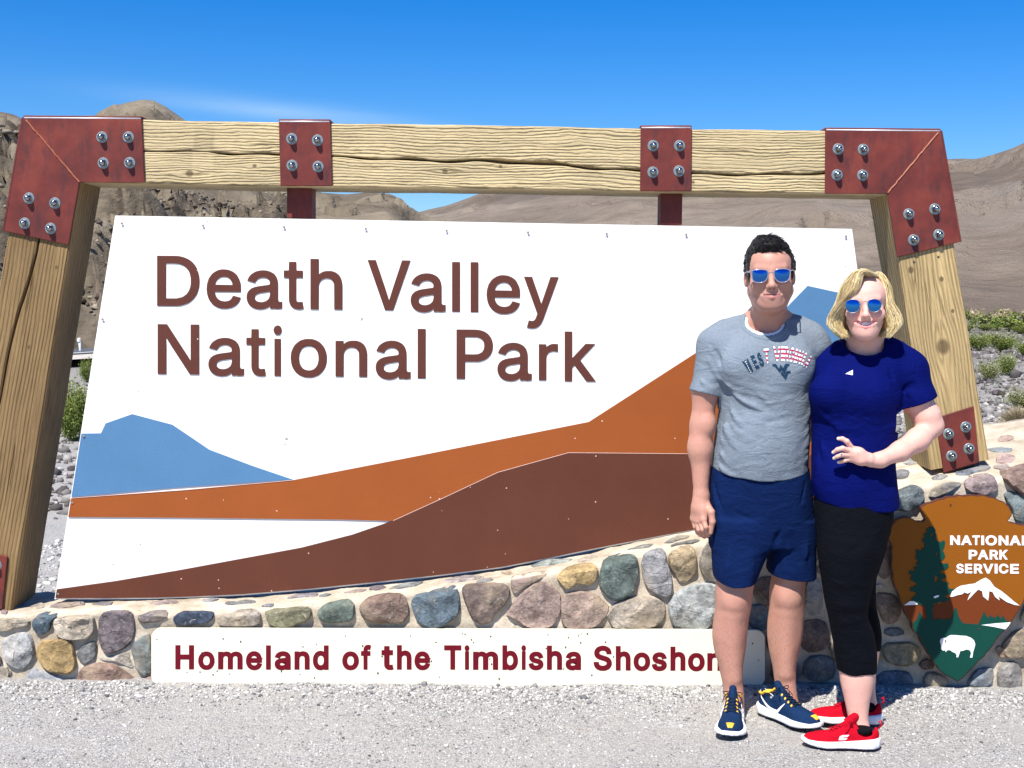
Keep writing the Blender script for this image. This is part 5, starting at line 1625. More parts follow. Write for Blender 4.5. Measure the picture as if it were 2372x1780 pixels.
def shrub_mesh(w, h, nl, leaf, seed, style='leafy'):
    r = np.random.default_rng(seed)
    nst = 26 if style != 'far' else 6
    # clumps at stem ends give gaps and an uneven outline
    ang = r.uniform(0, 2 * PI, nst)
    rad = np.sqrt(r.uniform(0.02, 1, nst)) * w * .42
    hh = h * (.55 + .45 * r.uniform(0, 1, nst)) * (1 - .45 * (rad / (w * .5)) ** 2)
    tips = np.stack([np.cos(ang) * rad, np.sin(ang) * rad, hh], -1)
    mb = MB()
    for t_i in tips:
        mid = t_i * np.array([.45, .45, .55]) + r.uniform(-.03, .03, 3) * w
        mb.tube([(0 + t_i[0] * .06, t_i[1] * .06, -.02), tuple(mid), tuple(t_i * .98)], [.006 * w + .002, .004 * w + .0015, .0015], 4)
    k = r.integers(0, nst, nl)
    if style == 'straw':
        base = tips[k] * r.uniform(.0, .5, (nl, 1))
        d = tips[k] - base + r.normal(0, .12, (nl, 3)) * [w, w, h * .6]
        p = base
        L = d * r.uniform(.4, 1.0, (nl, 1))
        wd = leaf * .12
    else:
        u = r.uniform(.35, 1.05, (nl, 1))
        p = tips[k] * u + r.normal(0, 1, (nl, 3)) * [w * .07, w * .07, h * .08]
        L = r.normal(0, 1, (nl, 3)) + [0, 0, .5]
        L = L / np.linalg.norm(L, axis=1)[:, None] * leaf * r.uniform(.6, 1.3, (nl, 1))
        wd = leaf * .6
    p[:, 2] = np.maximum(p[:, 2], .01)
    side = np.cross(L, r.normal(0, 1, (nl, 3)))
    side = side / (np.linalg.norm(side, axis=1)[:, None] + 1e-9) * wd
    V = np.stack([p - side * .5, p + side * .5, p + L + side * .35, p + L - side * .35], 1).reshape(-1, 3)
    V[:, 2] = np.maximum(V[:, 2], 0.0)
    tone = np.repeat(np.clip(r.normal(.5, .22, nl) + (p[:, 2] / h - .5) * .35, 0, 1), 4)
    return V, np.arange(4 * nl).reshape(-1, 4), tone, mb


PROT = {}


def shrub(loc, w, h, style, mat, nl, leaf, label, cat='shrub', group=None, seed=1, name='desert_shrub', key=None):
    e = empty(name, loc, label, cat, group)
    kk = key or (style, seed)
    if kk not in PROT:
        V, Fq, tone, mb = shrub_mesh(1.0, 1.0, nl, leaf, seed, style)
        f = mk('foliage', V, Fq, mat, None)
        at = f.data.attributes.new('tone', 'FLOAT', 'POINT')
        at.data.foreach_set('value', tone.astype(np.float32))
        s = mb.build('stem', M_TWIG, None)
        f.location = ORI[f]
        s.location = ORI[s]
        PROT[kk] = (f, s)
        fo, st = f, s
    else:
        fo, st = PROT[kk][0].copy(), PROT[kk][1].copy()
        COL.objects.link(fo)
        COL.objects.link(st)
    fo.parent = e
    st.parent = e
    e.scale = (w, w, h)
    e.rotation_euler = (0, 0, (seed * 1.7 + loc[0] * 3) % 6.28)
    return e


cR = crop(2180, 680, 3.77)


def plant_at(x, ybase, wpx, hpx, *a, **k):
    p = G(x, ybase, 0.0)
    Yd = p.y
    w, h = wpx * 1.35 / FPX * Yd, hpx * 1.22 / FPX * Yd
    p.z = gz(p.x, p.y) - .02
    return shrub(p, w, h, *a, **k)


# right gap
(q1, q2, q3, q4, q5, q6, q7, q8, q9, q10) = cR([(530, 520), (330, 505), (420, 772), (560, 720), (720, 560), (730, 1010), (660, 1200), (460, 1318), (690, 360), (380, 325)])
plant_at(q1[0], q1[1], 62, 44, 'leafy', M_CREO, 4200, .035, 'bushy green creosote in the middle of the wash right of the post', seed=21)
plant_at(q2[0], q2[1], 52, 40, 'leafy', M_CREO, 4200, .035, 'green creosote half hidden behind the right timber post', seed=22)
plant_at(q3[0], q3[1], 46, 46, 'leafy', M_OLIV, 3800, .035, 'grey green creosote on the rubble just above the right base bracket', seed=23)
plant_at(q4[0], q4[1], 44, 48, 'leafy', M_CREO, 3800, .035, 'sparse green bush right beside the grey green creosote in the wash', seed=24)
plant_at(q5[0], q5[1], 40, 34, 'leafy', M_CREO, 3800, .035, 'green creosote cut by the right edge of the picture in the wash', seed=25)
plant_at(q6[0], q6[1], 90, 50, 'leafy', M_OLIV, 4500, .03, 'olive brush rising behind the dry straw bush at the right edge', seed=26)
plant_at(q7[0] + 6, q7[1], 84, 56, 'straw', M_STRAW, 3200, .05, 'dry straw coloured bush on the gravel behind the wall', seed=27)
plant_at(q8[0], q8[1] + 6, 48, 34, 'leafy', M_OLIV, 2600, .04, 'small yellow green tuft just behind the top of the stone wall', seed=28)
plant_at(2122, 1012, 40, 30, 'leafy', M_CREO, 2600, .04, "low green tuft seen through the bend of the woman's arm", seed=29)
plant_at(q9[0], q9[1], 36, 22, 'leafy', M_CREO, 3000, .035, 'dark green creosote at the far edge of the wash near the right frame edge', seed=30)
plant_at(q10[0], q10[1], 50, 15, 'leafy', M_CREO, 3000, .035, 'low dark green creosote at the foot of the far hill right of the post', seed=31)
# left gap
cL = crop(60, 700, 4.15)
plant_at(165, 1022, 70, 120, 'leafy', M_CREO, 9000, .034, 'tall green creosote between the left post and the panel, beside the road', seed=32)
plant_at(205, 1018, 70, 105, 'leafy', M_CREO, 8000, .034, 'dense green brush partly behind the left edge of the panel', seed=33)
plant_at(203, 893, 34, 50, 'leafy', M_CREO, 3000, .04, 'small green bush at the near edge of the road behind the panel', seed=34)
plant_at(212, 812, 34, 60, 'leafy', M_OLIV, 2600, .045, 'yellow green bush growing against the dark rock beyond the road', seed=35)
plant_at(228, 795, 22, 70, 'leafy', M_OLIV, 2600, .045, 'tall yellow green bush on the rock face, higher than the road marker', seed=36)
# far scrub across the right plain and unseen to both sides
rp = random.Random(9)
GRP = 'scrub bushes scattered over the far plain'
for i in range(70):
    Yd = 60 + 75 * rp.random() ** .7
    u = rp.uniform(.325, .46)
    p = Vector((u * Yd, Yd, 0))
    p.z = gz(p.x, p.y) - .02
    s = rp.uniform(.8, 1.9)
    shrub(p, s, s * rp.uniform(.45, .7), 'far', [M_OLIV, M_CREO, M_STRAW][i % 3], 420, .09, ['small olive scrub bush far out on the plain below the brown hill', 'small dark green scrub bush far out on the plain below the brown hill', 'small straw coloured scrub bush far out on the plain below the brown hill'][i % 3], group=GRP, seed=40 + i % 6, key=('far', i % 6))
for i in range(26):
    sd = -1 if i % 2 else 1
    Yd = rp.uniform(14, 60)
    p = Vector((sd * rp.uniform(.5, 1.0) * Yd, Yd, 0))
    if sd < 0 and 18 < Yd < 34: continue
    p.z = gz(p.x, p.y) - .02
    s = rp.uniform(.8, 1.6)
    shrub(p, s, s * .7, 'far', M_OLIV, 420, .09, 'small olive scrub bush far out on the plain below the brown hill', group=GRP, seed=40 + i % 6, key=('far', i % 6))

# dark boulders in the wash
M_BOUL = simple('dark boulder', (.095, .075, .075), .85, .3, 6, .7, 14, .05)
for (x, y, wpx, lab) in [(cR([(490, 888)])[0][0], 915, 22, 'dark brown boulder lying on the pale rubble of the wash'), (cR([(622, 915)])[0][0], 922, 17, 'low dark rock right of the dark brown boulder in the wash'), (cR([(600, 845)])[0][0], 904, 20, 'flat grey rock behind the low dark rock in the wash'), (cR([(300, 560)])[0][0], 830, 22, 'grey boulder beside the right post in the wash')]:
    p = G(x, y)
    s = wpx / FPX * p.y
    Vb = ICO_V.copy()
    bm = bmesh.new()
    bmesh.ops.create_icosphere(bm, subdivisions=3, radius=.5)
    for v in bm.verts:
        v.co *= 1 + .28 * vnoise(np.array([v.co + Vector((x, 0, 0))]), 2.2, 3)[0] + .1 * vnoise(np.array([v.co]), 6, 4)[0]
        v.co = Vector((v.co.x * s * 1.1 + p.x, v.co.y * s + p.y, v.co.z * s * .62 + s * .18 + p.z))
    from_bm('boulder', bm, M_BOUL, None, label=lab, cat='boulder')

# roadside marker
q = G(189, 833)
mkr = empty('road_marker', q, 'thin pale roadside marker post in front of the dark rock beyond the road', 'marker post')
M_MK = simple('marker plastic', (.62, .66, .64), .6)
hgt = (833 - 783) / FPX * q.y
m = MB()
m.tube([q + Vector((0, 0, -.1)), q + Vector((-.03, 0, hgt * .5)), q + Vector((-.055, 0, hgt))], .03, 8)
m.build('post', M_MK, mkr, smooth=True)
m = MB()
m.box((q.x - .085, q.y - .045, q.z + hgt * .82), (q.x - .03, q.y - .032, q.z + hgt * .97))
m.build('reflector', simple('reflector', (.8, .8, .78), .3), mkr)
# ------------------------------------------------------------------ sculpting with distance fields
import openvdb


def smin(a, b, k):
    h = np.maximum(k - np.abs(a - b), 0) / k
    return np.minimum(a, b) - h * h * k * .25


def smax(a, b, k):
    h = np.maximum(k - np.abs(a - b), 0) / k
    return np.maximum(a, b) + h * h * k * .25


class Field:
    def __init__(s, lo, hi, h):
        s.lo, s.h = np.array(lo, float), h
        s.n = np.ceil((np.array(hi) - s.lo) / h).astype(int) + 1
        s.D = np.full(s.n, .06, np.float32)
        s.ax = [s.lo[i] + np.arange(s.n[i]) * h for i in range(3)]

    def reg(s, lo, hi):
        a = np.clip(np.floor((np.array(lo) - s.lo) / s.h).astype(int), 0, s.n - 1)
        b = np.clip(np.ceil((np.array(hi) - s.lo) / s.h).astype(int) + 1, 1, s.n)
        sl = tuple(slice(a[i], b[i]) for i in range(3))
        X = s.ax[0][sl[0]][:, None, None]
        Y = s.ax[1][sl[1]][None, :, None]
        Z = s.ax[2][sl[2]][None, None, :]
        return sl, X.astype(np.float32), Y.astype(np.float32), Z.astype(np.float32)

    def op(s, fn, lo, hi, k, mode='add'):
        sl, X, Y, Z = s.reg(lo, hi)
        if 0 in s.D[sl].shape: return
        d = fn(X, Y, Z)
        c = s.D[sl]
        if mode == 'add': s.D[sl] = smin(c, d, k)
        elif mode == 'sub': s.D[sl] = smax(c, -d, k)
        elif mode == 'disp': s.D[sl] = c + d
        elif mode == 'cut': s.D[sl] = smax(c, d, k)

    def cone(s, a, b, ra, rb, k=.02, mode='add'):
        a, b = np.array(a, float), np.array(b, float)
        m = max(ra, rb) + k + .012
        ba = b - a
        l2 = float(ba @ ba) + 1e-12

        def f(X, Y, Z):
            t = np.clip(((X - a[0]) * ba[0] + (Y - a[1]) * ba[1] + (Z - a[2]) * ba[2]) / l2, 0, 1)
            return np.sqrt((X - a[0] - t * ba[0]) ** 2 + (Y - a[1] - t * ba[1]) ** 2 + (Z - a[2] - t * ba[2]) ** 2) - (ra + (rb - ra) * t)
        s.op(f, np.minimum(a, b) - m, np.maximum(a, b) + m, k, mode)

    def chain(s, pts, rs, k=.02, mode='add'):
        for i in range(len(pts) - 1): s.cone(pts[i], pts[i + 1], rs[i], rs[i + 1], k, mode)

    def ell(s, c, r, M=None, k=.02, mode='add', rot=None):
        """ellipsoid; M maps local to world"""
        c, r = np.array(c, float), np.array(r, float)
        Ml = (M or Matrix.Identity(4)) @ Matrix.Translation(Vector(c)) @ ((rot.to_matrix().to_4x4()) if rot else Matrix.Identity(4))
        I = np.array(Ml.inverted())
        cw = np.array(Ml.translation)
        sc = float(np.linalg.norm(np.array(Ml)[:3, 0]))
        m = (r.max() * sc + k + .012) * np.ones(3)

        def f(X, Y, Z):
            x = I[0, 0] * X + I[0, 1] * Y + I[0, 2] * Z + I[0, 3]
            y = I[1, 0] * X + I[1, 1] * Y + I[1, 2] * Z + I[1, 3]
            z = I[2, 0] * X + I[2, 1] * Y + I[2, 2] * Z + I[2, 3]
            k0 = np.sqrt((x / r[0]) ** 2 + (y / r[1]) ** 2 + (z / r[2]) ** 2)
            k1 = np.sqrt((x / r[0] ** 2) ** 2 + (y / r[1] ** 2) ** 2 + (z / r[2] ** 2) ** 2) + 1e-6
            return k0 * (k0 - 1) / k1 * sc
        s.op(f, cw - m, cw + m, k, mode)

    def mcone(s, a, b, ra, rb, M, k=.02, mode='add'):
        sc = M.to_scale()[0]
        s.cone(M @ Vector(a), M @ Vector(b), ra * sc, rb * sc, k, mode)

    def loft(s, rows, k=.02, off=0.0, ex=2.2, mode='add', cap=.0):
        """rows: (z, cx, cy, rx, ry) stacked cross-sections"""
        R = np.array(sorted(rows), float)
        zz = np.linspace(R[0, 0], R[-1, 0], 160)
        cols = [np.interp(zz, R[:, 0], R[:, i]) for i in range(1, 5)]
        w = np.hanning(15)
        w /= w.sum()
        cols = [np.convolve(np.pad(c, 7, 'edge'), w, 'valid') for c in cols]
        lo = (min(R[:, 1] - R[:, 3]), min(R[:, 2] - R[:, 4]), R[0, 0])
        hi = (max(R[:, 1] + R[:, 3]), max(R[:, 2] + R[:, 4]), R[-1, 0])
        m = k + .015 + off

        def f(X, Y, Z):
            z = Z[0, 0, :]
            cx, cy, rx, ry = [np.interp(z, zz, c)[None, None, :] for c in cols]
            q = (np.abs((X - cx) / (rx + off)) ** ex + np.abs((Y - cy) / (ry + off)) ** ex) ** (1 / ex)
            d = (q - 1) * np.minimum(rx, ry)
            return smax(d, np.maximum(Z - hi[2] - off * cap, lo[2] - off * cap - Z), .01).astype(np.float32)
        s.op(f, np.array(lo) - m, np.array(hi) + m, k, mode)

    def plane(s, p, n, lo, hi, k=.003):
        """remove the side the normal points to, inside a box"""
        n = np.array(Vector(n).normalized())
        p = np.array(p)
        s.op(lambda X, Y, Z: (X - p[0]) * n[0] + (Y - p[1]) * n[1] + (Z - p[2]) * n[2], lo, hi, k, 'cut')

    def fold(s, a, b, w, amp, c=None):
        """soft ridge (amp > 0) or crease (amp < 0) along a to b, bending through c"""
        pts = [Vector(a), Vector(b)] if c is None else [Vector(p) for p in bez3(a, c, b, 7)]
        lo = np.min([np.array(p) for p in pts], 0) - 3 * w
        hi = np.max([np.array(p) for p in pts], 0) + 3 * w

        def f(X, Y, Z):
            best = None
            m = len(pts) - 1
            for i in range(m):
                a_, b_ = np.array(pts[i]), np.array(pts[i + 1])
                ba = b_ - a_
                t = np.clip(((X - a_[0]) * ba[0] + (Y - a_[1]) * ba[1] + (Z - a_[2]) * ba[2]) / (ba @ ba + 1e-12), 0, 1)
                d = (X - a_[0] - t * ba[0]) ** 2 + (Y - a_[1] - t * ba[1]) ** 2 + (Z - a_[2] - t * ba[2]) ** 2
                u = (i + t) / m
                e = np.exp(-d / (w * w)) * np.sin(np.pi * np.clip(u * .92 + .04, 0, 1)) ** .6
                best = e if best is None else np.maximum(best, e)
            return -amp * best
        s.op(f, lo, hi, 0, 'disp')

    def noise(s, lo, hi, scale, amp, seed=0, band=.02, stretch=(1, 1, 1), octv=2):
        sl, X, Y, Z = s.reg(lo, hi)
        c = s.D[sl]
        idx = np.nonzero(np.abs(c) < band)
        P = np.stack([X[idx[0], 0, 0] * stretch[0], Y[0, idx[1], 0] * stretch[1], Z[0, 0, idx[2]] * stretch[2]], -1)
        c[idx] += (fbm(P, scale, octv, seed) * amp).astype(np.float32)
        s.D[sl] = c

    def mesh(s, name, mat, parent, **kw):
        D = s.D
        for ax in range(3):
            sl = [slice(None)] * 3
            for e in (0, -1):
                sl[ax] = e
                D[tuple(sl)] = np.maximum(D[tuple(sl)], .004)
        g = openvdb.FloatGrid(.06)
        g.copyFromArray(np.ascontiguousarray(D))
        p, tr, q = g.convertToPolygons(isovalue=0.0, adaptivity=0.0)
        v = p * s.h + s.lo
        o = mk(name, v, q.astype(np.int32), mat, parent, smooth=True, **kw)
        return o

    def sample(s, P):
        q = np.clip(np.round((P - s.lo) / s.h).astype(int), 0, s.n - 1)
        return s.D[q[:, 0], q[:, 1], q[:, 2]]


def Wp(x, y, M, dl, wrap=0.0):
    """point seen at pixel x, y on the plane dl along the local y axis of M, curving back with wrap"""
    o = M @ Vector((0, dl, 0))
    n = (M.to_3x3() @ Vector((0, 1, 0))).normalized()
    d = ray(x, y)
    p = CAM + d * ((o - CAM).dot(n) / d.dot(n))
    lx = (M.inverted() @ p).x
    return p + d.normalized() * wrap * abs(lx) ** 1.7


def neck_trim(F, cone_a, cone_b, ra, rb, grow, inner, up):
    """shell of the cloth round a neck opening, as its own field"""
    N = Field(F.lo, F.lo + (F.n - 1) * F.h, F.h)
    N.n = F.n
    N.D = F.D.copy() - up
    N.ax = F.ax
    t1, t2 = Field(F.lo, F.lo, F.h), None
    a, b = np.array(cone_a), np.array(cone_b)
    sl, X, Y, Z = F.reg(F.lo, F.lo + (F.n - 1) * F.h)
    ba = b - a
    t = np.clip(((X - a[0]) * ba[0] + (Y - a[1]) * ba[1] + (Z - a[2]) * ba[2]) / (ba @ ba), 0, 1)
    dist = np.sqrt((X - a[0] - t * ba[0]) ** 2 + (Y - a[1] - t * ba[1]) ** 2 + (Z - a[2] - t * ba[2]) ** 2) - (ra + (rb - ra) * t)
    N.D = np.maximum(np.maximum(N.D, dist - grow), inner - dist).astype(np.float32)
    return N


def bez3(a, c, b, n):
    a, b, c = np.array(a, float), np.array(b, float), np.array(c, float)
    return [tuple((1 - t) ** 2 * a + 2 * t * (1 - t) * c + t * t * b) for t in np.linspace(0, 1, n)]


def relax(o, it=2, fac=.5):
    bm = bmesh.new()
    bm.from_mesh(o.data)
    for _ in range(it): bmesh.ops.smooth_vert(bm, verts=bm.verts, factor=fac, use_axis_x=True, use_axis_y=True, use_axis_z=True)
    bm.to_mesh(o.data)
    bm.free()
    return o


def rows_px(rows, Yc=None):
    """(y, x left, x right, Y centre, half depth) in photo pixels to loft rows"""
    out = []
    for (y, xl, xr, Y0, ry) in rows:
        a, b = W(xl, y, Y0), W(xr, y, Y0)
        out.append(((a.z + b.z) / 2, (a.x + b.x) / 2, Y0, (b.x - a.x) / 2, ry))
    return out


def bvh_of(o):
    org = ORI[o]
    me = o.data
    v = np.empty(len(me.vertices) * 3, np.float32)
    me.vertices.foreach_get('co', v)
    v = v.reshape(-1, 3) + np.array(org)
    return BVHTree.FromPolygons([tuple(p) for p in v], [tuple(p.vertices) for p in me.polygons])


def decal(name, bvh, box, fn, mats, parent, step=.75, Ystart=4.0, lift=.0014):
    """printed mark laid on a surface: box in photo pixels, fn(x, y) -> material slot or None"""
    x0, y0, x1, y1 = box
    nx_, ny_ = int((x1 - x0) / step) + 1, int((y1 - y0) / step) + 1
    vid, V, Fc, mi = {}, [], [], []

    def vert(i, j):
        if (i, j) not in vid:
            d = ray(x0 + i * step, y0 + j * step).normalized()
            r = bvh.ray_cast(CAM + d * (Ystart / d.y), d)
            if r[0] is None:
                vid[i, j] = None
            else:
                vid[i, j] = len(V)
                nn = r[1] if r[1].dot(d) < 0 else -r[1]
                V.append(r[0] + nn * lift)
        return vid[i, j]
    for i in range(nx_):
        for j in range(ny_):
            m = fn(x0 + (i + .5) * step, y0 + (j + .5) * step)
            if m is None: continue
            q = [vert(i, j), vert(i, j + 1), vert(i + 1, j + 1), vert(i + 1, j)]
            if None in q: continue
            if max((V[a] - V[b]).length for a in q for b in q) > .02: continue
            Fc.append(q)
            mi.append(m)
    if not Fc: return None
    o = mk(name, V, Fc, mats, parent, smooth=True)
    o.data.polygons.foreach_set('material_index', mi)
    return o


def strands(name, P, rad, mat, parent, tones, sides=3):
    """P (n, m, 3) centre lines, rad (m,) or (n, m)"""
    n, m, _ = P.shape
    T = np.gradient(P, axis=1)
    T /= np.linalg.norm(T, axis=2, keepdims=True) + 1e-9
    ref = np.array([.3, .8, .52])
    U = np.cross(T, ref)
    U /= np.linalg.norm(U, axis=2, keepdims=True) + 1e-9
    Wv = np.cross(T, U)
    rad = np.broadcast_to(rad, (n, m))[..., None]
    V = np.stack([P + (U * math.cos(2 * PI * k / sides) + Wv * math.sin(2 * PI * k / sides)) * rad for k in range(sides)], 2)
    V = V.reshape(-1, 3)
    b = (np.arange(n) * m * sides)[:, None, None] + (np.arange(m - 1) * sides)[None, :, None]
    k = np.arange(sides)[None, None, :]
    k2 = (k + 1) % sides
    F_q = np.stack([b + k, b + k2, b + k2 + sides, b + k + sides], -1).reshape(-1, 4)
    o = mk(name, V, F_q, mat, parent, smooth=True)
    at = o.data.attributes.new('tone', 'FLOAT', 'POINT')
    at.data.foreach_set('value', np.repeat(tones, m * sides).astype(np.float32))
    return o


# ---- materials for people
def skin_mat(name, base, red, hairy=0):
    t = NT(name)
    v = t.tc()
    c = t.mix(t.ramp(t.noise(v, 9, 4, .6), [(.35, 0.0), (.7, .45)]), base, red)
    c = t.mix(1.0, c, t.ramp(t.noise(v, 160, 3, .7), [(.3, .93), (.7, 1.06)]), 'MULTIPLY')
    if hairy:
        hn = t.noise(t.mapping(v, (1, 1, .16)), 420, 3, .8, .6)
        sep = t.n('ShaderNodeSeparateXYZ')
        t.link(v, sep.inputs[0])
        lowm = t.ramp(sep.outputs[2], [(.30, 1.0), (.58, 0.0)])
        c = t.mix(t.math('MULTIPLY', t.math('MULTIPLY', t.ramp(hn, [(.52, 0.0), (.66, .6)]), lowm), hairy), c, (.17, .10, .065))
    at = t.n('ShaderNodeAttribute', attribute_name='paint')
    am = t.n('ShaderNodeAttribute', attribute_name='paint_amount')
    c = t.mix(am.outputs['Fac'], c, at.outputs['Color'])
    t.b.inputs['Subsurface Weight'].default_value = .12
    t.b.inputs['Subsurface Scale'].default_value = .012
    t.b.inputs['Subsurface Radius'].default_value = (1, .35, .2)
    return t.done(c, .48, t.bump(t.noise(v, 240, 3, .6), .25, .0015), Specular_IOR_Level=.3)


def cloth_mat(name, col, var=.12, weave=900, rough=.9, heather=0, sheen=0, spec=.06):
    t = NT(name)
    v = t.tc()
    c = t.mix(1.0, col, t.ramp(t.noise(v, 8, 4), [(.3, 1 - var * .5), (.7, 1 + var * .5)]), 'MULTIPLY')
    if heather:
        c = t.mix(1.0, c, t.ramp(t.noise(t.mapping(v, (1, 1, 3)), 130, 4, .8), [(.3, 1 - heather), (.7, 1 + heather)]), 'MULTIPLY')
    h = t.math('ADD', t.noise(v, weave, 2), t.math('MULTIPLY', t.noise(v, 22, 4, .6), .9))
    wr = t.noise(t.mapping(v, (1, 1, 2.2), rot=(.3, .5, .2)), 11, 5, .6, 1.2)
    nb = t.bump(wr, .45, .02)
    return t.done(c, rough, t.bump(h, .4, .005, nb), Specular_IOR_Level=spec, Sheen_Weight=sheen)


def paint_attr(o, amount, col):
    me = o.data
    a = me.attributes.new('paint_amount', 'FLOAT', 'POINT')
    a.data.foreach_set('value', amount.astype(np.float32))
    b = me.attributes.new('paint', 'FLOAT_COLOR', 'POINT')
    b.data.foreach_set('color', np.concatenate([col, np.ones((len(col), 1))], 1).astype(np.float32).ravel())


def local_of(o, M):
    me = o.data
    v = np.empty(len(me.vertices) * 3, np.float32)
    me.vertices.foreach_get('co', v)
    v = v.reshape(-1, 3) + np.array(ORI[o])
    I = np.array(M.inverted())
    return v, v @ I[:3, :3].T + I[:3, 3]


class Painter:
    def __init__(s, n):
        s.a = np.zeros(n)
        s.c = np.zeros((n, 3))

    def put(s, w, col):
        w = np.clip(w, 0, 1)
        s.c = s.c * (1 - w[:, None]) + np.array(col) * w[:, None]
        s.c = np.where(s.a[:, None] < 1e-4, np.array(col), s.c)
        s.a = np.maximum(s.a, w)


def MVv(M, p): return M @ Vector(p)


def head(F, M, female=False):
    """skull, face and ears; local frame: x to image right, y away from the viewer, z up, origin between the eyes at mid head"""
    E = lambda c, r, k=.02, mode='add', rot=None: F.ell(c, r, M, k * M.to_scale()[0], mode, rot)
    Cn = lambda a, b, ra, rb, k=.02, mode='add': F.mcone(a, b, ra, rb, M, k * M.to_scale()[0], mode)
    jw = .80 if female else 1.0
    E((0, .014, .034), (.0765, .096, .084), .01)
    E((0, -.022, .03), (.066, .066, .060), .03)
    E((0, -.018, -.030), (.066 * jw, .068, .078), .03)
    for s in (-1, 1):
        Cn((s * .055 * jw, .0, -.058), (s * .019, -.058, -.097), .022, .019, .03)
        E((s * .041, -.056, -.032), (.027, .022, .024) if not female else (.030, .026, .026), .02)
        Cn((s * .012, -.080, .019), (s * .044, -.072, .022), .009, .008, .016)
        E((s * .031, -.070, .0), (.0125, .0125, .0125), .008)
    E((0, -.060, -.102), (.026 * (1 if not female else .85), .024, .019), .03)
    if female: E((0, -.064, -.104), (.017, .018, .014), .02)
    # nose
    Cn((0, -.084, .012), (0, -.104, -.034), .0085, .0105 if not female else .0095, .014)
    E((0, -.104, -.037), (.0115, .0105, .0095) if not female else (.0098, .009, .0085), .010)
    for s in (-1, 1):
        E((s * .0125, -.095, -.040), (.0075, .010, .0072) if not female else (.0062, .009, .0060), .008)
        E((s * .0060, -.1010, -.0475), (.0034, .0045, .003), .003, 'sub')
    E((0, -.078, -.066), (.032, .016, .026), .02) if not female else E((0, -.072, -.066), (.032, .016, .026), .025)
    if not female:
        for s in (-1, 1):
            Cn((s * .0275, -.0815, -.0665), (s * .004, -.0935, -.0625), .0028, .0044, .006)
            Cn((s * .0265, -.0815, -.0690), (s * .002, -.0925, -.0755), .0030, .0060, .006)
        for s in (-1, 1):
            Cn((s * .030, -.0845, -.0665), (s * .001, -.0985, -.0680), .0016, .0018, .002, 'sub')
            # folds beside the nose
            Cn((s * .020, -.088, -.042), (s * .032, -.080, -.062), .0022, .0018, .012, 'sub')
    else:
        # open smile
        for s in (-1, 1):
            E((s * .036, -.062, -.044), (.017, .016, .017), .014)
            F.chain([MVv(M, p) for p in ((s * .0375, -.0700, -.0560), (s * .020, -.0865, -.0580), (0, -.0915, -.0582))], [.0020, .0030, .0034], .004)
            F.chain([MVv(M, p) for p in ((s * .0375, -.0700, -.0575), (s * .024, -.0835, -.0735), (0, -.0895, -.0805))], [.0022, .0040, .0050], .005)
        E((0, -.097, -.0680), (.0270, .022, .0082), .002, 'sub')
        for s in (-1, 1): E((s * .024, -.088, -.0630), (.0115, .018, .0046), .002, 'sub', Euler((0, s * -.35, 0)))
        for s in (-1, 1):
            Cn((s * .019, -.090, -.040), (s * .036, -.077, -.058), .0016, .0012, .014, 'sub')
    # ears
    for s in (-1, 1):
        r = Euler((.15, 0, s * -.35))
        E((s * .079, .012, -.010), (.0075, .018, .029), .008, 'add', r)
        E((s * .086, .008, -.008), (.0060, .010, .017), .004, 'sub', r)
# ------------------------------------------------------------------ the man
MY = 4.86
man = empty('person', G(1760, 1660), 'dark haired man in grey t-shirt and navy shorts standing left of the blonde woman', 'person')
M_SKM = skin_mat('tanned skin', (.47, .25, .18), (.50, .21, .155), 1.0)
lo = W(1570, 1760, 4.86)
FLO = (1.10 - .0, 4.50, -.02)
h = .0034
HB_ = .0027
Fm = Field((.60, 4.58, -.01), (1.36, 5.14, 1.84), HB_)


def V3(x, y, Y): return W(x, y, Y)


# head frame
hc = W(1783, 637, 4.775)
MH = Matrix.Translation(hc) @ Euler((math.radians(1), math.radians(-3.0), math.radians(-8))).to_matrix().to_4x4() @ Matrix.Scale(1.07, 4)
head(Fm, MH)
# neck
Fm.cone(MH @ Vector((0, .018, -.055)), V3(1780, 745, 4.865), .058, .062, .03)
Fm.ell(MH @ Vector((0, -.012, -.100)), (.050, .052, .032), None, .03)
for s_ in (-1, 1):
    Fm.cone(MH @ Vector((s_ * .045, .02, -.08)), V3(1780 + s_ * 14, 752, 4.82), .016, .014, .03)
    Fm.cone(V3(1780 + s_ * 20, 735, 4.89), V3(1780 + s_ * 92, 778, 4.88), .040, .042, .05)
# trunk (under the clothes)
TR = rows_px([(770, 1690, 1872, 4.87, .075), (800, 1668, 1885, 4.87, .105), (850, 1668, 1882, 4.865, .118), (930, 1676, 1874, 4.865, .115), (1020, 1666, 1868, 4.865, .118), (1100, 1656, 1870, 4.87, .122), (1180, 1652, 1876, 4.875, .115), (1240, 1656, 1880, 4.88, .105)])
Fm.loft(TR, .03)
# legs
LL = rows_px([(1230, 1656, 1775, 4.86, .085), (1300, 1660, 1760, 4.855, .082), (1375, 1657, 1742, 4.845, .068), (1405, 1658, 1740, 4.845, .066), (1440, 1652, 1733, 4.855, .066), (1475, 1649, 1730, 4.86, .064), (1510, 1655, 1726, 4.86, .058), (1545, 1665, 1720, 4.855, .048), (1580, 1673, 1720, 4.85, .042), (1612, 1677, 1724, 4.845, .044), (1650, 1676, 1724, 4.83, .05)])
RL = rows_px([(1230, 1792, 1878, 4.88, .085), (1300, 1796, 1872, 4.885, .080), (1360, 1783, 1865, 4.89, .068), (1400, 1783, 1863, 4.895, .066), (1440, 1778, 1861, 4.905, .066), (1472, 1777, 1859, 4.91, .064), (1510, 1782, 1850, 4.91, .058), (1545, 1790, 1843, 4.905, .048), (1580, 1795, 1843, 4.895, .042), (1605, 1797, 1846, 4.89, .044), (1640, 1797, 1850, 4.88, .05)])
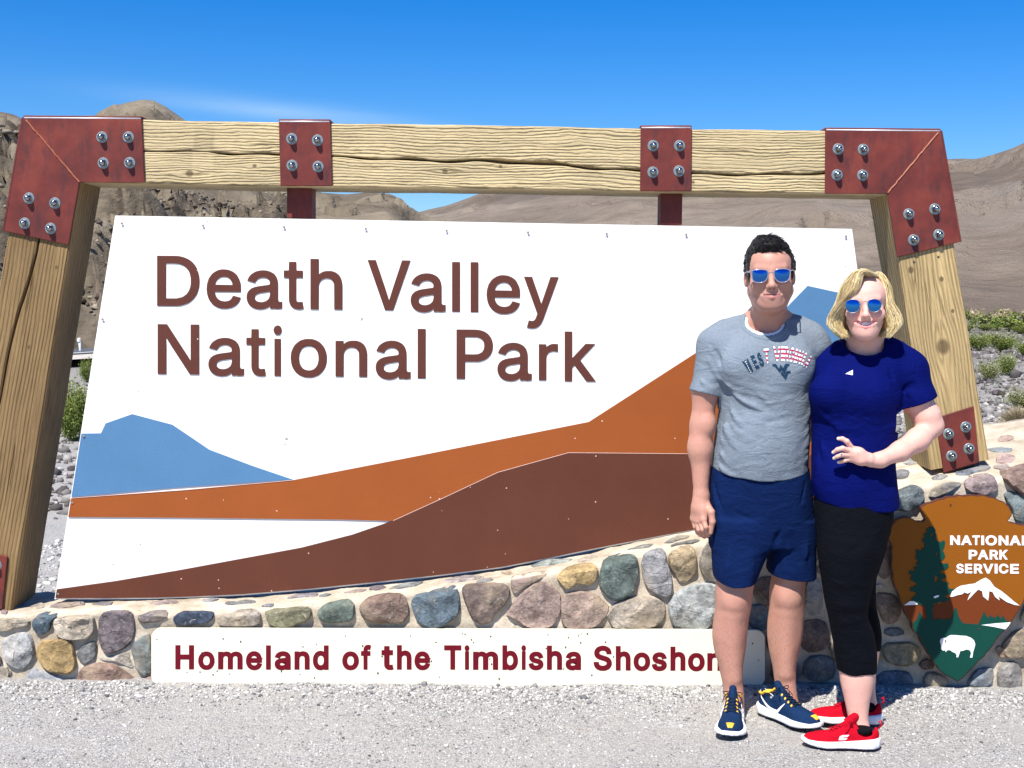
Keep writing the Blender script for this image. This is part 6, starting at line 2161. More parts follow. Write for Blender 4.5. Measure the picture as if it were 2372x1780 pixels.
Fm.loft(LL, .02, ex=2.0)
Fm.loft(RL, .02, ex=2.0)
for (kx, ky, kY) in ((1699, 1392, 4.800), (1826, 1385, 4.845)):     # kneecaps and shins
    Fm.ell(V3(kx, ky, kY), (.036, .028, .042), None, .03)
    Fm.ell(V3(kx, ky + 30, kY + .012), (.020, .012, .012), None, .03)
Fm.cone(V3(1696, 1430, 4.81), V3(1700, 1570, 4.825), .022, .018, .03)
Fm.cone(V3(1822, 1425, 4.86), V3(1820, 1560, 4.87), .022, .018, .03)
# feet inside the shoes
Fm.cone(V3(1700, 1640, 4.85), V3(1692, 1694, 4.72), .026, .022, .02)
Fm.cone(V3(1822, 1630, 4.885), V3(1875, 1676, 4.79), .026, .022, .02)
# right arm (image left)
sh, el, wr = V3(1658, 800, 4.865), V3(1626, 985, 4.855), V3(1624, 1150, 4.835)
Fm.cone(sh, V3(1634, 900, 4.86), .056, .048, .03)
Fm.cone(V3(1634, 900, 4.86), el, .047, .040, .03)
Fm.cone(el, V3(1622, 1040, 4.85), .040, .040, .03)
Fm.cone(V3(1622, 1040, 4.85), wr, .040, .0265, .03)
Fm.ell(V3(1640, 985, 4.83), (.018, .02, .03), None, .03)
Fm.ell(V3(1617, 1035, 4.85), (.028, .034, .06), None, .03)
cH = lambda x, y, Y: W(1580 + x / 10.375, 1100 + y / 10.375, Y)
wr2 = cH(455, 600, 4.835)
Fm.cone(wr, wr2, .0265, .0265, .02)
KN = [((520, 1080), 4.795), ((430, 1120), 4.81), ((345, 1105), 4.825), ((270, 1045), 4.84)]
for (q, Y_) in KN:
    Fm.cone(cH(440 + (q[0] - 400) * .25, 660, 4.832), cH(*q, Y_), .021, .0135, .016)
Fm.cone(cH(380, 800, 4.83), cH(520, 820, 4.815), .020, .020, .02)
for ch_ in ([(520, 1090, 4.795), (570, 1265, 4.780), (610, 1390, 4.795), (645, 1455, 4.815)], [(430, 1120, 4.81), (487, 1320, 4.79), (545, 1430, 4.805), (600, 1485, 4.825)], [(345, 1110, 4.825), (400, 1330, 4.805), (470, 1455, 4.82), (540, 1500, 4.84)], [(270, 1050, 4.84), (315, 1255, 4.825), (370, 1390, 4.835), (430, 1455, 4.85)]):
    Fm.chain([cH(*p) for p in ch_], [.0105, .0092, .0082, .0072], .0026)
Fm.chain([cH(560, 700, 4.825), cH(700, 900, 4.79), cH(728, 1130, 4.785), cH(690, 1390, 4.79)], [.017, .0135, .0115, .0085], .006)
# left arm, behind the woman's back
Fm.chain([V3(1880, 800, 4.88), V3(1938, 905, 4.985), V3(2030, 1005, 5.02)], [.056, .046, .040], .03)
Fm.chain([V3(2030, 1005, 5.02), V3(2062, 1042, 4.95)], [.034, .020], .02)
for k_f in range(4):
    Fm.chain([V3(2050, 1036 + k_f * 5, 4.97), V3(2068, 1036 + k_f * 9, 4.93), V3(2072, 1038 + k_f * 10, 4.89)], [.011, .0095, .008], .003)
Fm.noise(FLO if False else (.6, 4.58, 0), (1.36, 5.14, 1.84), 30, .0007, 3, .012)
body = Fm.mesh('body', M_SKM, man)
vw, vl = local_of(body, MH)
pt = Painter(len(vw))
x, y, z = vl.T
# beard shadow, lips, colour of cheeks
front = (y < -.01)
bs = np.clip((-.040 - z) / .02, 0, 1) * np.clip((z + .135) / .02, 0, 1) * (np.abs(x) < .09) * (y < .01)
pt.put(bs * .30, (.36, .20, .16))
ck = np.exp(-(((np.abs(x) - .043) / .020) ** 2 + ((z + .030) / .020) ** 2)) * front
pt.put(ck * .35, (.60, .23, .18))
lp = ((np.abs(x) / .030) ** 2 + ((z + .0690) / .0125) ** 2 < 1) & (y < -.080)
pt.put(lp * .75, (.52, .19, .17))
ml = ((np.abs(x) < .029) & (np.abs(z + .0675) < .0022) & (y < -.078))
pt.put(ml * .8, (.10, .03, .03))
br = ((np.abs(np.abs(x) - .030) < .020) & (np.abs(z - .021 - .10 * (.03 - np.abs(np.abs(x) - .03)) ) < .0055) & (y < -.06))
nst = (((np.abs(np.abs(x) - .006) < .0045) & (np.abs(z + .047) < .004)) & (y < -.09))
pt.put(nst * .7, (.12, .04, .03))
paint_attr(body, pt.a, pt.c)

# ---- t-shirt
M_TEE = cloth_mat('grey heather jersey', (.19, .225, .262), .14, 1000, .92, .22)
Ft = Field((.62, 4.60, .86), (1.36, 5.14, 1.56), h)
SR = rows_px([(744, 1722, 1838, 4.885, .060), (752, 1704, 1852, 4.885, .078), (764, 1680, 1872, 4.88, .095), (780, 1660, 1886, 4.875, .108), (800, 1652, 1893, 4.87, .118), (840, 1656, 1890, 4.865, .130), (880, 1668, 1884, 4.865, .132), (930, 1668, 1880, 4.865, .130), (980, 1662, 1877, 4.865, .130), (1040, 1652, 1875, 4.865, .135), (1090, 1645, 1874, 4.868, .140), (1130, 1641, 1873, 4.87, .144)])
Ft.loft(SR, .03)
# pectorals and a slight belly
Ft.ell(V3(1722, 850, 4.79), (.085, .05, .075), None, .05)
Ft.ell(V3(1826, 850, 4.79), (.085, .05, .075), None, .05)
Ft.ell(V3(1765, 1030, 4.80), (.12, .075, .12), None, .06)
sa, sb = V3(1659, 800, 4.865), V3(1632, 912, 4.855)
Ft.cone(V3(1690, 780, 4.875), sa, .058, .062, .04)
Ft.cone(sa, sb, .064, .056, .035)
Ft.cone(sb, V3(1625, 945, 4.855), .056, .057, .02)
Ft.cone(V3(1860, 785, 4.88), V3(1886, 805, 4.885), .055, .058, .04)
Ft.cone(V3(1886, 805, 4.885), V3(1925, 900, 4.96), .058, .054, .03)
for s_ in (-1, 1): Ft.cone(V3(1778 + s_ * 30, 745, 4.885), V3(1780 + s_ * 95, 776, 4.88), .042, .050, .04)
# folds
for a, b, c, w, am in [((1672, 880), (1760, 950), (1705, 925), .012, .010), ((1678, 872), (1800, 905), (1730, 900), .010, .007), ((1668, 900), (1720, 990), (1680, 950), .013, .009), ((1672, 893), (1745, 935), (1700, 912), .009, -.008), ((1664, 940), (1722, 1050), (1675, 1010), .013, .009),
                       ((1662, 1010), (1800, 1085), (1720, 1070), .012, .008), ((1655, 1040), (1760, 1105), (1700, 1090), .011, .007), ((1662, 985), (1830, 1040), (1740, 1035), .014, .007), ((1880, 890), (1790, 975), (1850, 950), .013, .007), ((1878, 950), (1770, 1045), (1840, 1020), .014, .008), ((1874, 1010), (1800, 1085), (1850, 1060), .012, .007),
                       ((1650, 1065), (1700, 1105), (1670, 1090), .009, .007), ((1750, 900), (1855, 930), (1800, 930), .014, .004), ((1650, 800), (1690, 880), (1672, 840), .010, -.007), ((1640, 830), (1668, 880), (1655, 860), .009, .007), ((1612, 870), (1652, 905), (1632, 892), .009, .006), ((1870, 800), (1876, 900), (1868, 850), .010, -.006), ((1700, 1000), (1860, 1010), (1780, 1030), .012, .005), ((1690, 1060), (1850, 1070), (1770, 1098), .010, .005)]:
    for dY in (0,):
        def onsurf(p):
            Yg = 4.865 - .135 * math.sqrt(max(0, 1 - ((p[0] - 1768) / 118) ** 2)) if p[0] > 1655 else 4.80
            return V3(p[0], p[1], Yg)
        Ft.fold(onsurf(a), onsurf(b), w * .95, am * 1.15, onsurf(c))
Ft.noise((.62, 4.6, .86), (1.36, 5.14, 1.56), 9, .0035, 7, .03, (1.2, 1.2, .7), 3)
rw = random.Random(4)
for _k in range(46):      # small creases in the jersey
    u, v = rw.uniform(1665, 1868), rw.uniform(905, 1095)
    ln, sl_ = rw.uniform(25, 70), (rw.uniform(.2, .9) if u < 1768 else -rw.uniform(.1, .8))
    a, b = (u, v), (min(1872, u + ln), v + ln * sl_)
    mid = ((a[0] + b[0]) / 2 + rw.uniform(-6, 6), (a[1] + b[1]) / 2 + rw.uniform(2, 12))
    Ft.fold(onsurf(a), onsurf(b), rw.uniform(.006, .011), rw.uniform(-.0035, .0045), onsurf(mid))
# hem, cuff and neck openings
hl, hr_ = V3(1643, 1098, 4.74), V3(1874, 1110, 4.74)
Ft.op(lambda X, Y, Z: (np.interp(X[:, 0, 0], [V3(1640, 1100, 4.75).x, V3(1714, 1110, 4.73).x, V3(1791, 1116, 4.73).x, V3(1876, 1106, 4.75).x], [V3(1640, 1096, 4.75).z, V3(1714, 1111, 4.73).z, V3(1791, 1117, 4.73).z, V3(1876, 1107, 4.75).z])[:, None, None] + .0015 * np.sin(X * 60) + .10 * (Y - 4.73) - Z + 0 * Y), (.6, 4.6, .8), (1.4, 5.14, 1.1), .003, 'cut')
cn = (sb - sa).normalized()
Ft.plane(V3(1632, 912, 4.855), cn + Vector((.0, 0, 0)), V3(1575, 985, 4.7), Vector((.772, 5.0, V3(1662, 870, 5.0).z)), .003)
Ft.cone(V3(1638, 888, 4.86), V3(1626, 960, 4.855), .047, .051, .003, 'sub')
NA, NB = MH @ Vector((0, -.006, -.04)), V3(1770, 756, 4.842)
D_full = Ft.D.copy()
Ft.cone(NA, NB, .058, .0765, .004, 'sub')
Ft.op(lambda X, Y, Z: np.sqrt((X - 1.0 * V3(1777, 745, 4.85).x) ** 2 + (Y - 4.85) ** 2) - .105 + np.maximum(0, V3(1777, 742, 4.85).z - Z) * 3.0, V3(1660, 830, 4.7), V3(1900, 700, 5.05), .004, 'sub') if False else None
D_open = Ft.D
tee = Ft.mesh('t_shirt', M_TEE, man)
Ft.D = D_full
TB_ = bvh_of(tee)


def ring_on(bvh, cx, cy, rx, ry, Y0, n=60, lift=.0, a0=0, a1=2 * PI, tilt=0):
    """closed loop around the neck seen in photo pixels, snapped outwards to the cloth from the neck axis"""
    out = []
    for i in range(n):
        a = a0 + (a1 - a0) * i / n
        out.append((cx + rx * math.cos(a), cy + ry * math.sin(a), Y0 - tilt * math.sin(a)))
    return out


# ribbed collar and white undershirt
M_COL = cloth_mat('grey rib collar', (.185, .225, .265), .1, 1500, .92, .1)
M_WTE = cloth_mat('white cotton', (.80, .80, .80), .05)
neck_trim(Ft, NA, NB, .058, .0765, .0165, .0, .0022).mesh('collar', M_COL, man)
neck_trim(Ft, NA, NB, .058, .0765, -.0005, -.012, -.0020).mesh('undershirt', M_WTE, man)

# printed chest lettering and monogram
cT = crop(1700, 780, 10.055)
PRL = [('W', 335, 690, 140, 320, 30), ('E', 482, 600, 100, 320, 24), ('S', 618, 540, 105, 320, 17), ('T', 765, 455, 120, 350, 7), ('V', 1005, 405, 170, 350, 2), ('I', 1130, 400, 62, 350, 0), ('R', 1222, 405, 115, 350, -3), ('G', 1345, 425, 110, 340, -8), ('I', 1440, 450, 48, 330, -12), ('N', 1532, 480, 105, 320, -17), ('I', 1628, 520, 40, 300, -22), ('A', 1722, 585, 100, 300, -30)]


def glyph_pin(ch, u, v):
    L = GLYPH['C'][ch]
    xs_ = [a for lp in L for a in lp[::2]]
    ys_ = [a for lp in L for a in lp[1::2]]
    gx, gy = min(xs_) + u * (max(xs_) - min(xs_)), min(ys_) + v * (max(ys_) - min(ys_))
    c = False
    for lp in L:
        for i in range(0, len(lp), 2):
            x0, y0, x1, y1 = lp[i - 2], lp[i - 1], lp[i], lp[i + 1]
            if (y0 > gy) != (y1 > gy) and gx < (x1 - x0) * (gy - y0) / (y1 - y0) + x0: c = not c
    return c


WVW = [(895, 640), (978, 637), (1018, 700), (1050, 748), (1088, 650), (1120, 700), (1148, 735), (1188, 640), (1292, 630), (1290, 685), (1256, 690), (1190, 850), (1176, 872), (1110, 780), (1072, 845), (950, 700), (900, 696)]
WVV = [(1085, 862), (1115, 802), (1175, 892), (1230, 800), (1320, 800), (1320, 852), (1268, 860), (1215, 1000), (1200, 1006)]


def tee_print(px_, py_):
    x_, y_ = (px_ - 1700) * 10.055, (py_ - 780) * 10.055
    if pin(x_, y_, WVW) or pin(x_, y_, WVV): return 0
    for i, (ch, cx_, cy_, w_, h_, rot) in enumerate(PRL):
        a = math.radians(rot)
        dx, dy = x_ - cx_, y_ - cy_
        u = (dx * math.cos(a) - dy * math.sin(a)) / w_
        v = -(dx * math.sin(a) + dy * math.cos(a)) / h_
        if abs(u) > .56 or abs(v) > .53: continue
        if abs(u) < .5 and abs(v) < .5 and glyph_pin(ch, u + .5, v + .5):
            if i < 3:
                return 1 if ((int(x_ / 22) * 7 + int(y_ / 24) * 3) % 13 == 0) else 0
            return 1 if int((v + .5) * 6.99) % 2 == 0 else 2
        for du, dv in ((.045, 0), (-.045, 0), (0, .022), (0, -.022)):
            uu, vv_ = u + du, v + dv
            if abs(uu) < .5 and abs(vv_) < .5 and glyph_pin(ch, uu + .5, vv_ + .5): return 0
    return None


M_PN = cloth_mat('navy print', (.016, .045, .085), .1)
M_PW = cloth_mat('white print', (.75, .75, .74), .05)
M_PR = cloth_mat('red print', (.42, .03, .08), .1)
decal('chest_print', TB_, (1718, 798, 1882, 884), tee_print, [M_PN, M_PW, M_PR], tee, .55)

# ---- shorts
M_SHO = cloth_mat('navy cotton twill', (.0035, .014, .066), .25, 1200, .85, .08)
Fs = Field((.66, 4.62, .42), (1.36, 5.12, .96), h)
Fs.loft(rows_px([(1080, 1648, 1872, 4.872, .138), (1110, 1645, 1876, 4.872, .140), (1160, 1643, 1882, 4.875, .138), (1215, 1644, 1887, 4.875, .128), (1262, 1648, 1889, 4.87, .105)]), .02)
Fs.loft(rows_px([(1200, 1646, 1790, 4.865, .115), (1251, 1647, 1794, 4.86, .112), (1270, 1648, 1784, 4.856, .110), (1300, 1650, 1768, 4.852, .108), (1340, 1653, 1752, 4.848, .104), (1375, 1655, 1745, 4.845, .102)]), .03, ex=2.3)
Fs.loft(rows_px([(1200, 1770, 1887, 4.885, .115), (1251, 1782, 1888, 4.885, .112), (1300, 1778, 1888, 4.888, .108), (1335, 1775, 1889, 4.892, .104), (1370, 1776, 1889, 4.895, .102)]), .010, ex=2.3)
for a, b, c, w, am in [((1800, 1130), (1800, 1235), (1803, 1190), .006, .004), ((1795, 1240), (1700, 1185), (1745, 1200), .012, -.003), ((1790, 1232), (1690, 1215), (1735, 1212), .010, .003), ((1812, 1240), (1880, 1200), (1845, 1205), .010, .003), ((1812, 1232), (1870, 1170), (1840, 1190), .010, -.003), ((1650, 1130), (1690, 1240), (1660, 1190), .012, .006), ((1700, 1260), (1680, 1350), (1685, 1300), .016, .006), ((1740, 1270), (1735, 1355), (1740, 1310), .014, .006), ((1660, 1280), (1662, 1360), (1655, 1320), .012, .005), ((1830, 1260), (1820, 1345), (1828, 1300), .015, .006), ((1865, 1240), (1870, 1345), (1872, 1300), .014, .006), ((1700, 1150), (1770, 1160), (1735, 1168), .012, .004), ((1655, 1120), (1672, 1175), (1660, 1150), .006, -.006)]:
    def on2(p):
        return V3(p[0], p[1], 4.87 - .12 * math.sqrt(max(0, 1 - ((p[0] - 1768) / 124) ** 2)) if p[1] < 1250 else 4.87 - .11)
    Fs.fold(on2(a), on2(b), w * .9, am * 1.2, on2(c))
Fs.noise((.66, 4.62, .42), (1.36, 5.12, .96), 10, .0016, 17, .03, (1, 1, .6), 3)
Fs.fold(V3(1803, 1228, 4.76), V3(1772, 1345, 4.75), .010, -.016, V3(1794, 1290, 4.755))
Fs.fold(V3(1652, 1108, 4.78), V3(1662, 1165, 4.765), .005, -.008)
Fs.fold(V3(1868, 1112, 4.78), V3(1856, 1165, 4.765), .005, -.008)
zl = V3(1700, 1362, 4.75).z
Fs.op(lambda X, Y, Z: (np.interp(X[:, 0, 0], [V3(1650, 1355, 4.75).x, V3(1700, 1362, 4.75).x, V3(1750, 1361, 4.75).x, V3(1765, 1346, 4.78).x, V3(1890, 1356, 4.79).x], [V3(1650, 1353, 4.75).z, V3(1700, 1364, 4.75).z, V3(1750, 1361, 4.75).z, V3(1777, 1343, 4.78).z, V3(1890, 1356, 4.79).z])[:, None, None] + .12 * (Y - 4.75) - Z), (.6, 4.6, .4), (1.4, 5.14, .62), .003, 'cut')
Fs.loft(rows_px([(1338, 1659, 1745, 4.847, .090), (1395, 1661, 1741, 4.845, .092)]), .003, 0, 2.1, 'sub')
Fs.loft(rows_px([(1334, 1784, 1879, 4.892, .090), (1390, 1784, 1878, 4.895, .092)]), .003, 0, 2.1, 'sub')
Fs.mesh('shorts', M_SHO, man)


# ---- shoes ---------------------------------------------------------------
def shoe(parent, heel, toe, L, matU, matS, matLace, style, roll=0, wk=1.0, top=1.0):
    heel, toe = Vector(heel), Vector(toe)
    d = (toe - heel)
    d.z = 0
    xa = d.normalized()
    ya = Vector((-xa.y, xa.x, 0))
    Ms = Matrix((xa, ya, Vector((0, 0, 1)))).transposed().to_4x4()
    Ms.translation = heel
    I = np.array(Ms.inverted())
    pw = [(0, 0), (.008, .016), (.03, .029), (.07, .033), (.11, .031), (.15, .036), (.20, .0445), (.235, .044), (.262, .036), (.28, .022), (.29, 0)]
    px_ = [a / .29 * L for a, b in pw]
    pv = [b * wk for a, b in pw]
    ht = [(0, .060), (.01, .082), (.03, .088), (.06, .080), (.085, .090), (.11, .098), (.14, .082), (.17, .066), (.20, .056), (.24, .050), (.27, .043), (.29, .03)]
    hx = [a / .29 * L for a, b in ht]
    hv = [b * top for a, b in ht]
    corners = [Ms @ Vector((a, b, c)) for a in (-.02, L + .02) for b in (-.07, .07) for c in (-.01, .14)]
    lo_ = np.min([np.array(c) for c in corners], 0)
    hi_ = np.max([np.array(c) for c in corners], 0)

    def loc(X, Y, Z):
        x = I[0, 0] * X + I[0, 1] * Y + I[0, 3]
        y = I[1, 0] * X + I[1, 1] * Y + I[1, 3]
        return x + 0 * Z, y + 0 * Z, Z - heel.z + 0 * x

    def up(X, Y, Z):
        x, y, z = loc(X, Y, Z)
        w = np.interp(x, px_, pv) * .96 + .0005
        t = np.interp(x, hx, hv)
        zz = np.maximum(z, 0)
        flare = 1 - .22 * np.clip((z - .035) / .06, 0, 1) * np.clip((.12 - x) / .05, 0, 1) * 0
        q = (np.abs(y / (w * flare)) ** 2.5 + np.abs(zz / t) ** 2.5) ** (1 / 2.5)
        d_ = (q - 1) * np.minimum(w, t) * .9
        end = np.maximum(-x - .0, x - L)
        return np.maximum(d_, np.maximum(.012 - z, end)).astype(np.float32)
    Fu = Field(lo_, hi_, .0026)
    Fu.D[:] = up(*Fu.reg(lo_, hi_)[1:])
    # ankle opening
    a_ = Ms @ Vector((.050 * L / .29, 0, .062))
    b_ = Ms @ Vector((.062 * L / .29, 0, .15))
    Fu.cone(a_, b_, .027 * wk, .040 * wk, .008, 'sub')
    # tongue
    Fu.cone(Ms @ Vector((.118, 0, .085)), Ms @ Vector((.088, 0, .112 * top)), .014, .015, .012)
    Fu.noise(lo_, hi_, 25, .0012, 5, .01)
    u = Fu.mesh('shoe', matU, parent)

    def so(X, Y, Z):
        x, y, z = loc(X, Y, Z)
        w = np.interp(x, [a * 1.03 - .004 for a in px_], pv) * 1.06 + .003
        tp = np.interp(x, [0, .03, .12 * L / .29, .2 * L / .29, L * .93, L], [.040, .038, .028, .025, .026, .032])
        bt = np.interp(x, [0, .02, .05, .20 * L / .29, L], [.007, .002, 0, 0, .013])
        bulge = .003 * np.sin(np.clip((z - bt) / (tp - bt + 1e-4), 0, 1) * PI)
        d_ = np.abs(y) - w - bulge
        return smax(smax(d_, np.maximum(z - tp, bt - z), .006), np.maximum(-.005 - x, x - L - .005), .006).astype(np.float32)
    Fo = Field(lo_, hi_, .0026)
    Fo.D[:] = so(*Fo.reg(lo_, hi_)[1:])
    s = Fo.mesh('sole', matS, u)
    # dark outsole
    Fo2 = Field(lo_, hi_, .0026)
    Fo2.D[:] = np.maximum(so(*Fo2.reg(lo_, hi_)[1:]) + .0005, Fo2.reg(lo_, hi_)[3] - heel.z - .0065 - .012 * np.clip((loc(*Fo2.reg(lo_, hi_)[1:])[0] - L * .8) / (L * .2), 0, 1)) - .0008
    Fo2.mesh('outsole', M_OUTS if style == 'man' else M_OUTP, u)
    tx = lambda x: float(np.interp(x, hx, hv))
    wx = lambda x: float(np.interp(x, px_, pv))

    def P(x, v):
        """point on the upper at length x, sideways fraction v"""
        w, t = wx(x) * .96, tx(x)
        y_ = v * w
        z_ = t * (max(0, 1 - abs(v) ** 2.5)) ** (1 / 2.5)
        return Ms @ Vector((x, y_, z_ + .002))
    # laces
    m = MB()
    k = L / .29
    nl = 6
    for i in range(nl):
        x0, x1 = (.108 + .0135 * i) * k, (.108 + .0135 * (i + 1)) * k
        for sgn in (-1, 1):
            m.tube([P(x0 + (x1 - x0) * (t + 1) / 2, sgn * t * .42) + Vector((0, 0, .002)) for t in np.linspace(-1, 1, 7)], .0022, 5)
    kx = .104 * k
    c0 = Ms @ Vector((kx, 0, tx(kx) + .008))
    for sgn in (-1, 1):
        lp = [c0, c0 + xa * .012 + ya * sgn * .020 + Vector((0, 0, .010)), c0 + xa * .004 + ya * sgn * .036 + Vector((0, 0, .002)), c0 + xa * .018 + ya * sgn * .028 + Vector((0, 0, -.010)), c0 + xa * .006]
        m.tube([Vector(p) for p in bez3(lp[0], lp[1], lp[2], 6)] + [Vector(p) for p in bez3(lp[2], lp[3], lp[4], 6)][1:], .0018, 5)
        m.tube([Vector(p) for p in bez3(c0, c0 + ya * sgn * .03 + Vector((0, 0, .004)), c0 + ya * sgn * .036 + xa * .028 + Vector((0, 0, -.03)), 7)], .0016, 5)
    m.build('lace', matLace, u, smooth=True)
    return u, Ms, P, (wx, tx)


M_SNAV = cloth_mat('navy knit shoe', (.008, .026, .075), .2, 1600, .8, .2)
M_SWHT = simple('white foam sole', (.78, .79, .80), .55, .05, 30, .1)
M_SRED = cloth_mat('red knit shoe', (.46, .004, .016), .15, 1600, .8, .1)
M_OUTS = simple('dark outsole', (.035, .05, .07), .7)
M_OUTP = simple('purple outsole', (.06, .015, .05), .7)
M_LACE = cloth_mat('dark lace', (.012, .022, .045), .2)
M_LACR = cloth_mat('red lace', (.50, .01, .025), .1)
M_YEL = simple('yellow shoe trim', (.80, .46, .035), .6, .1, 40)
g0 = lambda x, y: G(x, y, .004)
t1 = g0(1690, 1714)
hA = Vector((t1.x + .062, t1.y + .285, .004))
u1, M1, P1, _ = shoe(man, hA, t1, .292, M_SNAV, M_SWHT, M_LACE, 'man', wk=1.12, top=1.12)
t2 = g0(1898, 1694)
h2 = g0(1782, 1654)
d2 = (t2 - h2).normalized()
h2 = t2 - d2 * .292
u2, M2, P2, _ = shoe(man, h2, t2, .292, M_SNAV, M_SWHT, M_LACE, 'man', wk=1.12, top=1.12)


def patch(name, P, uv, mat, parent, lift=.0015):
    """strip of quads on the upper: uv list of ((x, v), (x, v)) pairs"""
    V, Fc = [], []
    for i, (a, b) in enumerate(uv):
        for t in np.linspace(0, 1, 6):
            q = P(a[0] + (b[0] - a[0]) * t, a[1] + (b[1] - a[1]) * t)
            V.append(q)
    n = 6
    cen = sum(V, Vector()) / len(V)
    for i in range(len(uv) - 1):
        for j in range(n - 1):
            Fc.append([i * n + j, i * n + j + 1, (i + 1) * n + j + 1, (i + 1) * n + j])
    o = mk(name, V, Fc, mat, parent, smooth=True)
    md = o.modifiers.new('thick', 'SOLIDIFY')
    md.thickness = .0025
    md.offset = 0
    return o


for (u_, P_, inner) in ((u1, P1, 1), (u2, P2, 1)):
    # toe patch, eyelet loops, heel collar
    patch('toe_patch', P_, [((.284, v), (.262, v)) for v in np.linspace(-.38, .38, 7)], M_YEL, u_)
    for s_ in (-1, 1):
        for i in range(4):
            xx = .122 + .017 * i
            patch('eyelet_loop', P_, [((xx, s_ * (.40 + .06 * q)), (xx + .006, s_ * (.40 + .06 * q))) for q in range(4)], M_YEL, u_)
M_SWO = simple('white tick', (.82, .82, .82), .5)
# curved tick on the outer side of each shoe
for (u_, P_, sd) in ((u1, P1, 1), (u2, P2, -1), (u1, P1, -1), (u2, P2, 1)):
    lowr = [(.030, .99), (.050, .995), (.080, .995), (.110, .992), (.135, .985), (.150, .97)]
    pts = []
    for i, t in enumerate(np.linspace(0, 1, 14)):
        x_ = .015 + .135 * t
        zc = .070 - .062 * math.sin(min(t, .78) / .78 * PI * .5) ** .8 + (.045 * max(0, t - .78) / .22)
        th = .003 + .016 * t * (1 - max(0, (t - .80)) / .20)
        w_, t_h = _[0](x_) * .96, _[1](x_)

        def vz(z_, t_h=t_h): return sd * (max(0, 1 - min(.99, max(z_, 0) / t_h) ** 2.5)) ** (1 / 2.5)
        z0, z1 = max(.014, zc + .016), max(.016, zc + .016 + th)
        pts.append((Vector((x_, 0, 0)), vz(z0), vz(z1), z0, z1, w_))
    V, Fc = [], []
    Mx_ = M1 if u_ is u1 else M2
    for (p, v0, v1, z0, z1, w_) in pts:
        for t in np.linspace(0, 1, 4):
            z_ = z0 + (z1 - z0) * t
            v_ = v0 + (v1 - v0) * t
            V.append(Mx_ @ Vector((p.x, v_ * w_ + sd * .0022, z_)))
    for i in range(len(pts) - 1):
        for j in range(3): Fc.append([i * 4 + j, i * 4 + j + 1, (i + 1) * 4 + j + 1, (i + 1) * 4 + j])
    o = mk('tick', V, Fc, M_SWO, u_, smooth=True)
    md = o.modifiers.new('thick', 'SOLIDIFY')
    md.thickness = .002
    md.offset = 0
# yellow collar lining on the right-hand shoe and heel
for (u_, Mx_) in ((u1, M1), (u2, M2)):
    m = MB()
    m.tube([Mx_ @ Vector((.048 + .040 * math.cos(a) * (1.0), .029 * math.sin(a), .088 + .006 * math.cos(a * 1) - (.004 if math.cos(a) < 0 else -.004))) for a in np.linspace(.9, 2 * PI - .9, 22)], .0052, 8)
    m.build('collar_lining', M_YEL, u_, smooth=True)

# ---- sunglasses
def glasses(parent, lensL, lensR, M, PW, mat_lens, mat_frame, rf, bridge, temples, frame_full=True, ear=None):
    L3 = []
    for lens in (lensL, lensR):
        P_ = chaikin(lens, 2)
        L3.append([PW(x_, y_) for x_, y_ in P_])
    m = MB()
    for P_ in L3: m.tube(P_, rf, 6, closed=True)
    for br_ in bridge: m.tube([PW(x_, y_) for x_, y_ in br_], rf * .9, 6)
    gl = m.build('sunglasses', mat_frame, parent, smooth=True)
    for P_ in L3:
        c = sum(P_, Vector()) / len(P_)
        n = len(P_)
        V, Fc = [], []
        for sc_, b_ in ((1.0, 0), (.8, -.0012), (.5, -.0024), (.2, -.0030)):
            V += [c + (p - c) * sc_ + Vector((0, b_, 0)) for p in P_]
        V.append(c + Vector((0, -.0031, 0)))
        for r_ in range(3):
            for i in range(n):
                j = (i + 1) % n
                Fc.append([r_ * n + i, r_ * n + j, (r_ + 1) * n + j, (r_ + 1) * n + i])
        Fc += [[3 * n + i, 3 * n + (i + 1) % n, 4 * n] for i in range(n)]
        o = mk('lens', V, Fc, mat_lens, gl, smooth=True)
    for tp in temples:
        m = MB()
        m.tube([Vector(p) for p in tp], rf * 1.05, 6)
        m.build('temple_arm', mat_frame, gl, smooth=True)
    return gl


def lens_mat(name, c1, c2):
    t = NT(name)
    n_ = t.n('ShaderNodeNewGeometry')
    return t.done(c1, .06, Metallic=1.0, Specular_IOR_Level=.9, Coat_Weight=.5)


M_LNS = lens_mat('blue mirror lens', (.012, .13, .46), None)
M_FRM = simple('clear pinkish frame', (.55, .50, .60), .15, .05, 20, 0, 50, .001, Transmission_Weight=.6, Coat_Weight=.5)
cF = crop(1700, 540, 7.544)
PG = lambda x_, y_: Wp(x_, y_, MH, -.097, .35)
lensL = cF([(312, 672), (340, 650), (440, 638), (560, 645), (602, 680), (596, 765), (560, 835), (505, 866), (420, 872), (345, 852), (318, 800)])
lensR = cF([(698, 672), (738, 642), (850, 622), (965, 638), (988, 680), (976, 785), (940, 842), (870, 866), (790, 860), (735, 822), (705, 760)])
eL, eR = MH @ Vector((-.079, .015, .008)), MH @ Vector((.079, .015, .008))
pl_, pr_ = PG(*cF([(235, 680)])[0]), PG(*cF([(1030, 650)])[0])
glasses(man, lensL, lensR, MH, PG, M_LNS, M_FRM, .0021,
        [cF([(600, 700), (650, 690), (702, 690)]), cF([(315, 672), (275, 672), (238, 680)]), cF([(312, 690), (275, 690), (232, 690)]), cF([(985, 660), (1032, 650)])],
        [[pl_, pl_.lerp(eL, .5) + Vector((-.004, 0, 0)), eL], [pr_, pr_.lerp(eR, .5) + Vector((.004, 0, 0)), eR]])


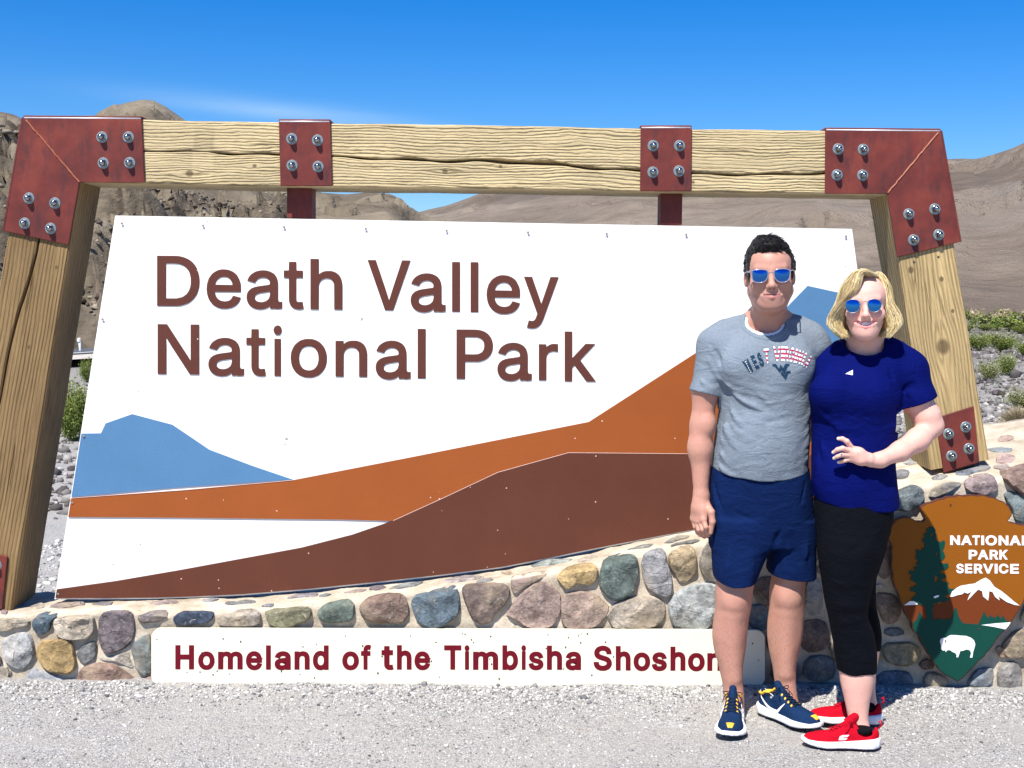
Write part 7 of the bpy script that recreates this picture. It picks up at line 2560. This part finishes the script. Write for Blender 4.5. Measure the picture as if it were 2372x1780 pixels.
# ---- hair
def hair_mat(name, stops, rough=.42, spec=.5):
    t = NT(name)
    a = t.n('ShaderNodeAttribute', attribute_name='tone')
    c = t.ramp(a.outputs['Fac'], stops)
    c = t.mix(1.0, c, t.ramp(t.noise(t.tc(), 90, 3, .7), [(.3, .8), (.7, 1.2)]), 'MULTIPLY')
    return t.done(c, rough, Specular_IOR_Level=spec, Sheen_Weight=.1)


M_HRM = hair_mat('near black hair', [(0, (.004, .0035, .0035)), (.7, (.010, .008, .007)), (1, (.03, .024, .022))], .5, .12)
Fh = Field(np.array(hc) - [.125, .135, .10], np.array(hc) + [.125, .15, .145], .0026)
Fh.ell((0, .018, .040), (.083, .099, .092), MH, .01)
Fh.ell((-.004, -.040, .100), (.042, .048, .020), MH, .035)
Fh.ell((-.010, -.005, .120), (.034, .055, .014), MH, .03)
for s_ in (-1, 1):
    Fh.ell((s_ * .069, -.016, .012), (.012, .028, .040), MH, .02)
# face opening
Fh.ell((-.002, -.105, .020), (.0640, .062, .060), MH, .012, 'sub')
Fh.ell((0, -.10, -.05), (.085, .085, .075), MH, .01, 'sub')
Fh.ell((0, .0, -.115), (.11, .075, .095), MH, .012, 'sub')
for s_ in (-1, 1): Fh.ell((s_ * .090, -.002, -.030), (.022, .030, .036), MH, .008, 'sub')
Fh.noise(np.array(hc) - .14, np.array(hc) + .15, 55, .003, 12, .02, (1.6, .8, 1), 3)
hm = Fh.mesh('hair', M_HRM, man)
at = hm.data.attributes.new('tone', 'FLOAT', 'POINT')
at.data.foreach_set('value', np.full(len(hm.data.vertices), .3, np.float32))
HB = bvh_of(hm)
r = np.random.default_rng(31)
PS, tn = [], []
MHr = MH.to_3x3()
for _k in range(2600):
    th = r.uniform(0, 2 * PI)
    ph = r.uniform(-.1, 1.0)
    dloc = Vector((math.cos(th) * math.cos(ph), math.sin(th) * math.cos(ph), math.sin(ph))).normalized()
    dw = (MHr @ dloc).normalized()
    o_ = MH @ Vector((0, .01, .03))
    q = HB.ray_cast(o_ + dw * .3, -dw)
    if q[0] is None or (q[0] - o_).length < .06: continue
    nr = q[1]
    # combed up and over from the forehead to image right / back
    fl = MHr @ Vector((.55, .55, .0)) if dloc.z > .35 else MHr @ Vector((.15 * dloc.x, .45, -1.0))
    fl = (fl - nr * fl.dot(nr))
    if fl.length < 1e-3: continue
    fl = fl.normalized()
    if dloc.y < -.45 and dloc.z < .42: continue
    ln = r.uniform(.018, .036) if dloc.z > .35 else r.uniform(.010, .020)
    if dloc.y < -.6 and dloc.z > .3: fl = (fl + nr * .10).normalized()
    side = nr.cross(fl) * r.normal(0, .22)
    pts = [q[0] - nr * .002 + (fl + side) * ln * t + nr * (math.sin(t * PI * .95) * (.0018 + .0022 * r.random()) - (ln * t) ** 2 / .16) for t in np.linspace(0, 1, 6)]
    PS.append([tuple(p) for p in pts])
    tn.append(np.clip(r.normal(.45, .25), 0, 1))
strands('hair_strand', np.array(PS), np.array([.0011, .0012, .0011, .0009, .0007, .0003]), M_HRM, hm, np.array(tn))
# ------------------------------------------------------------------ the woman
wom = empty('person', G(1950, 1700), 'blonde woman in royal blue t-shirt, black leggings and red sneakers, hand on hip', 'person')
M_SKW = skin_mat('fair skin', (.70, .41, .325), (.70, .33, .265))
Fw = Field((.86, 4.46, -.01), (1.70, 5.08, 1.70), HB_)
hw = W(2003, 708, 4.70)
MW = Matrix.Translation(hw) @ Euler((math.radians(-1), math.radians(-1.5), math.radians(-13))).to_matrix().to_4x4() @ Matrix.Scale(.98, 4)
head(Fw, MW, True)
Fw.cone(MW @ Vector((0, .025, -.05)), V3(2005, 812, 4.80), .050, .056, .02)
Fw.ell(MW @ Vector((0, -.014, -.100)), (.042, .046, .022), None, .03)
Fw.cone(V3(1975, 800, 4.82), V3(1925, 846, 4.84), .034, .036, .05)
Fw.cone(V3(2040, 795, 4.80), V3(2095, 838, 4.79), .036, .040, .05)
TW = rows_px([(815, 1940, 2085, 4.80, .06), (840, 1912, 2100, 4.80, .085), (890, 1895, 2085, 4.79, .105), (950, 1890, 2076, 4.78, .112), (1010, 1890, 2066, 4.775, .108), (1060, 1888, 2062, 4.77, .115), (1110, 1888, 2064, 4.765, .122), (1170, 1892, 2066, 4.76, .125), (1240, 1896, 2055, 4.755, .115)])
Fw.loft(TW, .03)
FL = rows_px([(1140, 1900, 2050, 4.72, .098), (1190, 1893, 2062, 4.70, .098), (1277, 1896, 2044, 4.665, .092), (1320, 1902, 2026, 4.655, .082), (1398, 1915, 2008, 4.64, .064), (1428, 1922, 2004, 4.64, .060), (1465, 1930, 2020, 4.64, .060), (1500, 1936, 2027, 4.635, .058), (1560, 1944, 2028, 4.625, .056), (1590, 1949, 2022, 4.62, .048), (1630, 1958, 2013, 4.615, .038), (1665, 1966, 2010, 4.61, .034), (1700, 1962, 2014, 4.605, .038)])
BL = rows_px([(1140, 1905, 2050, 4.80, .095), (1190, 1900, 2066, 4.82, .095), (1277, 1915, 2048, 4.84, .090), (1340, 1930, 2025, 4.85, .078), (1400, 1948, 2024, 4.86, .062), (1440, 1953, 2034, 4.865, .058), (1475, 1957, 2040, 4.865, .056), (1515, 1962, 2036, 4.865, .052), (1560, 1975, 2028, 4.865, .042), (1595, 1984, 2026, 4.86, .036), (1630, 1982, 2030, 4.855, .040)])
Fw.loft(FL, .02, ex=2.0)
Fw.loft(BL, .02, ex=2.0)
Fw.cone(V3(1990, 1695, 4.605), V3(1900, 1722, 4.58), .030, .022, .03)
Fw.cone(V3(2005, 1640, 4.855), V3(1930, 1664, 4.84), .030, .022, .03)
Fw.ell(V3(1976, 1668, 4.585), (.012, .016, .014), None, .012)
# left arm, elbow out, hand on hip
shw, elw, wrw = V3(2108, 862, 4.77), V3(2158, 990, 4.735), V3(2040, 1066, 4.610)
Fw.cone(shw, V3(2122, 925, 4.755), .058, .055, .03)
Fw.chain([V3(2122, 925, 4.755), V3(2147, 966, 4.74), elw], [.054, .048, .036], .02)
Fw.ell(V3(2168, 984, 4.745), (.026, .030, .028), None, .02)
Fw.chain([elw, V3(2125, 1020, 4.698), V3(2085, 1046, 4.655), wrw], [.037, .0415, .035, .0255], .018)
cW_ = lambda x_, y_, Y_: W(1900 + x_ / 10.055, 980 + y_ / 10.055, Y_)
YH = 4.585
hand0 = cW_(1180, 880, 4.60)
Fw.cone(wrw, hand0, .0255, .024, .02)
kn = [(745, 600, YH), (680, 660, YH - .006), (665, 755, YH - .004), (690, 850, YH + .002)]
for q in kn: Fw.cone(cW_(1120 + (q[0] - 690) * .2, 850 + (q[1] - 740) * .25, 4.592), cW_(*q), .017, .0108, .010)
Fw.cone(cW_(900, 700, YH), cW_(950, 860, YH), .018, .018, .02)
Fw.chain([cW_(745, 600, YH), cW_(620, 430, YH - .012), cW_(520, 372, YH - .010), cW_(420, 368, YH - .002)], [.0102, .0092, .0080, .0060], .003)
Fw.chain([cW_(680, 655, YH - .006), cW_(520, 595, YH - .018), cW_(400, 625, YH - .012), cW_(300, 690, YH)], [.0102, .0090, .0080, .0060], .002)
Fw.chain([cW_(665, 755, YH - .004), cW_(500, 750, YH - .018), cW_(400, 785, YH - .010), cW_(322, 825, YH + .002)], [.0096, .0084, .0075, .0058], .002)
Fw.chain([cW_(690, 850, YH + .002), cW_(570, 880, YH - .010), cW_(490, 905, YH - .004), cW_(425, 920, YH + .004)], [.0088, .0078, .0070, .0054], .002)
# right arm behind the man's back
Fw.chain([V3(1915, 862, 4.85), V3(1900, 990, 5.0), V3(1800, 1030, 5.035)], [.054, .042, .034], .02)
Fw.noise((.86, 4.46, 0), (1.7, 5.08, 1.7), 30, .0006, 4, .012)
bw = Fw.mesh('body', M_SKW, wom)
vw, vl = local_of(bw, MW)
pt = Painter(len(vw))
x, y, z = vl.T
ck = np.exp(-(((np.abs(x) - .043) / .022) ** 2 + ((z + .034) / .020) ** 2)) * (y < -.01)
pt.put(ck * .5, (.72, .28, .24))
mo = ((np.abs(x) / .034) ** 2 + ((z + .066) / .0200) ** 2 < 1) & (y < -.070)
dlip = np.abs((z + .0690) + 0.0 - .35 * np.abs(x) * 0)
up = (z > -.0640) & (z < -.0572 + .03 * np.abs(x)) & (np.abs(x) < .0385) & (y < -.066)
dn = (z <= -.0610) & (z > -.0870 + x * x * 20) & (np.abs(x) < .0375) & (y < -.066)
pt.put(up * .75, (.50, .15, .15))
pt.put(dn * .85, (.56, .17, .17))
ins = ((np.abs(x) / .034) ** 2 + ((z + .0670) / .0092) ** 2 < 1) & (y > -.0855 + x * x * 9) & (y < -.05)
pt.put(ins * .95, (.10, .02, .02))
nst = (((np.abs(np.abs(x) - .006) < .0040) & (np.abs(z + .047) < .004)) & (y < -.09))
pt.put(nst * .3, (.3, .12, .1))
for q in (cW_(412, 362, YH - .004), cW_(290, 690, YH - .002), cW_(315, 828, YH), cW_(415, 922, YH + .002)):
    dn_ = np.linalg.norm(vw - np.array(q), axis=1)
    pt.put(np.clip((.0085 - dn_) / .002, 0, 1) * .9, (.80, .70, .52))
paint_attr(bw, pt.a, pt.c)
# teeth
M_TTH = simple('teeth', (.85, .83, .78), .3, .04)
m = MB()
for i in range(-5, 6):
    if i == 0: continue
    a = (i - .5 * np.sign(i)) * .0062
    yy = -.0825 + (a ** 2) * 15.0
    m2 = [MW @ Vector((a - .0030, yy, -.0600)), MW @ Vector((a + .0030, yy + .0002, -.0600)), MW @ Vector((a + .0028, yy - .0006, -.0735 + a * a * 12)), MW @ Vector((a - .0028, yy - .0006, -.0735 + a * a * 12))]
    back = [p + Vector((0, .004, 0)) for p in m2]
    m.prism(m2, back)
m.build('teeth', M_TTH, wom)

# ---- blue shirt
M_BSH = cloth_mat('royal blue jersey', (.0012, .0045, .086), .15, 1400, .8, .06, 0, .05)
Fb = Field((.92, 4.46, .78), (1.62, 5.02, 1.52), h)
Fb.loft(rows_px([(800, 1950, 2072, 4.81, .070), (812, 1932, 2090, 4.808, .088), (828, 1914, 2104, 4.805, .105), (850, 1899, 2104, 4.80, .118), (880, 1887, 2096, 4.79, .130), (910, 1880, 2090, 4.78, .138), (950, 1878, 2086, 4.775, .135), (1000, 1881, 2076, 4.77, .128), (1050, 1881, 2069, 4.765, .132), (1100, 1881, 2072, 4.76, .140), (1150, 1882, 2078, 4.758, .146), (1210, 1884, 2078, 4.755, .148)]), .03)
Fb.ell(V3(1925, 912, 4.70), (.075, .070, .070), None, .05)
Fb.ell(V3(2010, 915, 4.69), (.080, .070, .072), None, .05)
Fb.ell(V3(1960, 1110, 4.69), (.10, .07, .09), None, .06)
Fb.cone(V3(2060, 830, 4.80), V3(2108, 858, 4.775), .054, .063, .04)
Fb.cone(V3(2108, 858, 4.775), V3(2128, 928, 4.752), .063, .066, .03)
Fb.cone(V3(2128, 928, 4.752), V3(2142, 975, 4.74), .066, .067, .02)
Fb.cone(V3(1940, 838, 4.82), V3(1915, 862, 4.85), .050, .056, .04)
Fb.cone(V3(1915, 862, 4.85), V3(1905, 940, 4.94), .056, .053, .03)
for a_, b_ in (((1975, 800, 4.82), (1925, 846, 4.84)), ((2040, 795, 4.80), (2095, 838, 4.79))): Fb.cone(V3(*a_), V3(*b_), .040, .047, .04)
for a, b, c, w, am in [((2085, 935), (1975, 930), (2030, 925), .012, .007), ((2088, 945), (2000, 965), (2045, 950), .012, -.007), ((2090, 962), (1960, 1055), (2050, 1020), .013, .008), ((2084, 985), (1985, 1050), (2050, 1035), .011, -.006), ((2080, 1000), (2010, 1055), (2050, 1040), .009, .006), ((1885, 925), (1960, 1000), (1900, 970), .014, .006), ((1884, 980), (1930, 1080), (1895, 1040), .013, .007), ((1888, 1040), (1925, 1150), (1895, 1100), .012, .006), ((1930, 950), (1960, 1060), (1940, 1010), .012, .005), ((2060, 850), (2075, 930), (2062, 890), .010, -.006), ((2100, 905), (2130, 925), (2112, 920), .010, .006), ((2085, 910), (2120, 890), (2100, 895), .010, -.007),
                       ((1890, 1120), (2010, 1150), (1950, 1150), .012, .005), ((2070, 1110), (1990, 1165), (2040, 1150), .012, .005), ((1950, 1090), (2060, 1120), (2010, 1125), .013, .006), ((1895, 850), (1990, 880), (1940, 880), .016, .003)]:
    def on3(p):
        return V3(p[0], p[1], 4.775 - .135 * math.sqrt(max(0, 1 - ((p[0] - 1980) / 112) ** 2))) if p[0] < 2088 else V3(p[0], p[1], 4.70)
    Fb.fold(on3(a), on3(b), w * .95, am * 1.25, on3(c))
Fb.noise((.92, 4.46, .78), (1.62, 5.02, 1.52), 10, .0030, 27, .03, (1.1, 1.1, .7), 3)
rw = random.Random(14)
for _k in range(40):
    u, v = rw.uniform(1890, 2060), rw.uniform(940, 1175)
    ln, sl_ = rw.uniform(25, 70), rw.uniform(-.9, .3) if u > 1950 else rw.uniform(.2, 1.0)
    a, b = (u, v), (min(2078, u + ln), v + ln * sl_)
    mid = ((a[0] + b[0]) / 2 + rw.uniform(-6, 6), (a[1] + b[1]) / 2 + rw.uniform(2, 12))
    Fb.fold(on3(a), on3(b), rw.uniform(.006, .011), rw.uniform(-.0035, .0045), on3(mid))
Fb.op(lambda X, Y, Z: (np.interp(X[:, 0, 0], [V3(1880, 1168, 4.62).x, V3(1950, 1180, 4.61).x, V3(2078, 1190, 4.64).x], [V3(1880, 1167, 4.62).z, V3(1950, 1179, 4.61).z, V3(2078, 1190, 4.64).z])[:, None, None] + .0015 * np.sin(X * 50) + .10 * (Y - 4.62) - Z), (.9, 4.46, .7), (1.62, 5.02, 1.02), .003, 'cut')
ca, cb = V3(2088, 947, 4.75), V3(2169, 917, 4.75)
nrm_ = Vector(((ca.z - cb.z), 0, -(ca.x - cb.x))).normalized()
if nrm_.z > 0: nrm_ = -nrm_
Fb.plane((ca + cb) / 2, nrm_, V3(2094, 1010, 4.6), Vector((1.64, 4.95, V3(2169, 880, 4.75).z)), .003)
Fb.chain([V3(2118, 915, 4.757), V3(2140, 960, 4.745)], [.054, .060], .003, 'sub')
NA, NB = MW @ Vector((0, .0, -.04)), V3(2003, 806, 4.775)
D_full = Fb.D.copy()
Fb.cone(NA, NB, .056, .0700, .004, 'sub')
bsh = Fb.mesh('t_shirt', M_BSH, wom)
Fb.D = D_full
m = MB()
M_BCO = cloth_mat('royal blue collar', (.0012, .0042, .078), .1, 1500, .8)
neck_trim(Fb, NA, NB, .056, .0700, .009, .0, .0015).mesh('collar', M_BCO, wom)
BB = bvh_of(bsh)
cC = crop(1560, 520, 2.594)
em1, em2 = cC([(1033, 900), (1052, 890), (1078, 876), (1077, 908), (1062, 905)]), cC([(1058, 893), (1068, 888), (1066, 900)])
decal('chest_emblem', BB, (1956, 855, 1978, 873), lambda a, b: (None if pin(a, b, em2) else 0) if pin(a, b, em1) else None, [M_PW], bsh, .5)

# ---- leggings
M_LEG = cloth_mat('black leggings', (.0014, .0020, .0045), .2, 1500, .85, 0, 0, .1)
Fl = Field((.92, 4.46, .10), (1.60, 5.02, .92), h)
off = .005
Fl.loft([(r_[0], r_[1], r_[2], r_[3] + off, r_[4] + off) for r_ in TW[5:]], .02)
Fl.loft([(r_[0], r_[1], r_[2], r_[3] + off, r_[4] + off) for r_ in FL[:]], .02, ex=2.0)
Fl.loft([(r_[0], r_[1], r_[2], r_[3] + off, r_[4] + off) for r_ in BL[:]], .02, ex=2.0)
for a, b, c, w, am in [((1912, 1392), (2008, 1400), (1960, 1412), .008, .004), ((1915, 1412), (2006, 1420), (1960, 1432), .008, -.003), ((1925, 1440), (2000, 1432), (1960, 1452), .007, .003), ((1900, 1230), (1990, 1260), (1940, 1262), .014, .004), ((2030, 1240), (1960, 1300), (2000, 1290), .014, .004), ((1905, 1340), (1990, 1350), (1950, 1362), .012, .003)]:
    Fl.fold(V3(*a, 4.58), V3(*b, 4.58), w * 1.3, am, V3(*c, 4.575))
Fl.noise((.92, 4.46, .10), (1.6, 5.02, .92), 11, .0022, 37, .03, (1, 1, .8), 3)
Fl.op(lambda X, Y, Z: (np.where(Y < 4.745, V3(1985, 1566, 4.57).z, V3(2000, 1512, 4.86).z) + .003 * np.sin(X * 70) + 0 * X - Z + .05 * (Y - 4.57)), (.9, 4.46, .05), (1.62, 5.02, .40), .003, 'cut')
Fl.mesh('leggings', M_LEG, wom)

# ---- shoes
tf, hf = g0(1858, 1724), g0(2030, 1733)
dW = (tf - hf).normalized()
s1, N1, Q1, prf = shoe(wom, tf - dW * .268, tf, .268, M_SRED, M_SWHT, M_LACR, 'woman', wk=.94, top=.96)
tb, hb = g0(1885, 1668), g0(2040, 1676)
dB = (tb - hb).normalized()
s2, N2, Q2, prf = shoe(wom, hb + Vector((.004, 0, 0)), hb + dB * .268, .268, M_SRED, M_SWHT, M_LACR, 'woman', wk=.94, top=.96)
M_SOCK = cloth_mat('black sock', (.006, .006, .008), .1)
for Mx_, u_ in ((N1, s1), (N2, s2)):
    m = MB()
    m.lathe(Mx_ @ Vector((.058, 0, .055)), (0, 0, 1), [(0, .031), (.010, .0315), (.015, .031), (.016, .028)], 24)
    m.build('sock', M_SOCK, u_, smooth=True)
    m = MB()
    m.tube([Mx_ @ Vector(p) for p in ((.004, 0, .070), (-.006, 0, .086), (-.004, 0, .100), (.006, 0, .092))], .003, 6)
    m.build('pull_tab', M_LACR, u_, smooth=True)
SB = bvh_of(s1)
cS = crop(1640, 1560, 5.027)
S1 = cS([(1520, 775), (1535, 735), (1570, 720), (1645, 718), (1628, 738), (1575, 742), (1565, 750), (1622, 752), (1618, 765), (1590, 778), (1525, 778)])
S1h = cS([(1548, 762), (1590, 760), (1580, 768), (1545, 769)])
decal('side_emblem', SB, (1938, 1700, 1970, 1718), lambda a, b: 0 if (pin(a, b, S1) and not pin(a, b, S1h)) else None, [M_SWO], s1, .4)
T1 = cS([(1500, 488), (1520, 490), (1590, 550), (1560, 575), (1535, 540)])
decal('tongue_emblem', SB, (1935, 1655, 1960, 1678), lambda a, b: 0 if pin(a, b, T1) else None, [M_SWO], s1, .4)

# ---- sunglasses
cG = crop(1900, 620, 8.3)
M_LNW = lens_mat('light blue mirror lens', (.012, .17, .50), None)
M_FRW = NT('thin silver frame').done((.42, .38, .38), .4, Metallic=1.0)
PGW = lambda x_, y_: Wp(x_, y_, MW, -.098, .35)
lw1 = cG([(480, 690), (520, 640), (620, 608), (720, 625), (765, 690), (765, 770), (720, 840), (640, 878), (560, 865), (500, 810)])
lw2 = cG([(905, 690), (940, 625), (1020, 602), (1120, 620), (1180, 680), (1175, 760), (1130, 830), (1050, 868), (965, 845), (915, 780)])
eL, eR = MW @ Vector((-.078, .015, .006)), MW @ Vector((.078, .015, .006))
pl_, pr_ = PGW(*cG([(482, 675)])[0]), PGW(*cG([(1185, 658)])[0])
glasses(wom, lw1, lw2, MW, PGW, M_LNW, M_FRW, .0008, [cG([(765, 705), (800, 695), (840, 688), (880, 695), (908, 705)]), cG([(755, 660), (840, 648), (915, 660)])], [[pl_, eL], [pr_, eR]])
# ring
m = MB()
rc = cW_(478, 757, YH - .017)
m.tube([rc + Vector((.0015 * math.sin(a), .0098 * math.cos(a), .0098 * math.sin(a))) for a in np.linspace(0, 2 * PI, 18)[:-1]], .0012, 6, closed=True)
m.lathe(rc + Vector((0, -.0085, .006)), Vector((0, -.8, .6)), [(0, .0016), (.002, .0032), (.0035, .002)], 8)
m.build('ring', M_FRW, wom, smooth=True)

# ---- hair: solid underlayer and locks
M_HRW = hair_mat('blonde hair', [(0, (.26, .16, .05)), (.25, (.54, .38, .14)), (.6, (.80, .64, .33)), (1, (.92, .84, .60))], .4, .45)
Fg = Field(np.array(hw) - [.16, .12, .17], np.array(hw) + [.16, .17, .14], .003)
Fg.ell((0, .018, .036), (.080, .098, .086), MW, .01)
for s_ in (-1, 1): Fg.ell((s_ * .082, .042, -.045), (.024, .050, .066), MW, .03)
Fg.ell((0, .075, -.04), (.075, .040, .075), MW, .03)
Fg.ell((.010, -.105, .012), (.064, .070, .062), MW, .01, 'sub')
Fg.ell((0, -.10, -.07), (.073, .10, .085), MW, .01, 'sub')
Fg.ell((0, -.02, -.14), (.062, .075, .07), MW, .01, 'sub')
Fg.noise(np.array(hw) - .17, np.array(hw) + .17, 40, .003, 15, .02, (1.5, 1.5, .3), 2)
hg = Fg.mesh('hair', M_HRW, wom)
at = hg.data.attributes.new('tone', 'FLOAT', 'POINT')
at.data.foreach_set('value', np.full(len(hg.data.vertices), .12, np.float32))
r = np.random.default_rng(77)
PS, tn = [], []
NLK = 270


def cat_rom(P, m):
    P = np.array(P)
    P = np.vstack([2 * P[0] - P[1], P, 2 * P[-1] - P[-2]])
    out = []
    n = len(P) - 3
    for t in np.linspace(0, n - 1e-6, m):
        i = int(t)
        f = t - i
        p0, p1, p2, p3 = P[i:i + 4]
        out.append(.5 * ((2 * p1) + (-p0 + p2) * f + (2 * p0 - 5 * p1 + 4 * p2 - p3) * f * f + (-p0 + 3 * p1 - 3 * p2 + p3) * f ** 3))
    return np.array(out)


for lk in range(NLK):
    left = lk % 2 == 0
    layer = 1.04 - .30 * r.random() ** 1.6
    if left:
        a = math.radians(r.uniform(34, 175)) if lk % 6 else math.radians(r.uniform(22, 48))
        sx_ = -1
    else:
        a = math.radians(r.uniform(72, 178))
        sx_ = 1
    dx, dy = sx_ * math.sin(a), -math.cos(a)
    front = max(0, math.cos(a))
    part = np.array([.034 - .004 * r.random(), -.045 + .11 * (1 - front) * r.random() + (-.03 * front if left else .0), .112])
    if left:
        p1 = np.array([.0 + dx * .030, -.052 * front + dy * .02 - .018 * front, .119])
        p2 = np.array([dx * .068 - .004, dy * .072 - .028 * front, .072 - .010 * front])
        a3 = max(a, math.radians(56))
        p3 = np.array([-math.sin(a3) * .088 - .004, -math.cos(a3) * .088, .012])
        a4 = max(a, math.radians(72) + .25 * r.random())
        dx, dy = -math.sin(a4), -math.cos(a4)
    else:
        p1 = np.array([.045 + dx * .012, dy * .03 - .02 * front, .108])
        p2 = np.array([.012 + dx * .062, dy * .078, .070])
        p3 = np.array([dx * .086, dy * .090 + .004, .012])
    if abs(dx) > .3:
        out_ = 1.0
    else: out_ = .75
    p4 = np.array([dx * (.086 + .030 * out_), dy * .092 + .006, -.040])
    p5 = np.array([dx * (.086 + .034 * out_), dy * .090 + .004, -.078])
    el_ = r.uniform(-.118, -.104)
    p6 = np.array([dx * (.078 + .010 * r.random()), dy * .082 + .000, el_])
    lw_ = np.array([1, 1, .5 + .5 * 1, 1, 1, 1, 1.0]) * 0 + np.array([1, 1, max(layer, .97), max(layer, .95), layer, layer, layer])
    cpts_ = np.array([part, p1, p2, p3, p4, p5, p6])
    cpts_[:, :2] *= lw_[:, None]
    C = cat_rom(cpts_, 20)
    ph, amp_ = r.uniform(0, 6.28), r.uniform(.002, .006)
    tt = np.linspace(0, 1, 20)
    wv = amp_ * np.sin(ph + tt * 9) * tt
    C[:, 0] += wv * abs(dy) + wv * .6
    C[:, 1] += wv * abs(dx)
    tone = np.clip(r.normal(.62, .20), 0, 1)
    ns = 24
    for _ in range(ns):
        o1 = r.normal(0, 1, 3) * .0050
        spread = .35 + .65 * np.sin(np.clip(tt * 1.15, 0, 1) * PI) ** .5
        S = C + o1[None] * spread[:, None]
        S[:, 2] += r.normal(0, .003) * tt
        wob = r.normal(0, .0012)
        S[:, 0] += wob * np.sin(tt * 14 + r.uniform(0, 6))
        PS.append(S)
        tn.append(np.clip(tone + r.normal(0, .12), 0, 1))
PS = np.array(PS)
A = np.array(MW)
PS = PS @ A[:3, :3].T + A[:3, 3]
rad_ = np.interp(np.linspace(0, 1, 20), [0, .15, .8, 1], [.0006, .0008, .0008, .0003])
strands('hair_strand', PS, rad_, M_HRW, hg, np.array(tn))
